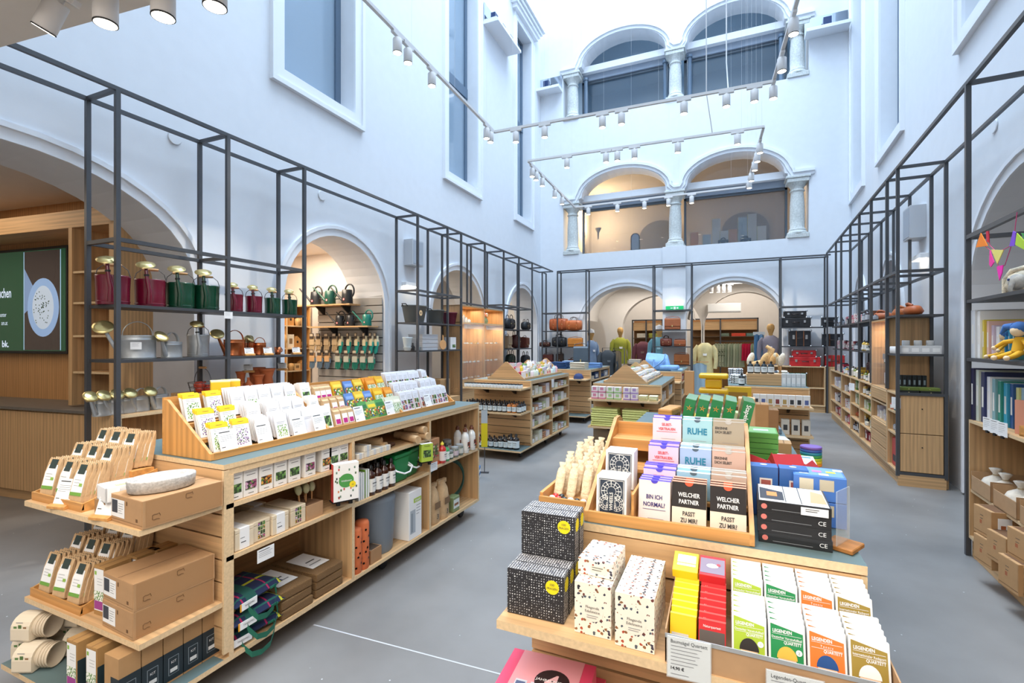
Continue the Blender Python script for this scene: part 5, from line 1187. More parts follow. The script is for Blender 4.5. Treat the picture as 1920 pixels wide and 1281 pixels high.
bigcard(['Baumsägel Quartett'], .088, .088, 'white price card clipped to the left front of the kraft tray', (-.075, 1.118, .763), 3, price='14,90 €')
bigcard(['Legenden-Quartett'], .1, .088, 'white price card clipped to the right front of the kraft tray', (.125, 1.116, .742), 2, price='12,90 €')
# pink game boxes on the lower end shelf
def pink():
    m = MB(); m.box(-.115, 0, 0, .115, .16, .085, mat('#E2496E', .4)); m.box(-.085, -.001, .06, .085, .161, .0858, mat('#E9A0A8', .4))
    circ(m, (.02, .06, .0858), .045, mat('#2E2226', .4), 'z'); m.text('4', (.02, .035, .0866), (1, 0, 0), (0, 1, 0), .07, mat('#E9B8BC', .5), bold=.02); m.text('JAHRESZEITEN', (.02, .055, .0869), (1, 0, 0), (0, 1, 0), .013, white)
    for x in (-.07, -.03): m.quad([(x, .01, .0864), (x + .03, .01, .0864), (x + .03, .045, .0864), (x, .045, .0864)], mat('#C9D0DC', .5)); m.quad([(x + .003, .014, .0868), (x + .027, .014, .0868), (x + .027, .038, .0868), (x + .003, .038, .0868)], mat('#5A6A90', .5))
    return m
PK = solokind(pink, 'pink_game_box', bevel=.002)
PK.put('pink game box with black round emblem on the lower end shelf, back one', 'game box', W, (-.43, 1.195, .463), -2); PK.put('pink game box with black round emblem on the lower end shelf, front one', 'game box', W, (-.42, 1.10, .55), 4)
m = MB(); m.box(-.115, 0, 0, .115, .09, .085, mat('#E2496E', .4)); solo(m, 'pink_game_box', 'pink game box under the front one on the lower end shelf', 'game box', W, (-.42, 1.10, .463), 4, bevel=.002)
m = MB(); m.box(-.09, 0, 0, .09, .1, .05, kraft); m.front(-.08, .01, .08, .045, cream, 0); solo(m, 'flat_box', 'flat kraft box right of the pink game boxes', 'box', W, (-.16, 1.16, .463), 0, bevel=.002)

# honey riser on top with the question card boxes
r = thing('tiered_display', 'honey oak tiered riser with question card boxes on the right foreground unit', 'display riser', W, (0, 0, 0))
side = [(1.44, .969), (1.44, 1.0), (1.46, 1.01), (1.86, 1.215), (1.92, 1.215), (2.34, 1.0), (2.36, .969)]
side = [(a - .045, b) for a, b in side]
for x in (-.385, .055): MB().prism(side, 'x', x, x + .012, hony).build('side_board', r, bevel=.0015)
MB().box(-.373, 1.395, .969, .055, 1.407, 1.0, honx).build('front_lip', r)
for k in range(4): MB().box(-.373, 1.41 + .105 * k, .969 + .05 * k, .055, 1.515 + .105 * k, .98 + .05 * k + (.025 if k == 3 else 0), honx).build('step', r)
MB().box(-.373, 1.83, .969, .055, 1.842, 1.2, honx).build('back_board', r)
MB().box(-.25, 1.41, .98, -.243, 1.70, 1.06, hony).build('divider', r)
def qcard(w, h, top, front, txt, tc, uline=None, mid=None):
    def f():
        d = .022; m = MB(); m.box(-w / 2, 0, 0, w / 2, d, h, mat(front, .35, coat=.3)); m.box(-w / 2 - .0003, -.0003, h - .001, w / 2 + .0003, d + .0003, h + .0008, mat(top, .35))
        if mid: m.front(-w / 2, h * .45, w / 2, h, mat(mid, .4), 0, .0004)
        m.quad([(.010 * math.cos(a), -.0012, h + .010 * math.sin(a) * .85) for a in [PI + PI * k / 10 for k in range(11)]], mat(mid and '#E8523A' or top if top != '#D8ECF4' else '#4A5A66', .5))
        for (t, z, sz, xs, al, x, b) in txt: m.ftext(t, x, z, sz, mat(tc, .5) if not isinstance(t, tuple) else white, y=-.0005, al=al, xs=xs, bold=b)
        if uline: m.front(-w * .36, uline, w * .36, uline + .0013, mat(tc, .5), 0, .0012)
        m.lines(-w * .2, w * .3, h * .1, 1, .01, inkl, 0, .001, .0012); return m
    return f
SELB = lambda c: solokind(qcard(.094, .078, '#5A50C8', c, [('SELBST-', .052, .0125, .8, 'C', 0, .02), ('VERTRAUEN', .037, .0125, .8, 'C', 0, .02)], '#D8443E', .031), 'question_card_box', bevel=.0008)
RUHE = lambda c: solokind(qcard(.094, .078, '#D8ECF4', c, [('RUHE', .030, .029, .85, 'C', 0, .03)], '#1E7A96'), 'question_card_box', bevel=.0008)
ERK = lambda c: solokind(qcard(.094, .078, '#B9B4AC', c, [('ERKENNE', .052, .0115, .75, 'L', -.04, .02), ('DICH SELBST', .039, .0115, .75, 'L', -.04, .02)], '#3A3836'), 'question_card_box', bevel=.0008)
BIN = solokind(qcard(.088, .118, '#4A3EC0', '#E9DCD8', [('BIN ICH', .066, .017, .75, 'C', 0, .02), ('NORMAL?', .045, .017, .8, 'C', 0, .02)], '#2E2C6E', .036), 'question_card_box', bevel=.0008)
def welf():
    w, h, d = .09, .122, .022; m = MB(); m.box(-w / 2, 0, 0, w / 2, d, h, mat('#E8DCC8', .4)); m.box(-w / 2 - .0003, -.0003, h - .001, w / 2 + .0003, d, h + .0008, mat('#F0A488', .4)); m.front(-w / 2, h * .44, w / 2, h, mat('#2A2626', .4), 0, .0004)
    m.quad([(.011 * math.cos(a), -.0012, h + .010 * math.sin(a)) for a in [PI + PI * k / 10 for k in range(11)]], mat('#EE5A3A', .5))
    for t, z, c in (('WELCHER', .083, white), ('PARTNER', .064, white), ('PASST', .032, ink), ('ZU MIR?', .014, ink)): m.ftext(t, 0, z, .0165, c, y=-.0006, xs=.75, bold=.02)
    return m
WEL = solokind(welf, 'question_card_box', bevel=.0008)
CX = (-.188, -.090, .006)
tint = (('#E6D2D6', '#9CC6CC', '#A89C88'), ('#E2C4D2', '#9FB4D4', '#C9A898'), ('#DCC8DC', '#8FB8D0', '#B8A090'))
nmz = ('lilac-topped white', 'pale blue', 'beige grey')
for k_, (rw, y, z) in enumerate(((3, 1.74, 1.157), (2, 1.635, 1.081), (1, 1.53, 1.031))):
    ks = (SELB(tint[k_][0]), RUHE(tint[k_][1]), ERK(tint[k_][2]))
    for c in range(3):
        for j in range(3 if rw < 3 else 2): ks[c].put('%s question card box, %s step of the riser, %s' % (nmz[c], ('', 'second', 'third', 'top')[rw], ('front one', 'behind the front one', 'rearmost')[j]), 'card box', W, (CX[c], y + .0245 * j, z + .006 * (j > 0)), 0, rx=-6)
for j in range(3):
    BIN.put('white question card box with purple top, lowest step, %s' % ('front one', 'second', 'rearmost')[j], 'card box', W, (-.190, 1.43 + .024 * j, .981), 0, rx=-8)
    for c in (1, 2): WEL.put('black and cream question card box, %s pile, %s' % (('', 'left', 'right')[c], ('front one', 'second', 'rearmost')[j]), 'card box', W, ((0, -.096, .004)[c], 1.43 + .024 * j, .981), 0, rx=-8)
def wheels():
    w, h, d = .09, .118, .016; nv = mat('#2C3848', .4); wl = mat('#E4E4E0', .5); m = MB(); m.box(-w / 2, 0, 0, w / 2, d, h, mat('#EEEDEA', .5)); m.front(-w * .42, h * .06, w * .42, h * .93, nv)
    for cx, cz, rr in ((0, .075, .030), (-.016, .04, .021), (.016, .04, .021), (0, .035, .014)):
        for q in (1, .72, .45): m.tube([(cx + rr * q * math.cos(a), -.001, cz + rr * q * math.sin(a)) for a in [2 * PI * k / 22 for k in range(22)]], .0011, wl, 4, closed=True)
        for k in range(12): a = 2 * PI * k / 12; m.quad([(cx + rr * .5 * math.cos(a), -.0014, cz + rr * .5 * math.sin(a)), (cx + rr * .5 * math.cos(a + .1), -.0014, cz + rr * .5 * math.sin(a + .1)), (cx + rr * math.cos(a + .1), -.0014, cz + rr * math.sin(a + .1)), (cx + rr * math.cos(a), -.0014, cz + rr * math.sin(a))], wl)
    m.front(-.009, .018, .009, .075, nv, 0, .0028); m.text('WHEELS', (.005, -.003, .046), (0, 0, 1), (-1, 0, 0), .014, wl, bold=.02)
    for a, b, c, e in ((-.036, .009, .036, .0105), (-.036, .106, .036, .1075), (-.036, .009, -.0345, .1075), (.0345, .009, .036, .1075)): m.front(a, b, c, e, wl, 0, .0016)
    return m
WH = solokind(wheels, 'card_deck', bevel=.001)
for rw, (y, z) in enumerate(((1.425, .981), (1.545, 1.032))):
    for j in range(4): WH.put('boxed card deck with navy wheel pattern, %s row, %s' % (('front', 'rear')[rw], nth(j, 4, 'front', 'rear', 'from the front')), 'card deck', W, (-.312, y + .018 * j, z), 0, 'navy wheel card decks', rx=-6)
# left side tray with cloth bags, bowls and round pieces
r = thing('side_tray', 'honey oak tray of cloth bags left of the riser', 'tray', W, (-.545, 1.44, .969))
MB().box(0, 0, 0, .15, .60, .01, hony).build('tray_base', r); MB().box(0, 0, .01, .15, .01, .04, honx).build('front_lip', r); MB().box(0, .01, .01, .01, .6, .05, hony).build('side_board', r)
def clothbag():
    m = MB(); m.lathe([(.0, .0), (.014, .002), (.022, .02), (.023, .11), (.019, .135), (.012, .145), (.02, .165), (.004, .166)], mat('#DCC6A2', .9, noise=.15, bump=.6, scale=50), n=12, sx=1.0, sy=.55); return m
CB = Kind(lambda: clothbag().build('cloth_bag'))
for rw in range(9):
    for c in range(3): CB.put('slim cream cloth bag in the side tray, %s row, %s' % (nth(rw, 9, 'front', 'rear', 'from the front'), ('left', 'middle', 'right')[c]), 'cloth bag', W, (-.512 + .045 * c + U(-.003, .003), 1.53 + .045 * rw, .981 + .003 * rw), U(-8, 8), 'cloth bags', rx=-30, ry=U(-4, 4), s_=.72)
for i, (x, y) in enumerate(((-.49, 1.95), (-.415, 1.98))):
    m = MB(); m.lathe([(.03, 0), (.04, .05), (.042, .055), (.038, .055), (.028, .006)], terra, n=24); solo(m, 'terracotta_bowl', 'small terracotta bowl behind the cloth bags, %s' % ('left', 'right')[i], 'bowl', W, (x, y, 1.0))
rc = ['#1E1E20', '#EDEDEA', '#C8302C', '#1E1E20', '#EDEDEA']
for i in range(14):
    q = MB(); q.ball((0, 0, .009), (.011, .011, .009), mat(rc[i % 5], .25)); solo(q, 'play_piece', '%s round play piece in the side tray, %s' % (('black', 'white', 'red', 'black', 'white')[i % 5], nth(i, 14, 'first', 'last', 'from the left')), 'play piece', W, (-.525 + .021 * (i % 6) + .004 * (i // 6), 1.475 + .024 * (i // 6), .98), 0, 'round play pieces')
# right strip: black puzzle boxes, blue boxes, red houses, green boxes
def blk():
    k = mat('#1C1C1E', .35, coat=.3); m = MB(); m.box(-.083, 0, 0, .083, .165, .027, k); m.box(-.079, .004, .027, .079, .161, .0275, mat('#E8E6E2', .4))
    m.quad([(-.077, .02, .0279), (-.02, .02, .0279), (-.02, .1, .0279), (-.077, .13, .0279)], mat('#3A3C42', .4)); m.quad([(.04, .03, .0279), (.077, .03, .0279), (.077, .12, .0279), (.05, .14, .0279)], mat('#C9A27A', .5)); m.quad([(-.06, .05, .0283), (-.035, .05, .0283), (-.035, .09, .0283), (-.06, .09, .0283)], mat('#D88A4A', .5))
    for x in (-.018, .018): m.quad([(x, .006, .0285), (x + .002, .006, .0285), (x + .002, .16, .0285), (x, .16, .0285)], k)
    circ(m, (-.068, 0, .013), .007, mat('#D87A70', .5)); m.ftext('CE', .063, .009, .015, white, y=0, bold=.0); m.lines(-.05, .04, .006, 1, .004, inkl, 0, .0012); return m
BK = solokind(blk, 'tool_set_box', bevel=.0015)
for i in range(4): BK.put('flat black boxed set with CE mark beside the riser, %s' % nth(i, 4, 'bottom of the stack', 'top of the stack', 'from the bottom'), 'boxed set', W, (.160 + U(-.002, .002), 1.44, .969 + .0275 * i), -2)
m = MB(); m.box(-.03, 0, 0, .03, .001, .02, white); m.lines(-.02, .01, .015, 2, .005, ink, 0); solo(m, 'price_sticker', 'white price sticker on the front of the top black boxed set', 'sticker', W, (.205, 1.4355, 1.055), -2)
r = thing('acrylic_sign_holder', 'clear acrylic plate in an oiled wood block at the table edge', 'sign holder', W, (.265, 1.47, .969), -30)
MB().box(-.035, -.02, 0, .035, .06, .012, wood('#A9713A', 'x')).build('wood_block', r, bevel=.002); MB().box(-.0015, -.02, .012, .0015, .06, .15, acryl).build('plate', r)
blue = mat('#3A66A8', .4)
def bluebox():
    m = MB(); m.box(-.038, 0, 0, .038, .05, .15, blue); circ(m, (0, .025, .15), .01, mat('#C9D0D8', .3), 'z'); m.front(-.012, .075, .022, .115, mat('#E8E0D8', .5)); m.front(-.008, .08, .018, .11, mat('#A85A52', .5), 0, .001); return m
BLB = solokind(bluebox, 'blue_box', bevel=.001)
for i in range(2): BLB.put('tall blue box with small picture behind the black stack, %s' % ('left', 'right')[i], 'box', W, (.105 + .079 * i, 1.66, .969), 0)
def bluekit():
    m = MB(); m.box(-.065, 0, 0, .065, .12, .07, mat('#4A7AC8', .4)); m.quad([(-.06, .01, .0706), (.06, .01, .0706), (.06, .11, .0706), (-.06, .11, .0706)], mat('#6E9AD8', .4))
    for x, y, c in ((-.05, .07, '#E8E8E4'), (-.015, .05, '#E07AB0'), (.02, .05, '#C8D848'), (.04, .08, '#E8E8E4'), (-.05, .02, '#E8E8E4'), (0, .015, '#E8E8E4')): m.quad([(x, y, .0712), (x + .024, y, .0712), (x + .024, y + .022, .0712), (x, y + .022, .0712)], mat(c, .4))
    m.front(-.05, .03, -.015, .062, mat('#D8D0B8', .5)); m.front(0, .03, .035, .062, mat('#C9C0A8', .5)); return m
BKK = solokind(bluekit, 'blue_kit_box', bevel=.001)
for i in range(2): BKK.put('bright blue kit box with pictures at the table edge, %s of two' % ('bottom', 'top')[i], 'box', W, (.245, 1.63, .969 + .072 * i), -4)
def house():
    m = MB(); m.prism([(-.045, 0), (.045, 0), (.045, .035), (0, .085), (-.045, .035)], 'y', 0, .1, mat('#B8343A', .35)); m.prism([(-.05, .034), (.05, .034), (0, .09)], 'y', -.001, .0, mat('#C8484A', .35)); m.ftext('Mein Haus', 0, .012, .012, white, y=-.001); return m
HS = solokind(house, 'house_box', bevel=.001)
for i, (x, y, z) in enumerate(((.13, 1.86, .0), (.235, 1.84, .0), (.15, 1.98, 0))): HS.put('red roof-shaped carton behind the blue boxes, %s' % ('left', 'right', 'rear')[i], 'box', W, (x, y, .969 + .04), 30 - 50 * i)
m = MB(); m.box(-.1, 0, 0, .1, .24, .04, mat('#B8B4B0', .6)); solo(m, 'flat_carton', 'flat grey carton under the red roof-shaped cartons', 'box', W, (.19, 1.80, .969), 0, bevel=.002)
def greenbox(w=.125):
    def f():
        g = mat('#5FA24A', .35); m = MB(); m.box(-w / 2, 0, 0, w / 2, .15, .04, g); m.quad([(-w / 2 + .006, .006, .0406), (w / 2 - .006, .006, .0406), (w / 2 - .006, .144, .0406), (-w / 2 + .006, .144, .0406)], mat('#8CC07E', .3)); m.quad([(-.025, .05, .041), (.03, .05, .041), (.03, .09, .041), (-.025, .09, .041)], mat('#D8E4E0', .3)); m.front(-w / 2 + .004, .018, w / 2 - .004, .02, mat('#2E6A34', .4)); return m
    return f
GB = solokind(greenbox(), 'green_game_box', bevel=.001)
for i in range(4): GB.put('green boxed game in the left stack on the table, %s' % nth(i, 4, 'bottom', 'top', 'from the bottom'), 'boxed game', W, (.125, 2.17, .969 + .042 * i), U(-2, 2))
for i in range(2): GB.put('green boxed game in the right stack on the table, %s' % ('bottom', 'top')[i], 'boxed game', W, (.235, 2.0 + .02, .969 + .042 * i), -3)
m = MB(); m.box(-.06, 0, 0, .06, .14, .006, white); m.box(-.05, .03, .006, .02, .07, .0065, mat('#C84A3A', .5)); m.box(-.055, .1, .006, .05, .12, .0065, mat('#4A8A9A', .5)); solo(m, 'board_game', 'white and green printed game on top of the right green stack', 'boxed game', W, (.235, 2.02, 1.054), -3)
# green spine boxes standing in the rear half of the riser
def stapel():
    g = mat('#1E7A44', .3, coat=.3); m = MB(); m.box(-.019, 0, 0, .019, .18, .22, g); m.box(-.0192, -.0002, .217, .0192, .18, .2202, mat('#6E9A7C', .3))
    o = mat('#E8923A', .5)
    for k in range(5): a = PI / 2 + 2 * PI * k / 5; m.quad([(.003 * math.cos(a - .6), -.0008, .185 + .003 * math.sin(a - .6)), (.013 * math.cos(a), -.0008, .185 + .013 * math.sin(a)), (.003 * math.cos(a + .6), -.0008, .185 + .003 * math.sin(a + .6))], o)
    for k, x in enumerate((-.012, -.007, -.002, .003, .008)): m.front(x, .10, x + .004, .112 + .004 * k % .01, mat('#9CC8A8', .5))
    m.ftext('8', 0, .14, .016, mat('#9CC8A8', .5)); return m
ST = solokind(stapel, 'green_spine_box', bevel=.001)
for i in range(4): o = ST.put('green boxed stacking game standing with its star spine forward, %s' % nth(i, 4), 'boxed game', W, (-.165 + .047 * i, 1.96, 1.065), 0, ry=11)
m = MB(); g = mat('#1E7A44', .3, coat=.3); m.box(-.019, 0, 0, .019, .18, .22, g); m.text('Stapelspiel', (-.006, -.001, .208), (0, 0, -1), (1, 0, 0), .022, white, al='L', bold=.01); m.front(-.014, .03, .014, .08, white); o = solo(m, 'green_spine_box', 'green boxed stacking game with white lettering on its spine, rightmost', 'boxed game', W, (0, 0, 0), bevel=.001); put(o, W, (.028, 1.96, 1.065), 0, ry=13)
# wooden slatted toy, cartons, wood toys
r = thing('wooden_slat_rack', 'honey wooden rack with slats behind the green spine boxes', 'wooden rack', W, (-.235, 2.1, .969), -10)
MB().box(-.03, 0, .22, .03, .16, .25, honx).build('top_bar', r, bevel=.008, seg=2)
for k in range(6): MB().box(-.025, .008 + .026 * k, .0, .025, .02 + .026 * k, .225, honz).build('slat', r)
for i, (px, py, w, h, d, lb) in enumerate(((1400, 800, .075, .15, .1, 'tall kraft carton behind the green spine boxes, left'), (1426, 803, .07, .15, .1, 'tall kraft carton behind the green spine boxes, right'), (1450, 802, .045, .15, .09, 'narrow dark kraft carton'), (1470, 822, .06, .07, .08, 'small kraft carton in front of the narrow one'), (1402, 842, .09, .1, .12, 'kraft carton under the two tall ones, left'), (1436, 842, .08, .10, .12, 'kraft carton under the tall ones, right'))):
    y = 2.62 if i < 3 else 2.5; z0 = (1.071, 1.058, 1.046, .969, .969, .969)[i]; c = W.Y(px, py, y)
    solo(carton(w, d, h - .012 * (i % 3), ('#C9A47C', '#A67E54', '#8A6644', '#B58E62', '#C19A70', '#A9825A')[i]), 'kraft_carton', lb, 'carton', W, (c.x, y, z0), U(-4, 4), bevel=.001)
rb = ['#7A5AA8', '#3A5AA8', '#2A8AA0', '#3E9A4E', '#B8C83A', '#E8C22A', '#E88A2A']
r = thing('rainbow_stacker', 'rainbow coloured round stacking cups near the table edge', 'toy', W, (W.Z(1497, 838, .969).x, 2.42, .969))
for k in range(7): MB().lathe([(.040 - .0003 * k, 0), (.041, .002), (.041, .0095), (.039, .0115)], mat(rb[6 - k], .4), n=24).build('ring', r).location = (0, 0, .0118 * k)
m = MB(); m.lathe([(.036, 0), (.04, .004), (.04, .022), (.036, .026)], mat('#C84A52', .5), n=24); m.lathe([(0, .0265), (.034, .0265)], woodh, n=24); solo(m, 'red_drum', 'low red round wooden drum left of the rainbow cups', 'toy', W, (.165, 2.47, .969), 0)
m = MB(); 
for a, b, c, d, e, f in ((-.06, 0, 0, .06, .14, .006), (-.06, 0, .006, -.055, .14, .05), (.055, 0, .006, .06, .14, .05), (-.06, 0, .006, .06, .005, .05), (-.06, .135, .006, .06, .14, .05)): m.box(a, b, c, d, e, f, kraft)
solo(m, 'open_kraft_tray', 'open kraft tray of wooden pieces beside the rainbow cups', 'tray', W, (.235, 2.21, .969), 0)
r = thing('frog_toy', 'small lime green frog toy with round eyes', 'toy', W, (.20, 2.95, 1.0), 20); g = mat('#5FC02A', .35)
MB().ball((0, 0, .04), (.022, .018, .03), g).tube([(-.05, 0, .06), (-.02, 0, .05), (.02, 0, .05), (.05, 0, .06)], .006, g, 6).tube([(-.035, .0, .0), (-.015, 0, .03), (.015, 0, .03), (.035, 0, 0)], .007, g, 6).build('body', r)
e_ = MB(); 
for x in (-.01, .01): e_.ball((x, -.008, .075), .009, white, 8, 6); e_.ball((x, -.016, .076), .003, black, 6, 4)
e_.build('eyes', r); MB().ball((0, -.017, .055), (.012, .005, .004), mat('#D83A2A', .4), 8, 6).build('mouth', r)
solo(MB().box(-.06, 0, 0, .06, .1, .031, kraft), 'kraft_box', 'low kraft box under the frog toy', 'box', W, (.2, 2.9, .969), 0, bevel=.002)
for i, (x, y, w, h, c) in enumerate(((.1, 3.0, .1, .13, '#B9C08A'), (.24, 3.15, .1, .03, '#5E7486'), (.12, 3.3, .12, .08, '#B58E62'), (-.1, 2.8, .12, .13, '#D8B02C'), (-.3, 2.7, .14, .08, '#C9A67C'), (-.32, 3.1, .2, .06, '#B58E62'), (.24, 2.7, .09, .05, '#D8D0C0'), (-.05, 3.2, .14, .12, '#C9A67C'))):
    m = MB(); m.box(-w / 2, 0, 0, w / 2, .1, h, mat(c, .5)); m.front(-w * .35, h * .3, w * .35, h * .8, mat('#E8E4D8', .6)); m.lines(-w * .25, w * .25, h * .65, 2, h * .2, ink, 0, .002, .0012)
    solo(m, 'toy_box', ('slim sage green box', 'flat slate blue box', 'kraft box', 'yellow box', 'sand coloured box', 'flat kraft box', 'small cream box', 'tan box')[i] + ' with white label on the far half of the right table' , 'box', W, (x, y, .969), U(-8, 8), bevel=.002)
def blockf(): return MB().box(-.018, -.018, 0, .018, .018, .036, woodh)
BLK = Kind(lambda: blockf().ball((0, 0, .05), .014, woodh, 10, 8).build('wooden_peg_doll'))
for i in range(8): BLK.put('plain wooden peg doll on the right table, %s' % nth(i, 8, 'nearest', 'farthest', 'from the near end'), 'toy', W, (.10 + .04 * (i % 3), 2.38 + .035 * i if i < 3 else 2.75 + .03 * i, .969), 0, 'wooden peg dolls')
# terracotta and games on the left face shelves of the right unit are out of sight; side bays keep a few boxes
for i in range(10):
    m = carton(.12, .14, .12, hx('#B58E62', '#C9A67C', '#8FA0A8')); solo(m, 'stock_box', 'plain stock box inside the right table, %s' % nth(i, 10, 'nearest', 'farthest', 'from the near end'), 'box', W, (.29, 1.52 + .22 * i, .132), 90, 'stock boxes in the right table', bevel=.002)
# ================================================================ WALL RACK MERCHANDISE
def fx(fr, px, X): return fr.X(px, 700, X).y        # position along a wall for a pixel column
def brose(m, c, r, tilt):
    """brass watering rose with domed face; tilt turns the face from up towards -y"""
    T = m.T; m.T = Matrix.Translation(c) @ Matrix.Rotation(rad(tilt), 4, 'X')
    m.lathe([(.008, -.03), (r * .55, -.008), (r, 0), (r, .004), (r * .72, .008), (r * .66, .014), (r * .4, .018), (0, .019)], brass, n=24); m.T = T
def enamel(col, r, h):
    def f():
        root = bpy.data.objects.new('watering_can', None); root.empty_display_size = .1; COL.objects.link(root)
        b = MB(); b.lathe([(r * .93, 0), (r * .95, .006), (r * .96, h * .5), (r, h * .96), (r * 1.02, h), (r * .98, h), (r * .97, h * .97), (0, h * .95)], col, n=32)
        for z in (.02, h * .72): b.lathe([(r * .965, z), (r * .985, z + .004), (r * .965, z + .008)], col, n=32)
        b.build('body', root)
        s = MB(); s.tube([(.0, -r * .9, h * .1), (.004, -r * 1.12, h * .55), (-.012, -r * 1.2, h * 1.05), (-.016, -r * 1.18, h * 1.42)], [.022, .018, .013, .011], col, 12); s.tube([(-.012, -r * 1.2, h * 1.08), (-.013, -r * 1.2, h * 1.14)], .017, black, 12); o = s.build('spout', root)
        q = MB(); brose(q, (-.018, -r * 1.2, h * 1.47), r * .6, 32); q.build('rose', o)
        w = MB(); w.tube([(-r, 0, h * .95), (-r * .85, 0, h * 1.22), (-r * .5, 0, h * 1.38), (r * .5, 0, h * 1.38), (r * .85, 0, h * 1.22), (r, 0, h * .95)], .0028, steel, 6); o = w.build('bail', root)
        MB().tube([(-r * .5, 0, h * 1.38), (0, 0, h * 1.385), (r * .5, 0, h * 1.38)], [.009, .012, .009], woodh, 10).build('grip', o); return root
    return f
EB, EG = Kind(enamel(burg, .105, .215)), Kind(enamel(green, .105, .215))
EBs, EGs = Kind(enamel(burg, .075, .165)), Kind(enamel(green, .075, .165))
for px, k, nm in ((212, EB, 'burgundy enamel watering can with brass rose, nearest on the top shelf'), (282, EB, 'burgundy enamel watering can with brass rose, second on the top shelf'), (338, EG, 'dark green enamel watering can, left of the large pair'), (386, EG, 'dark green enamel watering can, right of the large pair'),
    (439, EBs, 'small burgundy enamel watering can, left of the pair beyond the middle post'), (476, EBs, 'small burgundy enamel watering can, right of the pair beyond the middle post'), (511, EGs, 'small dark green watering can, second from the far end of the top shelf'), (543, EGs, 'small dark green watering can at the far end of the top shelf')):
    k.put(nm, 'watering can', FL, (-.17, fx(FL, px, -.17), 1.771), 55)
def ovalcan(mt, r=.1, h=.17, strap=True, spout=1):
    def f():
        root = bpy.data.objects.new('watering_can', None); root.empty_display_size = .1; COL.objects.link(root)
        b = MB(); pr = [(r * .97, 0), (r * 1.0, .004), (r * .97, .012), (r * .97, h * .78), (r * 1.0, h * .8), (r * .97, h * .83), (r * .97, h * .95), (r, h), (r * .96, h), (0, h * .99)]
        b.lathe(pr, mt, n=32, sx=1.15, sy=.85); b.build('body', root)
        w = MB(); w.tube([(r * .9 * math.cos(a), 0, h + r * 1.0 * math.sin(a)) for a in [PI * k / 12 for k in range(13)]], .014, mt, 8, flat=.25); w.build('handle', root)
        s = MB(); s.tube([(-r * 1.0, -.01, h * .15), (-r * 1.5, -.02, h * .7), (-r * 1.95, -.03, h * 1.25)], [.018, .014, .010], mt, 12); o = s.build('spout', root)
        q = MB(); T = Matrix.Translation((-r * 2.0, -.035, h * 1.32)) @ Matrix.Rotation(rad(48), 4, 'X') @ Matrix.Rotation(rad(-10), 4, 'Y'); q.T = T
        k_ = .5 + r * 9; q.lathe([(.01 * k_, -.05), (.04 * k_, -.006), (.045 * k_, 0), (.045 * k_, .004), (.03 * k_, .01), (0, .014)], brass, n=24); q.build('rose', o); return root
    return f
ZA, ZB, ZC = Kind(ovalcan(zinc, .105, .18)), Kind(ovalcan(zinc, .075, .13)), Kind(ovalcan(zinc, .06, .115))
CA, CB2 = Kind(ovalcan(copper, .085, .15)), Kind(ovalcan(copper, .05, .12))
ZA.put('large oval zinc watering can with strap handle and price tag', 'watering can', FL, (-.17, fx(FL, 258, -.17), 1.368), 70)
ZB.put('small zinc watering can with upright brass rose', 'watering can', FL, (-.14, fx(FL, 322, -.14), 1.368), 110)
Kind(enamel(zinc, .085, .19)).put('tall round zinc watering can with wire handle', 'watering can', FL, (-.19, fx(FL, 372, -.19), 1.368), 60)
CA.put('large oval copper watering can on the middle shelf', 'watering can', FL, (-.16, fx(FL, 440, -.16), 1.368), 80)
CB2.put('slim copper watering can with tall hoop handle, left', 'watering can', FL, (-.2, fx(FL, 470, -.2), 1.368), 120); CB2.put('slim copper watering can with tall hoop handle, right', 'watering can', FL, (-.15, fx(FL, 487, -.15), 1.368), 60)
cup = Kind(lambda: MB().lathe([(.02, 0), (.022, .004), (.03, .075), (.028, .075), (.02, .01)], copper, n=18).tube([(.026, 0, .02), (.05, 0, .035), (.05, 0, .055), (.03, 0, .065)], .004, copper, 6).build('copper_mug'))
for i, px in enumerate((499, 509, 519, 528)): cup.put('small copper mug on the middle shelf, %s' % nthn(i, 4), 'mug', FL, (-.12 - .08 * (i % 2), fx(FL, px, -.14), 1.368), 90)
for i, px in enumerate((468, 503, 556)): CARDS.put('small white price card among the copper ware, %s' % nthn(i, 3), 'price card', FL, (-.02, fx(FL, px, -.02), 1.368), 70, s_=1.3)
m = MB(); m.box(-.035, 0, 0, .035, .001, .055, white); m.lines(-.025, .02, .045, 3, .01, inkl, 0); solo(m, 'price_tag', 'white tag with paw marks hanging on the large zinc can', 'price tag', FL, (-.06, fx(FL, 255, -.06), 1.44), 75, bevel=0)
m = MB(); m.box(-.04, 0, 0, .04, .001, .06, white); m.lines(-.03, .02, .05, 3, .01, inkl, 0); solo(m, 'price_tag', 'white price card clipped to the shelf edge below the burgundy cans', 'price tag', FL, (.022, fx(FL, 428, .02), 1.70), 90)
for i, px in enumerate((193, 217, 240, 264, 300)): ZC.put('small zinc watering can with brass rose on the oak cabinet, %s' % nthn(i, 5), 'watering can', FL, (-.15, fx(FL, px, -.15), .961), 105)
r = thing('wire_basket', 'wire basket of red onion-shaped pots on the oak cabinet', 'basket', FL, (-.14, fx(FL, 380, -.14), 1.062))
w = MB()
for z, rr in ((0, .09), (.04, .1), (.08, .11)): w.tube([(rr * math.cos(a), rr * math.sin(a), z + .004) for a in [2 * PI * k / 20 for k in range(20)]], .0025, steel, 5, closed=True)
for k in range(10): a = 2 * PI * k / 10; w.tube([(.09 * math.cos(a), .09 * math.sin(a), 0), (.11 * math.cos(a), .11 * math.sin(a), .084)], .002, steel, 5)
w.tube([(.11 * math.cos(a), 0, .08 + .13 * math.sin(a)) for a in [PI * k / 10 for k in range(11)]], .003, steel, 5); w.build('wire_frame', r); MB().tube([(-.04, 0, .212), (.04, 0, .212)], .01, woodh, 8).build('grip', r)
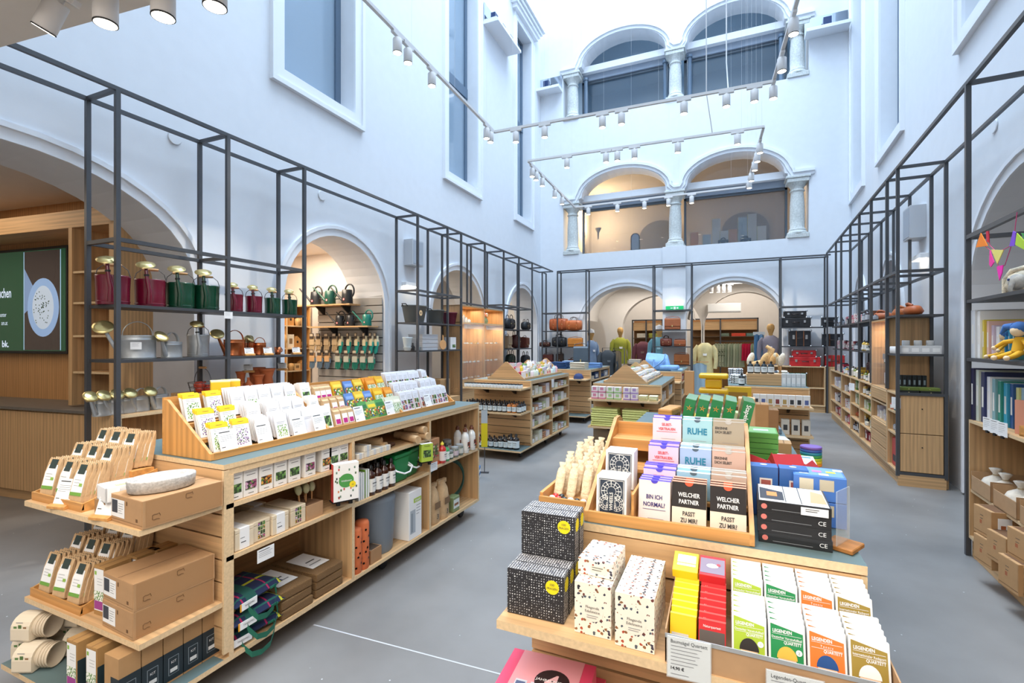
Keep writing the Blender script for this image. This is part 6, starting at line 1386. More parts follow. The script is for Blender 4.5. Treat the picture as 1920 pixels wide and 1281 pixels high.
on = Kind(lambda: MB().lathe([(0, 0), (.03, .008), (.038, .03), (.025, .055), (.008, .065), (.006, .08)], mat('#B8412E', .35), n=16).build('red_gourd'))
for i in range(7): a = i * .9; on.put('red glazed gourd lying in the wire basket, %s' % nth(i, 7, 'first', 'last', 'from the left'), 'gourd', FL, (-.14 + .05 * math.cos(a) * (i > 0), fx(FL, 380, -.14) + .05 * math.sin(a) * (i > 0), 1.076 + .03 * (i > 3)), 40 * i, 'red gourds in the wire basket', rx=60)
def tpot(r, h):
    return lambda: MB().lathe([(r * .7, 0), (r * .75, .004), (r * .62, h * .5), (r * .8, h * .85), (r, h), (r * .92, h), (r * .55, h * .5)], terra, n=24)
solo(MB().box(-.42, 0, 0, .42, .3, .1, oakx), 'oak_block', 'low oak block under the terracotta pots and wire basket', 'block', FL, (-.03, fx(FL, 440, -.1), .961), 90, bevel=.003)
for i, (px, x, r_, h) in enumerate(((447, -.1, .05, .06), (466, -.12, .03, .095), (485, -.12, .055, .12), (500, -.16, .085, .17), (480, -.26, .09, .18), (452, -.24, .05, .15))):
    solo(tpot(r_, h)() if i != 1 else MB().lathe([(.045, 0), (.04, .03), (.015, .06), (.01, .085), (.014, .095), (0, .1)], terra, n=20), 'terracotta_pot', 'terracotta pot on the oak cabinet, %s' % ('low dish in front', 'small bell with knob', 'waisted pot in front', 'large waisted pot', 'large pot at the back left', 'slim pot at the back')[i], 'pot', FL, (x, fx(FL, px, x), 1.062))
for i, px in enumerate((466, 530)): CARDS.put('grey price card behind the terracotta pots, %s' % ('left', 'right')[i], 'price card', FL, (-.2, fx(FL, px, -.2), 1.20), 70, s_=1.4)

# ---- rack two: tubs, storage boxes
def tub(r, h, col, ov=1.0, handles=True):
    def f():
        root = bpy.data.objects.new('garden_tub', None); root.empty_display_size = .1; COL.objects.link(root); c = mat(col, .55)
        MB().lathe([(r * .7, 0), (r * .72, .005), (r * .95, h * .92), (r, h * .93), (r, h), (r * .95, h), (r * .7, .02), (0, .015)], c, n=28, sx=ov).build('body', root)
        if handles:
            for s_ in (-1, 1): MB().tube([(s_ * r * ov, -.04, h * .93), (s_ * (r * ov + .03), -.03, h * 1.05), (s_ * (r * ov + .035), .03, h * 1.05), (s_ * r * ov, .04, h * .93)], .008, black, 8).build('handle', root)
        return root
    return f
Kind(tub(.17, .25, '#6A6D6A', 1.35)).put('large grey oval garden tub with dark rope handles', 'tub', FL, (-.19, fx(FL, 777, -.19), 1.781), 90)
Kind(tub(.15, .22, '#5F625F', 1.0)).put('smaller round grey garden tub', 'tub', FL, (-.2, fx(FL, 816, -.2), 1.781), 90)
Kind(tub(.13, .2, '#6A1230', 1.0)).put('burgundy enamel bucket right of the grey tubs', 'bucket', FL, (-.16, fx(FL, 843, -.16), 1.781), 90)
m = MB(); circ(m, (0, 0, .0), .04, mat('#D9B98A', .6)); circ(m, (0, 0, 0), .012, mat('#3A3A34', .6), e=.002); solo(m, 'round_label', 'round kraft label on the large grey tub', 'label', FL, (.03, fx(FL, 789, 0.03), 1.91), 90)
for i, (px, r_, h, c, lb) in enumerate(((764, .07, .14, '#C3CDD0', 'pale grey pot on the left'), (764, .06, .05, '#C9D2D4', 'pale saucer beneath the pale grey pot'), (774, .03, .11, '#1C1D20', 'slim black bottle-shaped vase'), (784, .03, .05, '#B8C8C4', 'tiny pale green pot'))):
    solo(MB().lathe([(r_ * .7, 0), (r_, h * .9), (r_ * 1.05, h), (r_ * .95, h), (r_ * .6, .01)] if i != 2 else [(.025, 0), (.03, .05), (.012, .075), (.009, .11), (0, .11)], mat(c, .5), n=20), 'plant_pot', lb + ' on the lower shelf of the second left rack', 'pot', FL, (-.12, fx(FL, px, -.12), 1.371 + (.05 if i == 0 else 0)))
for i in range(4): solo(MB().box(-.21, 0, 0, .21, .25, .055, mat('#B9BDC3', .5)).box(-.215, -.004, .048, .215, .254, .058, mat('#C9CDD2', .5)), 'storage_tray', 'pale grey lidded tray, %s of the stack on the second left rack' % nth(i, 4, 'bottom', 'top', 'from the bottom'), 'box', FL, (-.05, fx(FL, 807, -.05), 1.371 + .06 * i), 90)
m = MB(); m.T = Matrix.Rotation(PI / 2, 4, 'X'); m.lathe([(.075, 0), (.075, .012)], woodh, n=28); m.T = None; m.box(-.012, -.012, .07, .012, 0, .15, woodh); solo(m, 'round_board', 'small round wooden board with handle on the second left rack', 'board', FL, (-.02, fx(FL, 832, 0), 1.45), 80)
m = MB(); m.box(-.09, 0, 0, .09, .12, .2, white); m.front(-.03, .03, .07, .08, picg, 0); solo(m, 'plant_box', 'white box with green leaf print on the second left rack', 'box', FL, (-.05, fx(FL, 850, -.05), 1.371), 90, bevel=.002)
for i, (px, w_, h) in enumerate(((772, .26, .3), (790, .2, .36), (806, .16, .33), (835, .3, .3))): solo(carton(w_, .3, h, hx('#B58E62', '#C9A67C')), 'kraft_carton', 'kraft carton on the floor level of the second left rack, %s' % nthn(i, 4), 'carton', FL, (-.03, fx(FL, px, -.03), .6), 90, bevel=.003)
solo(MB().box(-.62, 0, 0, .62, .36, .6, oakx), 'low_plinth', 'low oak plinth under the second left rack', 'cabinet', FL, (-.01, 6.42, 0), 90)
# glazed cabinet contents
for j, (z, n) in enumerate(((.85, 16), (1.129, 16), (1.459, 16))):
    for i in range(n):
        c = hx('#EFEDE8', '#E8E4DA', '#F2F2F0', '#D9C08A'); solo(MB().box(-.022, 0, 0, .022, .03, .022, mat(c, .4)).box(-.012, .008, .022, .012, .02, .03, mat(hx('#D9B65A', '#C9CDD0'), .3, .8)), 'jewellery_box', 'small white jewellery box, %s glass shelf, %s' % (('lowest', 'middle', 'upper')[j], nthn(i, n)), 'jewellery', FL, (-.06 - U(0, .06), 7.16 + .1 * i + (.04 if i > 7 else 0), z + .0), 90, 'jewellery boxes in the oak cabinet')
for i, (y, r_, h, c) in enumerate(((7.2, .03, .1, '#D9A45A'), (7.3, .04, .12, '#E0C9A0'), (7.42, .03, .14, '#E6ECEE'), (7.52, .025, .1, '#DDE6EA'), (7.62, .03, .07, '#DDE6EA'))):
    solo(MB().lathe([(r_, 0), (r_, h * .7), (r_ * .4, h * .85), (r_ * .45, h)], mat(c, .1, coat=.6), n=16), 'glass_vessel', 'small glass bottle on the top shelf of the oak cabinet, %s' % nthn(i, 5), 'bottle', FL, (-.15, y, 1.832))
r = thing('flower_vase', 'round glass vase of garden flowers in the top shelf of the oak cabinet', 'vase', FL, (-.15, 8.25, 1.832))
MB().lathe([(.04, 0), (.065, .04), (.06, .08), (.04, .11), (.045, .12)], mat('#9DB58A', .1, coat=.6), n=20).build('vase', r)
f_ = MB()
for i in range(16): a = U(0, 6.28); q = U(.01, .07); f_.ball((q * math.cos(a), q * math.sin(a), .14 + U(0, .07)), .014, mat(hx('#E0506A', '#F0C04A', '#F2E9E0', '#E88AA0'), .6), 8, 6)
f_.build('blossoms', r); s_ = MB()
for i in range(12): a = U(0, 6.28); q = U(.02, .08); s_.tube([(0, 0, .05), (q * math.cos(a), q * math.sin(a), .14 + U(0, .05))], .003, mat('#5E7F3A', .6), 5)
s_.build('stems', r)

# ---- bags
def duffel(w, h, d, col, hc='#3A2418', name='travel_bag'):
    def f():
        root = bpy.data.objects.new(name, None); root.empty_display_size = .1; COL.objects.link(root); c = mat(col, .45, noise=.15, scale=8)
        b = MB(); n = 20; vs = []; fs = []
        for i in range(9):
            x = -w / 2 + w * i / 8; e = 1 - .12 * abs(i - 4) ** 3 / 64
            for k in range(n):
                a = 2 * PI * k / n; ca, sa = math.cos(a), math.sin(a); vs.append((x, d / 2 * math.copysign(abs(ca) ** .7, ca) * e, h / 2 + h / 2 * math.copysign(abs(sa) ** .7, sa) * e))
        for i in range(8):
            for k in range(n): fs.append((i * n + k, i * n + (k + 1) % n, (i + 1) * n + (k + 1) % n, (i + 1) * n + k))
        fs += [tuple(range(n))[::-1], tuple(range(8 * n, 9 * n))]; b.add(vs, fs, c, True); b.build('body', root)
        s = MB(); hm = mat(hc, .5)
        for y in (-d * .28, d * .28): s.tube([(-w * .22, y, h * .9), (-w * .18, y, h * 1.2), (0, y, h * 1.3), (w * .18, y, h * 1.2), (w * .22, y, h * .9)], .008, hm, 8)
        s.build('handles', root)
        t = MB()
        for x in (-w * .25, w * .25): t.box(x - .012, -d / 2 - .004, h * .15, x + .012, -d / 2 + .02, h * .85, c); t.ball((x, -d / 2 - .004, h * .5), .01, brass, 8, 6)
        t.build('straps', root); return root
    return f
def satchel(w, h, d, col):
    def f():
        root = bpy.data.objects.new('shoulder_bag', None); root.empty_display_size = .1; COL.objects.link(root); c = mat(col, .45, noise=.12, scale=8)
        MB().box(-w / 2, -d / 2, 0, w / 2, d / 2, h, c).build('body', root, bevel=.02, seg=3)
        MB().prism([(-d / 2 - .006, h * .3), (-d / 2 - .012, h * .32), (-d / 2 - .01, h * .96), (0, h + .012), (d / 2, h)], 'x', -w / 2 + .004, w / 2 - .004, c).build('flap', root, bevel=.004)
        q = MB(); q.box(-.01, -d / 2 - .016, h * .25, .01, -d / 2 - .008, h * .4, brass); q.build('clasp', root)
        MB().tube([(-w / 2, 0, h * .8), (-w * .4, -.01, h * 1.12), (0, -.02, h * 1.2), (w * .4, -.01, h * 1.12), (w / 2, 0, h * .8)], .006, c, 6).build('strap', root); return root
    return f
TAN, DKB, BLKL = '#A8562E', '#4A2A22', '#232428'
def backy(px, y): return W.Y(px, 640, y).x
def bput(fn, label, px, z, cat='bag', y=12.05, rz=0): return Kind(fn).put(label, cat, W, (backy(px, y), y, z), rz)
bput(duffel(.46, .33, .24, TAN), 'large tan leather travel bag on the back rack, left one', 1048, 1.777)
bput(duffel(.40, .27, .22, '#B5602F'), 'large tan leather travel bag on the back rack, right one', 1076, 1.777, y=11.98)
bput(duffel(.28, .13, .15, DKB), 'small dark brown pouch bag on the back rack, far left', 1022, 1.358)
bput(duffel(.36, .26, .2, BLKL, '#1A1A1C'), 'black leather holdall on the back rack', 1049, 1.358)
bput(satchel(.38, .22, .12, '#C97F35'), 'light orange leather satchel on the back rack', 1079, 1.358, y=11.99)
bput(satchel(.28, .22, .12, '#5A2A26'), 'dark red leather bag low on the back rack', 1028, .932); bput(satchel(.2, .24, .1, '#3A2820'), 'upright dark brown case low on the back rack', 1050, .932); bput(duffel(.22, .12, .14, DKB), 'small brown pouch low on the back rack', 1074, .932)
bput(satchel(.36, .26, .14, '#A8603A'), 'tan leather tote slumped on the top shelf between the back arches', 1261, 1.783, y=12.05)
bput(duffel(.26, .2, .16, '#7A3A26'), 'brown leather handbag between the back arches', 1249, 1.384); bput(satchel(.26, .15, .12, '#A85A32'), 'tan cross-body bag between the back arches', 1275, 1.384)
bput(satchel(.34, .24, .08, '#A8602E'), 'flat tan envelope bag low between the back arches', 1278, .952)
for px, w_, h, z, c, lb, fn in ((955, .36, .24, 1.762, BLKL, 'black leather bag on the corner rack, left', duffel), (986, .28, .2, 1.762, BLKL, 'black leather bag on the corner rack, right', duffel), (950, .2, .26, 1.352, '#B59A7C', 'beige canvas bag on the corner rack', satchel),
    (967, .26, .3, 1.352, '#5A2E26', 'dark red leather backpack on the corner rack', duffel), (983, .22, .24, 1.352, '#6E3426', 'brown leather backpack on the corner rack', satchel), (957, .26, .3, .932, '#2A3A2E', 'dark green bag low on the corner rack', duffel), (985, .26, .26, .932, '#33363C', 'charcoal bag low on the corner rack', duffel)):
    Kind(fn(w_, h, .16, c)).put(lb, 'bag', FL, (-.18, fx(FL, px, -.18), z), 90)
# hard cases
def trunk(w, h, d, col, flat=True, trim_c='#C9CDD0'):
    def f():
        root = bpy.data.objects.new('suitcase', None); root.empty_display_size = .1; COL.objects.link(root); c = mat(col, .5); t = mat(trim_c, .25, .8)
        MB().box(-w / 2, 0, 0, w / 2, d, h, c).build('body', root, bevel=.012, seg=2)
        q = MB(); q.box(-w / 2 - .002, -.002, h * .58, w / 2 + .002, d, h * .6, mat('#2A2A2C' if col != '#232428' else '#3A3A3C', .5))
        for x in (-w / 2, w / 2):
            for z in (0, h): q.ball((x, 0, z), .022, t, 8, 6)
        q.build('corner_caps', root)
        for x in (-w * .3, w * .3): MB().box(x - .02, -.014, h * .45, x + .02, 0, h * .72, t).build('latch', root)
        MB().tube([(-.06, 0, h * .5), (-.05, -.03, h * .5), (.05, -.03, h * .5), (.06, 0, h * .5)], .008, mat('#2A1E18', .5), 8).build('handle', root)
        if not flat:
            s = MB()
            for x in (-w * .17, w * .17): s.box(x - .008, -.006, 0, x + .008, d, h + .002, mat('#7A4A2A', .5))
            s.build('ribs', root)
        return root
    return f
for fn, lb, px, z in ((trunk(.56, .2, .2, BLKL), 'black suitcase with silver corners on the back rack, lower of two', 1492, 1.811), (trunk(.42, .14, .18, BLKL), 'small black suitcase with silver corners on top of a larger one', 1491, 2.015), (trunk(.4, .33, .16, '#1E2026', False), 'upright black suitcase with brown ribs on the back rack', 1500, 1.401),
    (trunk(.56, .2, .2, '#C4262A'), 'red suitcase with silver corners, lower of two', 1510, .971), (trunk(.44, .14, .18, '#C4262A'), 'small red suitcase on top of the larger red one', 1508, 1.173), (trunk(.34, .3, .16, '#14603A', False), 'upright dark green suitcase in the back cabinet', 1495, .52)): bput(fn, lb, px, z, 'suitcase', y=11.96)
for fn, lb, px, z in ((trunk(.28, .2, .16, BLKL), 'black case at the right end of the back rack', 1556, 1.811), (trunk(.36, .26, .16, '#1E2026', False), 'wide black ribbed case at the right end of the back rack', 1562, 1.401), (trunk(.34, .24, .18, '#C4262A', False), 'red ribbed case at the right end of the back rack', 1566, .971)): bput(fn, lb, px, z, 'suitcase', y=11.98)
cabinet('open_cabinet', 'open oak cabinet under the red cases on the back wall', W, (.62, 11.93, 0), 0, 1.28, .35, .13, .97, (), [(0, 1.26, .52)], plinth=1)
solo(MB().box(0, 0, 0, .44, .33, .97, oakz), 'oak_pier', 'plain oak end block in the right back corner', 'cabinet', W, (1.92, 11.95, 0), bevel=.002)
m = MB(); m.box(-.05, 0, 0, .05, .1, .22, mat('#1E3A6A', .4)); solo(m, 'blue_case', 'small dark blue case on the floor of the back cabinet', 'case', W, (backy(1467, 11.97), 11.97, .151))

# ---- garden alcove behind the second arch
slat = mat('#9A9894', .7)
r = thing('slat_panel', 'grey slatted display panel behind the second left arch', 'wall panel', W, (0, 5.66, 0))
m = MB()
for k in range(15): m.box(-5.79, -.02, .5 + .118 * k, -4.56, 0, .5 + .118 * k + .105, slat)
m.build('slats', r); MB().box(-5.79, -.004, .5, -4.56, .004, 2.26, black).build('panel_back', r)
for z, xa, xb in ((2.05, -6.0, -4.95), (1.725, -5.75, -4.62)):
    q = thing('bracket_shelf', 'greyish oak shelf on black brackets, %s one' % ('upper' if z > 2 else 'lower'), 'shelf', W, (0, 5.40, z))
    MB().box(xa, 0, -.02, xb, .235, 0, oakx).build('board', q)
    for x in (xa + .35, xb - .2): MB().prism([(.235, -.02), (.235, -.14), (.21, -.14), (.05, -.02)], 'x', x - .012, x + .012, black).build('bracket', q)
def haws(col, s=1.0):
    def f():
        root = bpy.data.objects.new('watering_can', None); root.empty_display_size = .1; COL.objects.link(root); c = mat(col, .35)
        b = MB(); b.lathe([(.088, 0), (.09, .006), (.085, .12), (.08, .2), (.07, .205), (0, .2)], c, n=28, sy=.8); b.build('body', root)
        h = MB(); h.tube([(.045 + .085 * math.cos(a), 0, .185 + .1 * math.sin(a)) for a in [PI * 1.0 - (PI * 1.45) * k / 16 for k in range(17)]], .012, c, 10); h.build('handle', root)
        MB().tube([(-.07, 0, .03), (-.2, 0, .15), (-.34, 0, .27)], [.022, .014, .011], c, 10).build('spout', root)
        l = MB(); circ(l, (0, -.0735, .06), .018, mat('#D8444A', .4)); circ(l, (0, -.0735, .06), .011, mat('#E9D8D4', .4), e=.0016); l.build('sticker', root); return root
    return f
HB, HG, HT = Kind(haws('#22262C')), Kind(haws('#0F4A3E')), Kind(haws('#0F7A6A'))
for px, y, z, k, lb in ((592, 5.5, 2.051, HB, 'black plastic watering can on the upper alcove shelf, left'), (619, 5.46, 2.051, HG, 'dark green plastic watering can on the upper alcove shelf, middle'), (651, 5.46, 2.051, HB, 'black plastic watering can on the upper alcove shelf, right')): k.put(lb, 'watering can', W, (W.Y(px, 640, y).x, y, z), 0, s_=.98)
for px, y, z, k, lb in ((637, 5.52, 1.726, HB, 'small black plastic watering can on the lower alcove shelf, left'), (657, 5.54, 1.726, HB, 'small black plastic watering can on the lower alcove shelf, middle'), (688, 5.46, 1.726, HT, 'teal plastic watering can on the lower alcove shelf')): k.put(lb, 'watering can', W, (W.Y(px, 640, y).x, y, z), 0, s_=.78)
def glove(c1, c2):
    def f():
        root = bpy.data.objects.new('garden_glove', None); root.empty_display_size = .1; COL.objects.link(root); a, b = mat(c1, .8), mat(c2, .8)
        m = MB(); m.box(-.035, -.012, -.05, .035, .012, .0, a); m.box(-.04, -.018, -.11, .04, .018, -.045, a)
        for k in range(4): m.tube([(-.03 + .02 * k, 0, -.10), (-.032 + .0215 * k, -.006, -.15 - .01 * (k in (1, 2))), (-.032 + .022 * k, -.012, -.185 - .012 * (k in (1, 2)))], [.011, .010, .007], b, 7)
        m.tube([(.036, 0, -.07), (.052, -.006, -.10), (.054, -.01, -.125)], [.012, .010, .007], b, 7); m.build('glove', root, bevel=.004)
        q = MB(); q.box(-.03, -.02, -.03, .03, -.012, .035, mat('#4A4038', .7)); q.front(-.024, .0, .024, .028, mat('#C9BBA2', .6), -.02); q.build('header_card', root); return root
    return f
GA, GBl, GC = Kind(glove('#C9B08A', '#BFA57E')), Kind(glove('#D9CFAE', '#0E8A80')), Kind(glove('#B7B8A8', '#1E7A66'))
GD = Kind(glove('#D2A878', '#5E7488'))
gx = lambda px: W.Y(px, 640, 5.6).x
for i, px in enumerate((588, 600, 615, 630)): GA.put('pair of beige garden gloves in the upper row, %s' % nth(i, 4), 'gloves', W, (gx(px), 5.58, 1.58), 0, s_=1.25, group='beige garden gloves')
for i, px in enumerate((643, 658, 673, 688, 700, 709)): GBl.put('cream and teal garden gloves in the upper row, %s' % nth(i, 6), 'gloves', W, (gx(px), 5.56, 1.58), -25, s_=1.3, group='teal garden gloves')
for i, px in enumerate((588, 602, 616)): GD.put('blue and tan garden gloves in the lower row, %s' % nth(i, 3), 'gloves', W, (gx(px), 5.58, 1.33), 0, s_=1.25, group='blue garden gloves')
for i, px in enumerate((637, 653, 669, 684, 699)): GC.put('green garden gloves with flowered card in the lower row, %s' % nth(i, 5), 'gloves', W, (gx(px), 5.57, 1.33), 0, s_=1.25, group='green garden gloves')
cabinet('open_shelving', 'honey oak open shelving deep inside the garden alcove', FL, (-2.1, 4.38, 0), 90, 1.48, .4, .0, 2.08, (.5, 1.0), [(0, 1.46, z) for z in (.6, 1.05, 1.4, 1.75)], wx=honx, wz=honz)
for j, z in enumerate((.6, 1.05, 1.4, 1.75)):
    for i in range(11):
        y = 4.46 + .13 * i; m = MB(); h = U(.1, .22)
        if (i + j) % 3 == 0: m.lathe([(.03, 0), (.05, h * .5), (.04, h * .9), (.01, h)], mat(hx('#C9A26A', '#B58A52', '#D9C09A'), .6), n=12); nm, lb = 'wooden_vessel', 'small turned wooden ornament'
        elif (i + j) % 3 == 1: m.box(-.06, 0, 0, .06, .08, h, mat(hx('#E8DCC4', '#D9B27A', '#C9A26A', '#B8533A'), .6)); m.front(-.03, h * .3, .03, h * .7, mat('#8A6A44', .7), 0); nm, lb = 'gift_box', 'small tan gift box'
        else: m.prism([(-.06, 0), (.06, 0), (.06, h * .7), (0, h), (-.06, h * .7)], 'y', 0, .1, honz); m.front(-.018, h * .4, .018, h * .4 + .036, black, 0); nm, lb = 'bird_house', 'small wooden bird house'
        solo(m, nm, '%s, %s shelf of the deep alcove shelving, %s' % (lb, ('lowest', 'second', 'third', 'top')[j], nthn(i, 11)), 'ornament', FL, (-2.14, y, z + .001), 90, 'goods on the alcove shelving')
for px, py, lb in ((402 + 182, 525, 'bright slot light in the alcove ceiling'),):
    c = W.Z(px, py, 2.88); solo(MB().box(-.12, -.04, -.02, .12, .04, .02, lens), 'slot_light', lb, 'light', W, (c.x, c.y, 2.88))

# ---- right wall rack goods
def ry(px, X=.08): return FR.X(px, 700, X).y
for i, (px, c, s_) in enumerate(((1712, '#B8602E', 1), (1692, '#C06A34', 1.05), (1655, '#B5643C', .8), (1633, '#C8784A', .8))):
    m = MB(); lc = mat(c, .45, noise=.1); m.lathe([(.0, 0), (.09, .01), (.11, .04), (.085, .085), (.06, .1), (.055, .095), (.08, .05)], lc, n=20, sx=1.2, sy=.8); m.tube([(-.05, -.03, .09), (-.02, -.05, .12), (.03, -.05, .12), (.06, -.02, .1)], .014, lc, 8)
    solo(m, 'leather_slippers', 'tan leather felt-lined slippers on the top right shelf, %s' % nthn(i, 4), 'slippers', FR, (.17, ry(px, .17), 1.781), -90 + 20 * i)
for i, (px, c) in enumerate(((1626, '#3A3C40'), (1618, '#4A4C50'))):
    m = MB(); m.tube([(.07 * math.cos(a), 0, .09 + .085 * math.sin(a)) for a in [PI * 1.15 - PI * 1.3 * k / 14 for k in range(15)]], .014, mat(c, .6), 8); m.ball((0, .01, .08), (.06, .02, .07), mat('#B9B4AE', .9), 12, 8)
    solo(m, 'slipper', 'dark edged grey slipper standing on the top right shelf, %s' % ('right', 'left')[i], 'slippers', FR, (.14, ry(px, .14), 1.781), -60)
for i in range(4): solo(MB().box(-.045, 0, 0, .045, .1, .085, mat('#D2D4D6', .6)).front(-.03, .02, .03, .06, white, 0), 'white_box', 'white-grey cube box in the end bay of the right rack, %s' % nth(i, 4), 'box', FR, (.07 + .085 * i, 6.30, 1.371), 0, bevel=.002)
for i in range(3): solo(MB().lathe([(.03, 0), (.034, .004), (.034, .05), (.03, .055)], mat('#B9BBBC', .5), n=20), 'candle_tin', 'small grey candle tin on top of the white boxes, %s' % nth(i, 3), 'tin', FR, (.09 + .1 * i, 6.36, 1.457))
for i in range(5): solo(MB().lathe([(.03, 0), (.034, .004), (.034, .07), (.03, .075)], mat('#EFEDEA', .4), n=20), 'white_cup', 'white cup lying near the front of the end bay, %s' % nthn(i, 5), 'cup', FR, (.04, 6.34 + .07 * i, 1.371))
for i in range(6): m = MB(); m.box(-.018, 0, 0, .018, .05, .14, mat('#20282C', .4)); m.front(-.008, .04, .008, .09, mat('#8FA0A8', .5), 0); solo(m, 'card_box', 'slim dark game box with pale figure in the end bay, %s' % nth(i, 6), 'box', FR, (.055 + .042 * i, 6.44, 1.0), 0, 'slim dark game boxes', bevel=.001)
for i, (x, z, c) in enumerate(((.1, .956, '#1E2422'), (.28, .956, '#1E2422'), (.1, .99, '#5E6E2E'), (.27, .99, '#6A7A34'))): m = MB(); m.box(-.085, 0, 0, .085, .12, .033, mat(c, .45)); circ(m, (0, 0, .016), .005, brass); solo(m, 'flat_case', 'flat %s case in the end bay of the right rack, %s' % (('black', 'olive')[i // 2], ('left', 'right')[i % 2]), 'case', FR, (x, 6.29, z), 0, bevel=.002)
striped = patternmat('stripe_knit', '#EDE8E4', ['#C8305A', '#26304A', '#D85A78', '#F2ECE8'], 45, .5)
rng = random.Random(3)
def goods(y0, y1, z, n, style, where, X=.04):
    for i in range(n):
        y = y0 + (y1 - y0) * (i + .5) / n; w = (y1 - y0) / n * .86; m = MB(); h = rng.uniform(.07, .16)
        c = {'warm': ['#C9A24A', '#E8DCC0', '#7A8A3A', '#2E3A2E', '#D9B03A'], 'green': ['#5E9A4A', '#C9D8B8', '#8FB04A', '#3A5E3A', '#E8E4D0'], 'red': ['#C8304A', '#E8E2E0', '#8A2A3A', '#D86A7A', '#33303A'], 'dark': ['#2E3038', '#4A4E58', '#6A4A3A', '#8A8E96', '#3A2A2E'], 'mix': ['#E8E4DC', '#8A6AA8', '#4A8AA8', '#C9A24A', '#B85A4A'], 'terra': ['#C46A3A', '#B85A30', '#D08A5A'], 'white': ['#EFEDEA', '#E4E2EE', '#DAD6E6', '#F2F0EC']}[style]; col = c[(i * 7 + int(z * 100)) % len(c)]
        k = (i + int(z * 50)) % 3
        if style in ('warm', 'dark', 'mix') and k != 1: m = bottle(min(.03, w * .45), h, .008, col, '#E8E4DC' if style != 'dark' else '#B9BCC2', '#2A2A2C'); nm, lb, ct = 'bottle', 'small bottle', 'bottle'
        elif style == 'red' and k == 0: m.box(-w / 2, 0, 0, w / 2, .12, h, striped); nm, lb, ct = 'knitted_goods', 'folded striped knit', 'textile'
        elif style == 'terra': m.ball((0, .06, .04), (w * .42, .05, .04), mat(col, .5), 12, 8); nm, lb, ct = 'leather_ball', 'rounded tan object', 'ball'
        else: m.box(-w / 2, 0, 0, w / 2, .1, h, mat(col, .5)); m.front(-w * .32, h * .2, w * .32, h * .75, mat(hx('#F0EEE8', '#D9D4C8'), .6), 0); m.lines(-w * .2, w * .2, h * .6, 2, .02, ink, 0, .003, .0014); nm, lb, ct = 'gift_box', 'small box', 'box'
        solo(m, nm, '%s, %s, %s' % (lb, where, nthn(i, n)), ct, FR, (X + rng.uniform(0, .03), y, z + .001), -90, 'goods: ' + where, bevel=.001)
BY = [(9.93, 11.1), (9.07, 9.87), (8.35, 9.0), (7.57, 8.28)]
bn = ('farthest bay', 'second farthest bay', 'third farthest bay', 'bay beside the drawers')
ST_ = [['white', 'red', 'red'], ['red', 'red', 'red'], ['green', 'green', 'terra', 'dark'], ['warm', 'green', 'warm', 'red']]
for b_, (y0, y1) in enumerate(BY):
    zs = (.77, .56, .35, .142) if b_ > 1 else (.66, .38, .142)
    for j, z in enumerate(zs): goods(y0, y1, z, 6, ST_[b_][j % len(ST_[b_])], '%s cubby level %s' % (bn[b_], ORD[j]))
    goods(y0, y1, .956, 7, ('red', 'mix', 'warm', 'warm')[b_], 'cabinet top at the ' + bn[b_])
    goods(y0, y1, 1.371, 7, ('red', 'red', 'dark', 'warm')[b_], 'middle rack shelf at the ' + bn[b_])
    goods(y0, y1, 1.781, 5, ('dark', 'red', 'red', 'dark')[b_], 'upper rack shelf at the ' + bn[b_])
pat2 = patternmat('lattice', '#3A2030', ['#C9A0B0', '#8A5A6A', '#E8D8DC'], 40, .35, randomness=0)
for i in range(2): solo(MB().box(-.34, 0, 0, .34, .1, .24, pat2), 'patterned_cushion', 'dark plum lattice-patterned cushion roll behind the bottles, %s' % ('nearer', 'farther')[i], 'cushion', FR, (.2, 7.93 + .78 * i, .957), -90, bevel=.05, seg=4)
goods(6.78, 7.48, .56, 8, 'white', 'open shelf below the glazed case'); goods(6.78, 7.48, .957 + .02, 6, 'white', 'floor of the glazed case', .1)
goods(6.78, 7.48, 1.229, 6, 'warm', 'lower glass shelf of the case', .12); goods(6.78, 7.48, 1.429, 5, 'terra', 'upper glass shelf of the case', .12)
goods(6.33, 6.68, .752, 3, 'mix', 'end cubby, top level'); goods(6.33, 6.68, .522, 4, 'dark', 'end cubby, middle level')
solo(MB().box(-.14, 0, 0, .14, .2, .3, mat('#C4222A', .35)).front(-.1, .05, .1, .12, mat('#3A3A40', .5), 0), 'red_box', 'tall glossy red box in the lowest end cubby', 'box', FR, (.03, 6.5, .142), -90, bevel=.006)
for px, z, X in ((1597, .76, -.02), (1680, .80, -.003)):
    solo(MB().box(-.07, 0, 0, .07, .002, .11, white).lines(-.05, .04, .09, 4, .015, inkl, 0), 'price_leaflet', 'white leaflet hanging at the cubby front, %s' % ('far' if px < 1650 else 'near'), 'leaflet', FR, (X, ry(px, X), z), -70)

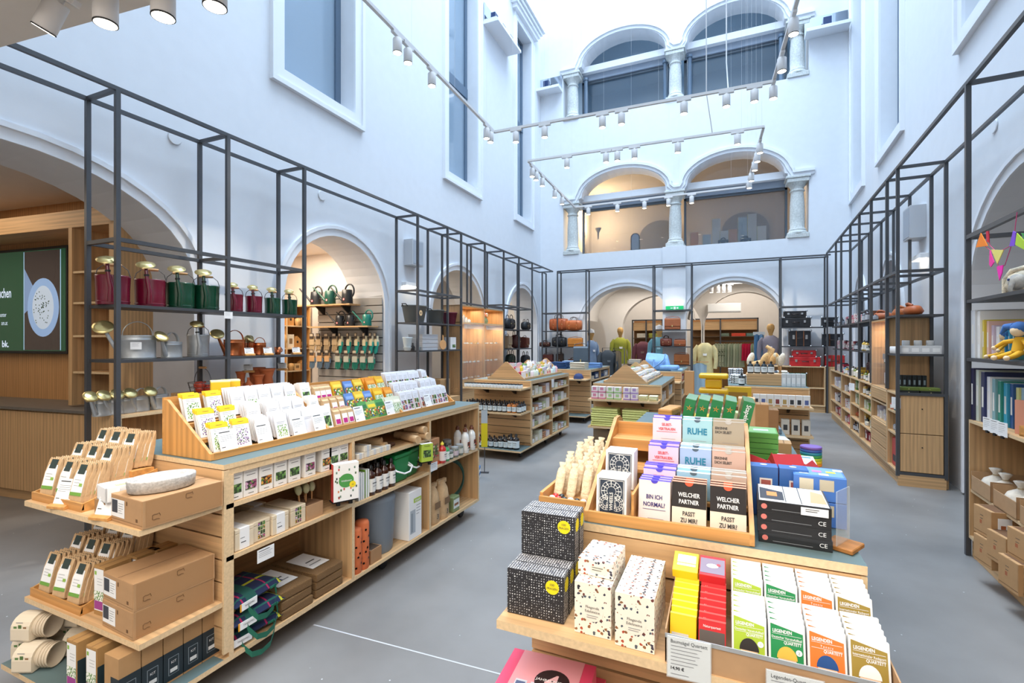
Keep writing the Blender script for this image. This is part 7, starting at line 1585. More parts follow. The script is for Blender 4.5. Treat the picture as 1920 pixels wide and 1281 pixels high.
# ---- near right rack: bunting, toys, books, sacks, cartons
r = thing('bunting', 'string of colourful felt pennants hung from the near right rack', 'bunting', FR, (0, 0, 0))
s_ = MB(); s_.tube([FR.X(*p, -.02) for p in ((1838, 440), (1848, 462), (1860, 472), (1873, 500), (1884, 498), (1895, 465), (1903, 432), (1907, 398))], .0022, mat('#C8407A', .7), 5)
s_.tube([FR.X(*p, -.02) for p in ((1850, 434), (1856, 460), (1866, 470), (1880, 469), (1893, 462), (1901, 440), (1915, 445))], .0022, mat('#C8407A', .7), 5); s_.build('cord', r)
for pts, c, nm in ((((1840, 437), (1831, 464), (1853, 461)), '#E8801E', 'orange'), (((1850, 434), (1855, 433), (1856, 455), (1851, 453)), '#B8203A', 'red'), (((1857, 470), (1865, 492), (1859, 501), (1856, 496)), '#E83A9A', 'pink'), (((1860, 468), (1883, 469), (1871, 495)), '#D9D070', 'yellow'),
    (((1870, 500), (1882, 497), (1880, 512), (1875, 526)), '#E82AA8', 'magenta'), (((1901, 433), (1906, 436), (1904, 461), (1894, 462)), '#7A4AC8', 'purple'), (((1908, 437), (1922, 452), (1925, 470), (1905, 459)), '#A8C838', 'lime'), (((1916, 437), (1935, 440), (1930, 466)), '#3A8A4A', 'green')):
    P_ = [FR.X(*p, -.022) for p in pts]; q = MB(); n = len(P_); d_ = Vector((-.004, 0, 0)); q.add(P_ + [p + d_ for p in P_], [tuple(range(n)), tuple(range(n, 2 * n))[::-1]] + [(i, (i + 1) % n, n + (i + 1) % n, n + i) for i in range(n)], mat(c, .9))
    o = q.build('pennant', r); o['label'] = nm + ' felt pennant'
r = thing('straw_elephant', 'pale woven elephant figure with button eye on the upper right shelf', 'figure', FR, (.16, ry(1908, .12), 1.791), -35)
st = mat('#D9CDB4', .9, noise=.25, bump=.5, scale=90)
MB().lathe([(0, 0), (.07, .01), (.085, .06), (.07, .12), (.03, .15), (0, .155)], st, n=20, sx=1.2).build('body', r)
MB().ball((-.02, -.07, .075), (.045, .05, .05), mat('#BDBAB2', .9, noise=.2, scale=60), 14, 10).tube([(-.03, -.11, .07), (-.035, -.135, .03), (-.03, -.12, .0)], [.016, .012, .009], mat('#BDBAB2', .9, noise=.2, scale=60), 8).build('head', r)
MB().ball((-.05, -.105, .09), .008, mat('#3A4A7A', .3), 8, 6).build('eye', r)
MB().tube([(-.09, -.02, .0), (-.09, -.02, .1), (-.06, -.02, .15), (.0, -.02, .165), (.05, -.02, .15)], .016, st, 8).build('blanket_edge', r)
def bookrow(specs, z, X0, y0, where):
    y = y0
    for i, (c, t, h, d) in enumerate(specs):
        t *= 2.2; m = MB(); cc = mat(c, .4); m.box(0, 0, 0, d, t, h, white, {'-y': cc, '+y': cc, '-x': cc}); 
        if t > .012: m.T = None; m.rect((-.0008, t * .75, h * .3), (0, -1, 0), (0, 0, 1), t * .5, h * .4, mat('#E8E4DC', .5))
        solo(m, 'picture_book', '%s, %s' % (where, nth(i, len(specs), 'farthest', 'nearest', 'from the far end')), 'book', FR, (X0 + .012 * i, y - t, z), 0, None, bevel=.001); y -= t + .002
    return y
bookrow([('#D9DADC', .03, .33, .28), ('#EFEDE8', .02, .32, .26), ('#D8C24A', .012, .26, .28), ('#E0B8A8', .016, .25, .26), ('#C9B8C8', .014, .22, .24), ('#F0F0EE', .02, .21, .22), ('#3A9AD0', .022, .21, .24), ('#4AA8C8', .01, .21, .26), ('#3A7A7A', .012, .21, .3)], 1.386, .01, 4.39, 'upright children book on the middle right shelf')
ye = bookrow([('#2A2A4A', .02, .36, .28), ('#C9D0C0', .02, .35, .3), ('#1E2A5A', .025, .34, .3), ('#EDEEF0', .018, .31, .27), ('#7AA8B0', .02, .30, .3), ('#2E8A7A', .02, .29, .28), ('#3AA0C0', .022, .28, .3), ('#24508A', .02, .28, .32), ('#D8D890', .014, .26, .3), ('#8FB0C8', .03, .26, .32), ('#E8B8A0', .02, .22, .3)], .956, .01, 4.39, 'upright picture book on the bookcase top')
m = MB(); m.box(-.11, 0, 0, .11, .02, .2, mat('#E0A088', .4)); m.ftext('SO MÜDE', 0, .135, .03, mat('#C8402E', .5), y=0, xs=.85); m.ftext('UND H…', .01, .095, .03, mat('#C8402E', .5), y=0, xs=.85); solo(m, 'picture_book', 'salmon picture book with red title facing the aisle', 'book', FR, (.12, ye - .11, .956), -38)
m = MB(); 
for a, b, c, d in ((-.08, 0, -.07, .1), (.07, 0, .08, .1)): m.box(a, b, .0, c, d, .06, honz)
m.box(-.08, 0, 0, .08, .1, .01, honx); m.box(-.07, 0, .0, .07, .008, .06, honx); m.box(-.07, .092, 0, .07, .1, .06, honx); solo(m, 'wooden_crate', 'small pale wooden crate beside the picture books', 'crate', FR, (.05, ye - .2, .956), -70)
for i in range(3): 
    m = MB(); m.box(-.04, 0, 0, .04, .002, .085, white); m.lines(-.03, .02, .075, 1, .01, ink, 0, .003); m.lines(-.03, .025, .06, 4, .011, inkl, 0); m.box(-.01, -.004, -.012, .01, .006, .004, black)
    solo(m, 'price_card', 'white price card clipped to the bookcase edge, %s' % nth(i, 3, 'farthest', 'nearest', 'from the far end'), 'price card', FR, (-.015, 4.05 - .105 * i, .93), -78)
def doll():
    root = bpy.data.objects.new('cloth_doll', None); root.empty_display_size = .1; COL.objects.link(root); sk, yl, bl = mat('#E9CFA8', .8), mat('#D9A41E', .8), mat('#3E6AA8', .9)
    MB().tube([(0, 0, .14), (0, 0, .10), (0, -.01, .05)], [.02, .03, .03], yl, 10).tube([(-.02, 0, .12), (-.07, -.02, .11), (-.1, -.04, .08)], [.014, .013, .010], yl, 8).tube([(.02, 0, .12), (.06, -.02, .1), (.08, -.04, .07)], [.014, .013, .010], yl, 8).tube([(-.015, -.01, .05), (-.03, -.06, .03), (-.035, -.1, .02)], [.018, .016, .012], yl, 8).tube([(.015, -.01, .05), (.03, -.06, .03), (.035, -.1, .02)], [.018, .016, .012], yl, 8).build('clothes', root)
    MB().ball((0, -.01, .175), .034, sk, 14, 10).build('head', root)
    for n_, c_, r_ in (('hand', (-.105, -.045, .075), .013), ('hand', (.085, -.045, .065), .013), ('foot', (-.037, -.11, .018), .015), ('foot', (.037, -.11, .018), .015)): MB().ball(c_, r_, sk, 8, 6).build(n_, root)
    MB().ball((0, .0, .19), (.042, .04, .04), bl, 14, 10).tube([(-.03, 0, .2), (-.08, .0, .2), (-.1, -.01, .16)], [.025, .02, .006], bl, 8).build('hat', root); return root
DL = Kind(doll); DL.put('cloth doll in yellow with blue hat on the middle right shelf, nearer', 'doll', FR, (.03, FR.X(1912, 650, .03).y, 1.386), -65); DL.put('cloth doll in yellow with blue hat lying behind the first', 'doll', FR, (.1, FR.X(1888, 650, .1).y, 1.386), -110, s_=.85)
for i in range(3):
    y = 4.2 - .34 * i; q = MB()
    for a in ((-.15, 0, 0, .15, .3, .004), (-.15, 0, 0, .15, .004, .1), (-.15, 0, 0, -.146, .3, .13), (.146, 0, 0, .15, .3, .13), (-.15, .296, 0, .15, .3, .13)): q.box(*a, kraft)
    solo(q, 'open_carton_tray', 'open kraft tray of cloth sacks in the near bookcase, %s' % nth(i, 3, 'farthest', 'nearest', 'from the far end'), 'tray', FR, (-.0, y, .476), -90)
    for k in range(2):
        m = MB(); m.lathe([(0, 0), (.07, .005), (.085, .04), (.06, .09), (.018, .115), (.014, .125), (.035, .16), (.02, .165)], mat('#DAD2C4', .85, noise=.15, bump=.4, scale=30), n=18); m.lathe([(.018, .112), (.018, .124)], mat('#B9A88A', .8), n=12)
        solo(m, 'cloth_sack', 'tied cream cloth sack of wooden blocks, %s tray, %s' % (ORD[i], ('left', 'right')[k]), 'sack', FR, (.1, y + .07 - .14 * k, .49), 40 * k, bevel=0)
for i, (px, py, z, w_, h, d, x) in enumerate(((1842, 940, .30, .17, .17, .3, -.08), (1842, 1015, .131, .17, .165, .3, -.09), (1868, 1030, .20, .17, .17, .3, -.07), (1890, 1060, .131, .16, .17, .3, -.09), (1910, 1020, .30, .18, .16, .3, -.05), (1912, 1080, .131, .18, .165, .3, -.06))):
    y = FR.X(px, 900, x).y
    m = carton(w_, d, h, '#B58E62'); m.front(-w_ * .2, h * .35, w_ * .12, h * .8, white, 0); m.front(-w_ * .14, h * .42, -w_ * .02, h * .55, mat('#A8603A', .6), 0, .0014); m.lines(-w_ * .12, w_ * .06, h * .72, 2, .02, ink, 0, .003, .0014); m.box(-w_ * .46, .02, h, w_ * .46, d - .02, h + .001, mat('#6A4A30', .9)); m.box(w_ / 2, .03, h * .35, w_ / 2 + .001, .10, h * .8, white); m.box(w_ / 2, .045, h * .42, w_ / 2 + .0015, .07, h * .55, mat('#A8603A', .6))
    solo(m, 'toy_carton', 'kraft toy carton with white label jutting from the near bookcase, %s' % ('far upper', 'far lower', 'second upper', 'second lower', 'near upper', 'near lower')[i], 'carton', FR, (x, y, z), -80, bevel=.002)
# ================================================================ FAR TABLES
SOFT = ['#EFEDEA', '#E6DDE2', '#DCE6D8', '#E9C94A', '#D9D4E6', '#F0E8D4', '#C9DCE0', '#E8B8C0', '#7FAE6A']
rg = random.Random(11)
def riser(label, xc, hw, y0, y1, z, h):
    r = thing('tiered_display', label, 'display riser', W)
    for y in (y0, (y0 + y1) / 2, y1 - .014): MB().prism([(xc - hw, z), (xc + hw, z), (xc + .015, z + h), (xc - .015, z + h)], 'y', y, y + .014, oakx).build('end_panel', r)
    for s_ in (-1, 1):
        MB().box(min(xc + s_ * hw, xc + s_ * (hw - .01)), y0, z, max(xc + s_ * hw, xc + s_ * (hw - .01)), y1, z + .03, oaky).build('front_lip', r)
        for k in range(3): a, b = xc + s_ * (hw - .01 - .085 * k), xc + s_ * (hw - .095 - .085 * k); MB().box(min(a, b), y0 + .014, z, max(a, b), y1 - .014, z + .012 + h * .27 * k, oaky).build('step', r)
def rowitems(xs, ys, zs, per, where, side, styles, cols, grp, hmin=.05, hmax=.1):
    for k in range(3):
        n = per
        for i in range(n):
            y = ys[0] + (ys[1] - ys[0]) * (i + .5) / n; w = (ys[1] - ys[0]) / n * .88; h = rg.uniform(hmin, hmax); c = cols[(i // 2 + k * 3) % len(cols)]; m = MB(); st = styles[(i // 3 + k) % len(styles)]
            if st == 'tin': m = jar(w * .46, h, c, '#EDEDEA', '#F4F2EE'); m.front(-w * .2, h * .3, w * .2, h * .55, mat(hx('#D84A5A', '#4A8AC8', '#E8B82A', '#7A4AA8', '#4A9A5A'), .5), -w * .46, .0015); nm, lb, ct = 'tin', 'small printed tin', 'tin'
            elif st == 'tube': m.lathe([(w * .3, 0), (w * .34, h * .8), (w * .15, h * .84), (w * .15, h)], mat(c, .4), n=12); nm, lb, ct = 'tube', 'small cream tube', 'tube'
            else: m.box(-w / 2, 0, 0, w / 2, .035, h, mat(c, .5)); m.front(-w * .3, h * .15, w * .3, h * .6, mat(hx('#FFFFFF', '#E8E0D4', '#D84A6A', '#4A7AB8', '#E9C23A', '#7FAE6A'), .5), 0); nm, lb, ct = 'soap_box', 'small cosmetics box', 'box'
            solo(m, nm, '%s on %s, %s step, %s' % (lb, where, ('lowest', 'middle', 'top')[k], nthn(i, n)), ct, W, (xs + side * -.085 * k, y, zs + .03 * 0 + .045 * k + .014), 90 * side, grp, bevel=.001)
# bottle unit
riser('oak gable-ended riser on the bottle unit', -2.715, .28, 5.93, 7.5, .986, .24)
rowitems(-2.50, (6.0, 7.42), .986, 15, 'the bottle unit riser', 1, ['box', 'tube', 'box'], SOFT, 'cosmetics on the bottle unit riser', .07, .13)
rs = patternmat('red_stripe', '#F0ECEA', ['#C81E4A', '#C81E4A'], 30, .6)
for k in range(3): solo(MB().box(-.05, 0, 0, .05, .06, .10, mat('#C81E4A', .4)).front(-.01, 0, .05, .10, white, 0), 'striped_box', 'crimson and white box at the near end of the bottle riser, %s' % ('lowest', 'middle', 'topmost')[k], 'box', W, (-2.50 - .085 * k, 5.97, .99 + .06 * k), 20, bevel=.001)
JR = Kind(lambda: jar(.022, .055, '#D9E4E8', '#1A1C20', '#EEF0F0').build('cosmetic_jar'))
for rw in range(2):
    for i in range(17): JR.put('small jar with black lid on the bottle unit, %s row, %s' % (('front', 'back')[rw], nth(i, 17, fr='from left')), 'jar', W, (-3.15 + .048 * i, 5.60 + .06 * rw, .906), 0, 'jars on the bottle unit')
BT = {c: Kind(lambda c=c: bottle(.030, .135, .011, c, '#DCE8EC', '#16181C', .8).build('care_bottle')) for c in ('#1E1A1C', '#C8741E')}
for rw in range(3):
    for i in range(12): BT['#C8741E' if i in (9, 10) else '#1E1A1C'].put('%s care bottle on the middle end shelf, %s row, %s' % ('amber' if i in (9, 10) else 'dark', RN[min(rw, 2)], nth(i, 12, fr='from left')), 'bottle', W, (-3.14 + .068 * i, 5.62 + .075 * rw, .596), 0, 'care bottles on the middle end shelf')
for rw in range(2):
    for i in range(11):
        if i > 8 and rw: continue
        BT['#1E1A1C'].put('dark care bottle on the deck, %s row, %s' % (RN[rw], nth(i, 11, fr='from left')), 'bottle', W, (-3.14 + .07 * i, 5.63 + .09 * rw, .131), 0, 'care bottles on the deck', s_=1.0 if i < 7 else (1.15 if i < 9 else 1.45))
def cells(x, bays, zs, base, where, cols, n=5):
    for b, (ya, yb) in enumerate(bays):
        for j, z in enumerate(zs[b] + [base]):
            for i in range(n):
                y = ya + .05 + (yb - ya - .09) * (i + .5) / n; w = (yb - ya) / n * .8; h = rg.uniform(.07, .14); c = cols[(i + j * 2 + b) % len(cols)]; m = MB()
                if (i + j) % 3 == 0: m = folded(w, .14, h * .7, c, 3); nm, lb = 'folded_goods', 'folded item'
                else: m.box(-w / 2, 0, 0, w / 2, .12, h, mat(c, .6)); m.front(-w * .3, h * .2, w * .3, h * .7, mat('#F2F0EC', .6), 0); nm, lb = 'boxed_goods', 'small box'
                if nm == 'folded_goods': m.T = None
                solo(m, nm, '%s in %s, %s bay, %s level, %s' % (lb, where, ('near', 'far')[b], ('upper', 'second', 'third', 'lowest')[j] if j < len(zs[b]) else 'base', nthn(i, n)), 'box' if nm[0] == 'b' else 'textile', W, (x - .03 - (.07 if nm[0] == 'f' else 0), y, z + .001), 90, 'goods in ' + where)
cells(-2.34, [(5.9, 6.75), (6.75, 7.57)], [[.77, .545, .355], [.80, .59, .39]], .131, 'the bottle unit', ['#EDEBE8', '#D8D4C0', '#DDE6D4', '#C89A7A', '#E4E0EA', '#BFC8A0'])
cells(-2.34, [(8.95, 9.75), (9.75, 10.57)], [[.76, .5], [.76, .5]], .131, 'the jeans unit', ['#D8CFC0', '#2E4A78', '#9FA8B4', '#E4DED2'], 2)
cells(-.72, [(6.12, 6.9), (6.9, 7.74)], [[.72, .45], [.72, .45]], .131, 'the towel unit', ['#6A7AA8', '#EDEAE4', '#D8C8B8', '#C9D4DA'], 3)
cells(-.72, [(9.0, 9.85), (9.85, 10.7)], [[.76, .5], [.76, .5]], .131, 'the tote bag unit', ['#8FB4DC', '#C83A3A', '#2E4A78', '#D8CFC0'], 2)
m = MB(); m.quad([(-.05, 0, -.12), (.05, 0, -.12), (.06, .0, 0), (-.06, 0, 0)], white); solo(m, 'hanging_tag', 'white fan-shaped tag hanging on the bottle unit', 'tag', W, (-2.325, 6.72, .95), 90)
m = MB(); m.box(-.004, .021, -.30, .004, .03, .3, steel); m.box(-.05, .005, -.30, .05, .05, -.29, steel); m.box(-.035, 0, 0, .035, .02, .42, mat('#E8D41E', .5)); m.box(-.035, -.0005, .27, .035, .0205, .42, mat('#B9C4CC', .5)); solo(m, 'yellow_roll', 'tall narrow yellow and grey display card left of the bottle unit', 'display card', W, (W.Y(908, 790, 4.9).x, 4.9, .30), 20)
for i in range(4): solo(MB().box(-.06, 0, 0, .06, .16, .03, mat('#2A7AC0' if i % 2 else '#E8ECEE', .5)), 'book_stack_item', 'flat blue and white book on the floor behind the seed unit, %s' % nth(i, 4, 'bottom', 'top', 'from the bottom'), 'book', W, (-2.5, 4.6, .001 + .031 * i), 20)
# towel unit
riser('oak gable-ended riser on the towel unit', -1.165, .28, 6.16, 7.7, .969, .24)
rowitems(-.95, (6.25, 7.62), .969, 14, 'the towel unit riser', 1, ['tin'], ['#F2EFE8', '#E9D8DC', '#E8E4C8', '#DCE6EC'], 'tins on the towel unit riser', .06, .08)
rowitems(-1.38, (6.25, 7.62), .969, 10, 'the hidden side of the towel unit riser', -1, ['box'], SOFT, 'boxes on the far slope', .05, .08)
def soap(c):
    def f():
        m = MB(); 
        for x in (-.045, .045): m.box(x - .041, 0, 0, x + .041, .07, .075, mat('#F0E9EA', .4)); m.box(x - .0415, -.0005, .0, x + .0415, .0705, .02, mat(c, .4)); m.front(x - .02, .03, x + .02, .065, mat(c, .5), 0)
        return m
    return solokind(f, 'soap_pack', bevel=.002)
for c, x, nm in (('#D88AA8', -1.44, 'pink'), ('#A8CC90', -1.25, 'green'), ('#B49AD0', -1.05, 'lilac')):
    k = soap(c)
    for j in range(2): k.put('%s and white boxed soap pair on the towel unit, %s' % (nm, ('bottom', 'top')[j]), 'soap', W, (x, 5.86, .796 + .077 * j), 0)
for i, x in enumerate((-.905, -.79)):
    for j in range(2): solo(folded(.1, .12, .028, '#E8E6B8', 2), 'folded_cloth', 'small pale yellow folded cloth beside the soaps, %s pile, %s' % (('left', 'right')[i], ('lower', 'upper')[j]), 'cloth', W, (x, 5.93, .796 + .03 * j), U(-3, 3))
for i, (x, w_) in enumerate(((-1.36, .33), (-1.0, .3))):
    for j in range(4): solo(folded(w_ + U(-.02, .01), .2, .048, '#E2E592', 2), 'folded_towel', 'lime green folded towel on the lower end shelf, %s pile, %s' % (('left', 'right')[i], nth(j, 4, 'bottom', 'top', 'from the bottom')), 'towel', W, (x, 5.94, .464 + .055 * j), U(-2, 2))
q = MB()
for a in ((-.16, 0, 0, .16, .2, .004), (-.16, 0, 0, .16, .004, .08), (-.16, 0, 0, -.156, .2, .08), (.156, 0, 0, .16, .2, .08), (-.16, .2, 0, .16, .204, .26)): q.box(*a, mat('#8A7A66', .8))
solo(q, 'open_carton', 'open grey-brown carton on the deck of the towel unit', 'carton', W, (-1.38, 5.82, .131), 0)
q = MB(); q.ball((0, 0, .03), (.05, .05, .03), mat('#E8DC2A', .5)); solo(q, 'yellow_ball', 'flat yellow ball in the open grey-brown carton', 'ball', W, (-1.33, 5.9, .136))
# jeans unit and tote unit
for i, (x, y, n, c, lb, w_) in enumerate(((-3.0, 9.15, 4, '#2E4F80', 'dark blue folded jeans', .3), (-2.62, 9.15, 4, '#D8CDB8', 'cream folded trousers', .3), (-2.45, 9.7, 3, '#6F94C8', 'light blue folded jeans', .26), (-3.0, 9.8, 4, '#8FA8C8', 'pale denim folded shirts', .28))):
    for j in range(n): solo(folded(w_, .26, .03, c, 2), 'folded_clothes', '%s on the jeans unit, %s' % (lb, nth(j, n, 'bottom', 'top', 'from the bottom')), 'clothes', W, (x, y, .969 + .031 * j), U(-5, 5))
Kind(satchel(.3, .42, .16, '#4A5A68')).put('slate grey roll-top backpack standing on the jeans unit', 'backpack', W, (-2.72, 9.62, .97), 10)
cap = Kind(lambda: MB().lathe([(.095, 0), (.09, .04), (.06, .085), (.0, .1)], mat('#2A3A66', .8), n=18).box(-.07, -.16, .0, .07, -.07, .012, mat('#2A3A66', .8)).build('baseball_cap'))
for i, x in enumerate((-2.98, -2.55)): cap.put('navy baseball cap on the end shelf of the jeans unit, %s' % ('left', 'right')[i], 'cap', W, (x, 8.85, .801), 10)
def tote():
    root = bpy.data.objects.new('tote_bag', None); root.empty_display_size = .1; COL.objects.link(root); c = mat('#7FA9DC', .8, noise=.15, scale=12)
    MB().add([(-.22, -.1, 0), (.22, -.1, 0), (.2, .1, 0), (-.2, .1, 0), (-.26, -.08, .2), (.12, -.09, .16), (.14, .07, .3), (-.25, .06, .34)], [(0, 3, 2, 1), (4, 5, 6, 7), (0, 1, 5, 4), (1, 2, 6, 5), (2, 3, 7, 6), (3, 0, 4, 7)], c).build('body', root, bevel=.03, seg=3)
    MB().box(.0, -.16, 0, .34, .1, .1, c).build('slumped_side', root, bevel=.04, seg=3)
    MB().tube([(-.1, -.08, .2), (-.1, -.1, .05), (0, -.14, .12), (.08, -.12, .2), (.1, -.05, .3)], .012, c, 8).build('handles', root); return root
Kind(tote).put('large pale blue canvas tote bag on the farther unit', 'bag', W, (-1.12, 9.25, .97), 0)
for i in range(3): solo(folded(.2, .2, .012, '#A8CCE8', 1), 'folded_cloth', 'thin pale blue folded cloth beside the tote bag, %s' % nth(i, 3, 'bottom', 'top', 'from the bottom'), 'cloth', W, (-.82, 9.2, .97 + .013 * i), 4)
# brush unit
nav = patternmat('navy_print', '#E4E6E8', ['#28344E', '#39486A', '#1E2840'], 60, .45); blk_ = patternmat('bw_print', '#E8E8E4', ['#2A2C30'], 50, .4)
for i, (x, y, n, mm, lb) in enumerate(((.12, 7.2, 6, nav, 'navy printed folded cloth'), (.14, 6.75, 4, blk_, 'black and white folded cloth'), (.55, 7.4, 5, mat('#5A6474', .9), 'slate folded cloth'), (.66, 7.4, 5, mat('#E4DDD0', .9), 'cream folded cloth'))):
    for j in range(n): solo(MB().box(-.09, 0, 0, .09, .16, .026, mm), 'folded_cloth', '%s on the brush unit, %s' % (lb, nth(j, n, 'bottom', 'top', 'from the bottom')), 'cloth', W, (x, y, .969 + .0275 * j), U(-4, 4), bevel=.008)
solo(MB().box(-.19, 0, 0, .19, .16, .14, oakx), 'oak_block', 'oak block carrying four dark pump bottles on the brush unit', 'block', W, (.42, 6.58, .969), bevel=.003)
PB = Kind(lambda: bottle(.034, .15, .012, '#16242A', '#E6EEF0', '#101214', .7, True).build('pump_bottle'))
for i in range(4): PB.put('dark pump bottle with white label on the oak block, %s' % nth(i, 4), 'bottle', W, (.27 + .075 * i, 6.63, 1.11), 0, 'pump bottles on the oak block')
PB.put('dark green pump bottle standing left of the oak block', 'bottle', W, (.17, 6.52, .969), 0)
for i in range(5): solo(MB().box(-.024, 0, 0, .024, .05, .15, mat('#D4D8DA', .4)).front(-.016, .03, .016, .1, white, 0), 'white_carton', 'slim white carton right of the oak block, %s' % nth(i, 5), 'box', W, (.645 + .05 * i - .02, 6.56, .969), 0, 'slim white cartons', bevel=.002)
def brush(c):
    return lambda: MB().tube([(0, 0, 0), (.02, 0, .12), (.0, 0, .16)], [.012, .01, .014], woodh, 8).ball((-.02, 0, .24), (.045, .03, .09), mat(c, .9, noise=.2, bump=.4, scale=60), 12, 8)
for i, (x, rz, c) in enumerate(((.22, 40, '#E4D8C0'), (.36, 10, '#D9B27A'), (.46, -20, '#D9A86A'), (.58, -60, '#E8DCC8'), (.66, 200, '#D8C8A8'))): o = solo(brush(c)(), 'body_brush', 'long-handled bath brush standing behind the pump bottles, %s' % nth(i, 5), 'brush', W, (0, 0, 0)); put(o, W, (x, 6.86, 1.05), rz, ry=25)
m = MB(); m.tube([(-.12, 0, .02), (-.1, 0, .1), (0, 0, .12), (.08, 0, .16), (.12, 0, .3), (.06, 0, .34)], [.03, .045, .045, .045, .04, .02], mat('#D9B07A', .95, noise=.25, bump=.6, scale=70), 10); solo(m, 'plush_roll', 'curved tan plush animal on the brush unit', 'plush', W, (.4, 6.9, 1.1))
m = MB(); m.box(-.14, 0, 0, .14, .03, .2, mat('#E2B41E', .5)); m.front(-.1, .04, .1, .14, mat('#A87A2A', .5), 0); solo(m, 'yellow_box', 'flat yellow toy box on the end shelf of the brush unit', 'box', W, (.12, 6.14, .776), 0, bevel=.002)
for i in range(8): m = MB(); m.box(-.033, 0, 0, .033, .03, .13, mat('#EFEDE8', .5)); m.front(-.018, .03, .018, .08, mat(hx('#B89A5A', '#33353A', '#5A6AA0', '#8A3A3A'), .4), 0); m.front(-.025, .0, .025, .02, mat('#C9A67C', .6), 0); solo(m, 'blister_pack', 'small white blister pack on the end shelf of the brush unit, %s' % nth(i, 8), 'box', W, (.31 + .07 * i, 6.12, .776), 0, 'blister packs', bevel=.001)
for i in range(3): solo(MB().box(-.04, 0, 0, .04, .08, .17, mat('#D8D4C8', .5)).front(-.02, .05, .02, .11, mat('#3A3C40', .5), 0), 'white_carton', 'white carton on the lower end shelf of the brush unit, %s' % nth(i, 3), 'box', W, (.60 + .1 * i, 6.15, .465), 0, bevel=.002)
# yellow spool on its stool
solo(MB().box(-.16, -.12, 0, .16, .12, .02, honx).box(-.14, -.1, -.9 + .02, -.11, -.07, 0, honz).box(.11, -.1, -.88, .14, -.07, 0, honz).box(-.14, .07, -.88, -.11, .1, 0, honz).box(.11, .07, -.88, .14, .1, 0, honz), 'wooden_stool', 'small honey wooden stool carrying the yellow toy table', 'stool', W, (-.14, 5.4, .88))
solo(MB().box(-.14, -.1, 0, .14, .1, .03, mat('#E9B41A', .35)), 'yellow_tray', 'flat yellow wooden plate on the honey stool', 'plate', W, (-.16, 5.4, .901), 0, bevel=.006)
solo(MB().box(-.14, -.1, 0, .14, .1, .05, mat('#F0BE1E', .35)).box(-.08, -.07, .05, .08, .07, .15, mat('#F0BE1E', .35)).box(-.14, -.1, .15, .14, .1, .2, mat('#F0BE1E', .35)), 'toy_table', 'bright yellow spool-shaped wooden toy table', 'toy', W, (-.12, 5.4, .97), 0, bevel=.02, seg=3)
solo(MB().box(-.05, 0, 0, .05, .02, .26, woodh), 'wooden_board', 'pale wooden board leaning beside the yellow spool toy', 'board', W, (-.36, 5.4, .932), -20, bevel=.004)

# ================================================================ CLOTHING HALL
tanw = mat('#C79A5A', .6, noise=.1)
def figure(col, inner, hat=None, head=True, sleeves=True, long=False):
    def f():
        root = bpy.data.objects.new('mannequin' if head else 'hanging_coat', None); root.empty_display_size = .1; COL.objects.link(root); c = mat(col, .85, noise=.08, scale=14); L = -.55 if long else -.22
        b = MB(); b.lathe([(.2, L), (.19, L * .3), (.17, .12), (.2, .32), (.19, .42), (.1, .5), (.06, .52)], c, n=22, sy=.62); b.quad([(-.04, -.13, .2), (.04, -.13, .2), (.06, -.05, .51), (-.06, -.05, .51)], mat(inner, .8)); b.build('jacket', root)
        if sleeves:
            for s_ in (-1, 1): MB().tube([(s_ * .15, 0, .44), (s_ * .22, 0, .34), (s_ * .25, -.02, .1), (s_ * .23, -.05, -.12)], [.06, .065, .052, .045], c, 10).build('sleeve', root)
        if head:
            h = MB(); h.lathe([(.045, .5), (.045, .56), (.06, .6), (.085, .68), (.08, .75), (.05, .79), (0, .8)], tanw, n=18, sy=1.1); h.ball((0, -.09, .67), (.012, .02, .02), tanw, 8, 6); h.build('head', root)
            MB().lathe([(.02, -1.0), (.02, L + .05)], black, n=10).lathe([(.16, -1.02), (.16, -1.0)], black, n=20).build('stand', root)
        if hat: MB().lathe([(.12, .72), (.095, .74), (.09, .8), (.0, .84)], mat(hat, .8), n=20).build('hat', root)
        return root
    return f
def hall(fn, label, px, py, Y, z, cat, rz=0): return Kind(fn).put(label, cat, W, (W.Y(px, py, Y).x, Y, z), rz)
hall(figure('#A8A83A', '#F2F0EA'), 'wooden-headed mannequin in an olive green jacket', 1163, 640, 13.6, 1.10, 'mannequin', 20)
hall(figure('#6E3A40', '#7A5A50', head=False), 'maroon jacket hanging on a wooden hanger', 1206, 660, 13.4, .98, 'coat')
hall(figure('#7A92B4', '#C9D0DA', '#B9BCC0'), 'mannequin in a pale blue coat and grey cap', 1108, 660, 13.15, 1.02, 'mannequin', 60)
hall(figure('#6A9AA8', '#8FB4C0', '#C9CCD0'), 'mannequin in a teal shirt and white cap behind the pier rack', 1236, 650, 13.0, 1.1, 'mannequin')
hall(figure('#E6D49A', '#F2EEE6', head=False, long=True), 'long butter yellow coat on a hanger', 1322, 690, 12.9, .95, 'coat')
hall(figure('#8A8490', '#D9D4DC'), 'wooden-headed mannequin in a checked grey shirt', 1445, 640, 13.15, 1.13, 'mannequin', -10)
hall(figure('#40464C', '#5A6066', head=False, long=True), 'dark charcoal coat at the end of a clothes rail', 1139, 690, 12.9, .75, 'coat', 30)
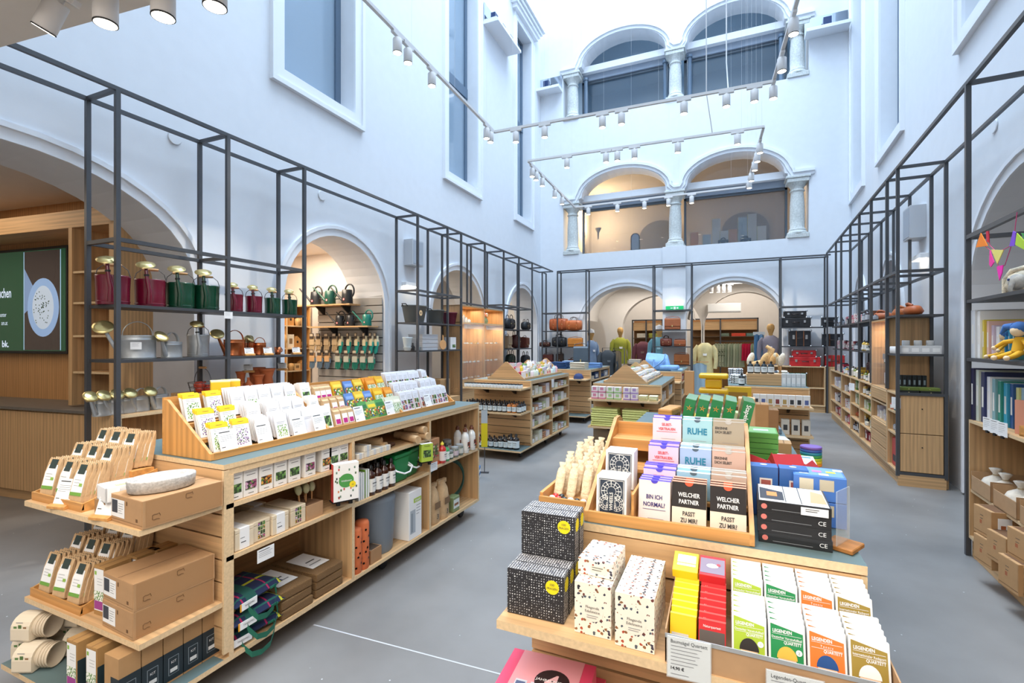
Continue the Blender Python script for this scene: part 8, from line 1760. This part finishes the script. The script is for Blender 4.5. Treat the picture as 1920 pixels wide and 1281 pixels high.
def garment(c, w, h, pat=None):
    m = MB(); mm = pat or mat(c, .85); n = 9; vs = []
    for i, (t, ww) in enumerate(((0, .3), (.06, .9), (.4, .85), (1, 1.1))):
        for k in range(n): x = (-.5 + k / (n - 1)) * w * ww; vs.append((x, .02 * math.sin(k * 2.2) * (.3 + t), -h * t))
    m.add(vs, [(i * n + k, i * n + k + 1, (i + 1) * n + k + 1, (i + 1) * n + k) for i in range(3) for k in range(n - 1)], mm, True); m.tube([(0, 0, 0), (0, 0, .05), (.02, 0, .07)], .004, steel, 5); return m
leafp = patternmat('leaf_dress', '#D4D8BE', ['#4A5A44', '#6A7A5A'], 18, .4)
r = thing('clothes_rail', 'dark wall rail with garments in the right back arch', 'rail', W, (0, 15.7, 0)); xa, xb = W.Y(1340, 640, 15.7).x, W.Y(1425, 640, 15.7).x
MB().box(xa, -.012, 1.50, xb, .012, 1.525, steel).build('rail', r)
for i in range(16):
    x = xa + .04 + (xb - xa - .08) * i / 15; red = i in (10, 11, 12); solo(garment('#E02A5A' if red else hx('#B9C4A8', '#D4D8BE', '#A8B49A'), .24, .5 if red else .7, leafp if i in (0, 1, 2, 3) else None), 'dress', '%s garment on the wall rail, %s' % ('crimson' if red else 'leaf-printed' if i < 4 else 'sage green', nth(i, 16)), 'dress', W, (x, 15.7, 1.44), 55, 'garments on the wall rail')
def wardrobe(label, pa, pb, Y, nsh):
    xa, xb = W.Y(pa, 640, Y).x, W.Y(pb, 640, Y).x; r = thing('wall_wardrobe', label, 'wardrobe', W, (xa, Y, 0)); w = xb - xa
    MB().box(0, .3, .05, w, .34, 2.2, mat('#8A6238', .7)).build('back_panel', r); MB().box(0, .02, 1.86, w, .3, 2.12, oakx).build('upper_panel', r)
    for x in (-.02, w * .44, w - .02): MB().box(x, -.02, 0, x + .04, .02, 2.22, steel).build('post', r)
    for z in nsh: MB().box(0, 0, z - .02, w, .3, z, mat('#5A4632', .6)).build('shelf', r)
    MB().box(-.02, -.02, 2.18, w + .02, .02, 2.22, steel).build('top_rail', r); return xa, w
xa, w = wardrobe('dark steel and oak wall wardrobe in the right back arch', 1296, 1421, 16.3, (1.66,))
for i, (t, c) in enumerate(((.52, '#7A8A78'), (.68, '#D8503A'), (.76, '#D8503A'), (.9, '#6A8A84'))): solo(folded(.24, .25, .09, c, 3), 'folded_clothes', 'folded %s pile on the wardrobe shelf, %s' % (('sage', 'coral', 'coral', 'teal')[i], nth(i, 4)), 'clothes', W, (xa + w * t, 16.45, 1.661))
xa, w = wardrobe('dark steel and oak wall wardrobe in the left back arch', 1186, 1242, 16.3, (1.62, 1.3))
for i, (t, c) in enumerate(((.3, '#D8CFC0'), (.7, '#A8A848'), (.85, '#C8C07A'))): solo(folded(.3, .25, .14, c, 3), 'folded_clothes', 'folded %s pile on the left wardrobe shelf, %s' % (('cream', 'olive', 'straw')[i], nth(i, 3)), 'clothes', W, (xa + w * t, 16.45, 1.621))
c = W.Y(1358, 578, 14.5); m = MB(); m.box(-.42, -.2, -.12, .42, 0, .13, mat('#E4E2DE', .5)); m.front(-.4, -.10, .4, -.085, mat('#9A9894', .6), -.2); solo(m, 'air_conditioner', 'white wall air conditioner above the wardrobe in the right back arch', 'air conditioner', W, (c.x, 14.58, c.z), bevel=.02, seg=2)
for i, px in enumerate((1334, 1347, 1357, 1368)): LAMP.put('white spotlight in the right back arch, %s' % nth(i, 4), 'spotlight', W, (W.Y(px, 560, 13.4).x, 13.4, 2.95), 0)
rail_light((-.7, 13.4), (1.2, 13.4), 'white light track in the vault of the right back arch', up=False, z=2.95)
for i in range(5): solo(garment(hx('#33363A', '#6A5A4A', '#2E3438', '#8A7A62'), .3, .75), 'coat', 'dark garment on the rail beside the olive mannequin, %s' % nth(i, 5), 'coat', W, (W.Y(1150 + 3 * i, 660, 13.2).x, 13.2 - .04 * i, 1.25), 70, 'garments beside the olive mannequin')
m = MB(); m.tube([(-.3, 0, 0), (-.3, 0, 1.32), (.3, 0, 1.32), (.3, 0, 0)], .014, steel, 8); solo(m, 'clothes_stand', 'dark steel clothes stand in the left back arch', 'clothes stand', W, (W.Y(1150, 660, 13.2).x, 13.2, 0), 0)
for nm, px, Y, c in (('jeans', 1423, 13.6, '#4A7AA8'),):
    m = MB(); m.tube([(-.05, 0, .7), (-.06, 0, .3), (-.06, 0, 0)], [.06, .055, .05], mat(c, .85), 10).tube([(.05, 0, .7), (.06, 0, .3), (.06, 0, 0)], [.06, .055, .05], mat('#6A98C4', .85), 10).box(-.13, -.05, .68, .13, .05, .76, mat('#C9D4DC', .6)); solo(m, 'jeans', 'blue jeans hanging from a pale bar in the right back arch', 'jeans', W, (W.Y(px, 650, Y).x, Y, .98))
m = MB(); m.box(-.2, -.03, 0, .2, .03, .02, woodh); solo(m, 'coat_hanger_bar', 'wooden bar holding a pale denim shirt left of the yellow coat', 'bar', W, (W.Y(1312, 690, 12.5).x, 12.45, 1.0)); solo(garment('#A9C0CC', .36, .75), 'shirt', 'pale denim shirt hanging left of the yellow coat', 'shirt', W, (W.Y(1312, 690, 12.5).x, 12.42, .98), 0)
r = thing('low_table', 'dark low table with folded clothes in the left back arch', 'table', W, (W.Y(1205, 690, 12.9).x, 12.9, 0)); MB().box(-.5, 0, .86, .5, .5, .9, mat('#4A3A2C', .6)).build('table_top', r)
for x in (-.48, .44): MB().box(x, .02, 0, x + .04, .06, .86, steel).build('leg', r)
for i in range(3): solo(folded(.3, .26, .04, '#DCD4C4', 2), 'folded_clothes', 'cream folded pile on the dark low table, %s' % nth(i, 3, 'bottom', 'top', 'from the bottom'), 'clothes', W, (W.Y(1190, 690, 13).x, 13.1, .901 + .041 * i))

# ================================================================ GALLERY INTERIOR
c = W.Y(1120, 400, 14.8)
r = thing('wall_sconce', 'glowing wall lamp at the left behind the lower gallery glass', 'lamp', W, (c.x, 14.9, 4.9)); MB().lathe([(.02, -.2), (.03, .0), (.09, .1), (.1, .14)], mat('#8A8E94', .3, .8), n=16).build('bracket', r); MB().lathe([(.0, .1), (.09, .12)], mat('#FFE2B0', .4, emit=20), n=16).build('bulb', r)
ld = bpy.data.lights.new('sconce_light', 'POINT'); ld.energy = 150; ld.color = (1, .75, .45); ld.shadow_soft_size = .08; o = bpy.data.objects.new('sconce_light', ld); COL.objects.link(o); o.location = (c.x, 14.85, 5.25)
gl = mat('#C9D4DC', .1, .7)
for i, px in enumerate((1302, 1325, 1343, 1358, 1374, 1392, 1410, 1428)):
    x = W.Y(px, 430, 13.4).x; h = (.42, .34, .72, .4, .42, .7, .76, .44)[i]; q = MB(); q.box(-.1, 0, 0, .1, .04, h, (mat('#E8A878', .4), gl, mat('#F0EDE8', .2), mat('#F4F0E8', .3))[i % 4]); q.box(-.105, -.004, 0, -.095, .044, h, brass); solo(q, 'standing_mirror', 'upright mirrored display in the lower gallery, %s' % nth(i, 8), 'panel', W, (x, 13.35, 3.9))  # panel colours lightened to make the displays look lit
solo(MB().box(-1.0, 0, 0, 1.0, .4, .12, mat('#5A5048', .5)), 'display_counter', 'low dark counter behind the right lower gallery glass', 'counter', W, (.2, 13.2, 3.78))
for i, px in enumerate((1356, 1398)): Kind(duffel(.24, .16, .12, '#22242A')).put('small black handbag in the lower gallery, %s' % ('left', 'right')[i], 'handbag', W, (W.Y(px, 440, 13.3).x, 13.28, 3.90))
r = thing('standing_mirror', 'tall narrow round-topped mirror behind the left lower gallery glass', 'mirror', W, (W.Y(1191, 440, 14.2).x, 14.2, 3.78)); MB().prism(arch(0, .13, .72, .13, 0, 10), 'y', 0, .03, black).build('mirror_frame', r); MB().prism(arch(0, .1, .72, .1, .05, 10), 'y', -.004, 0, mat('#B9C8DC', .05, .9)).build('mirror_glass', r)
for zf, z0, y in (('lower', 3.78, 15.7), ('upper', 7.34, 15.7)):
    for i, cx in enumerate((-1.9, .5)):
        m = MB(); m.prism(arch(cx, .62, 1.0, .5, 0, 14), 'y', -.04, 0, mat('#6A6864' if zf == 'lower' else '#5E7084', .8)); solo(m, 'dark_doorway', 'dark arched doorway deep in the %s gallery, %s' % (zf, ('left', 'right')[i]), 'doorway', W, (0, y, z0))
for i, (px, w_) in enumerate(((1130, .3), (1230, .3), (1330, .35), (1400, .3))):
    x = W.Y(px, 150, 14.6).x; solo(MB().box(-w_ / 2, 0, 0, w_ / 2, .04, 1.0, mat('#C4D2E0', .6)), 'white_shutter', 'pale panel behind the upper gallery glass, %s' % nth(i, 4), 'panel', W, (x, 15.6, 7.45))
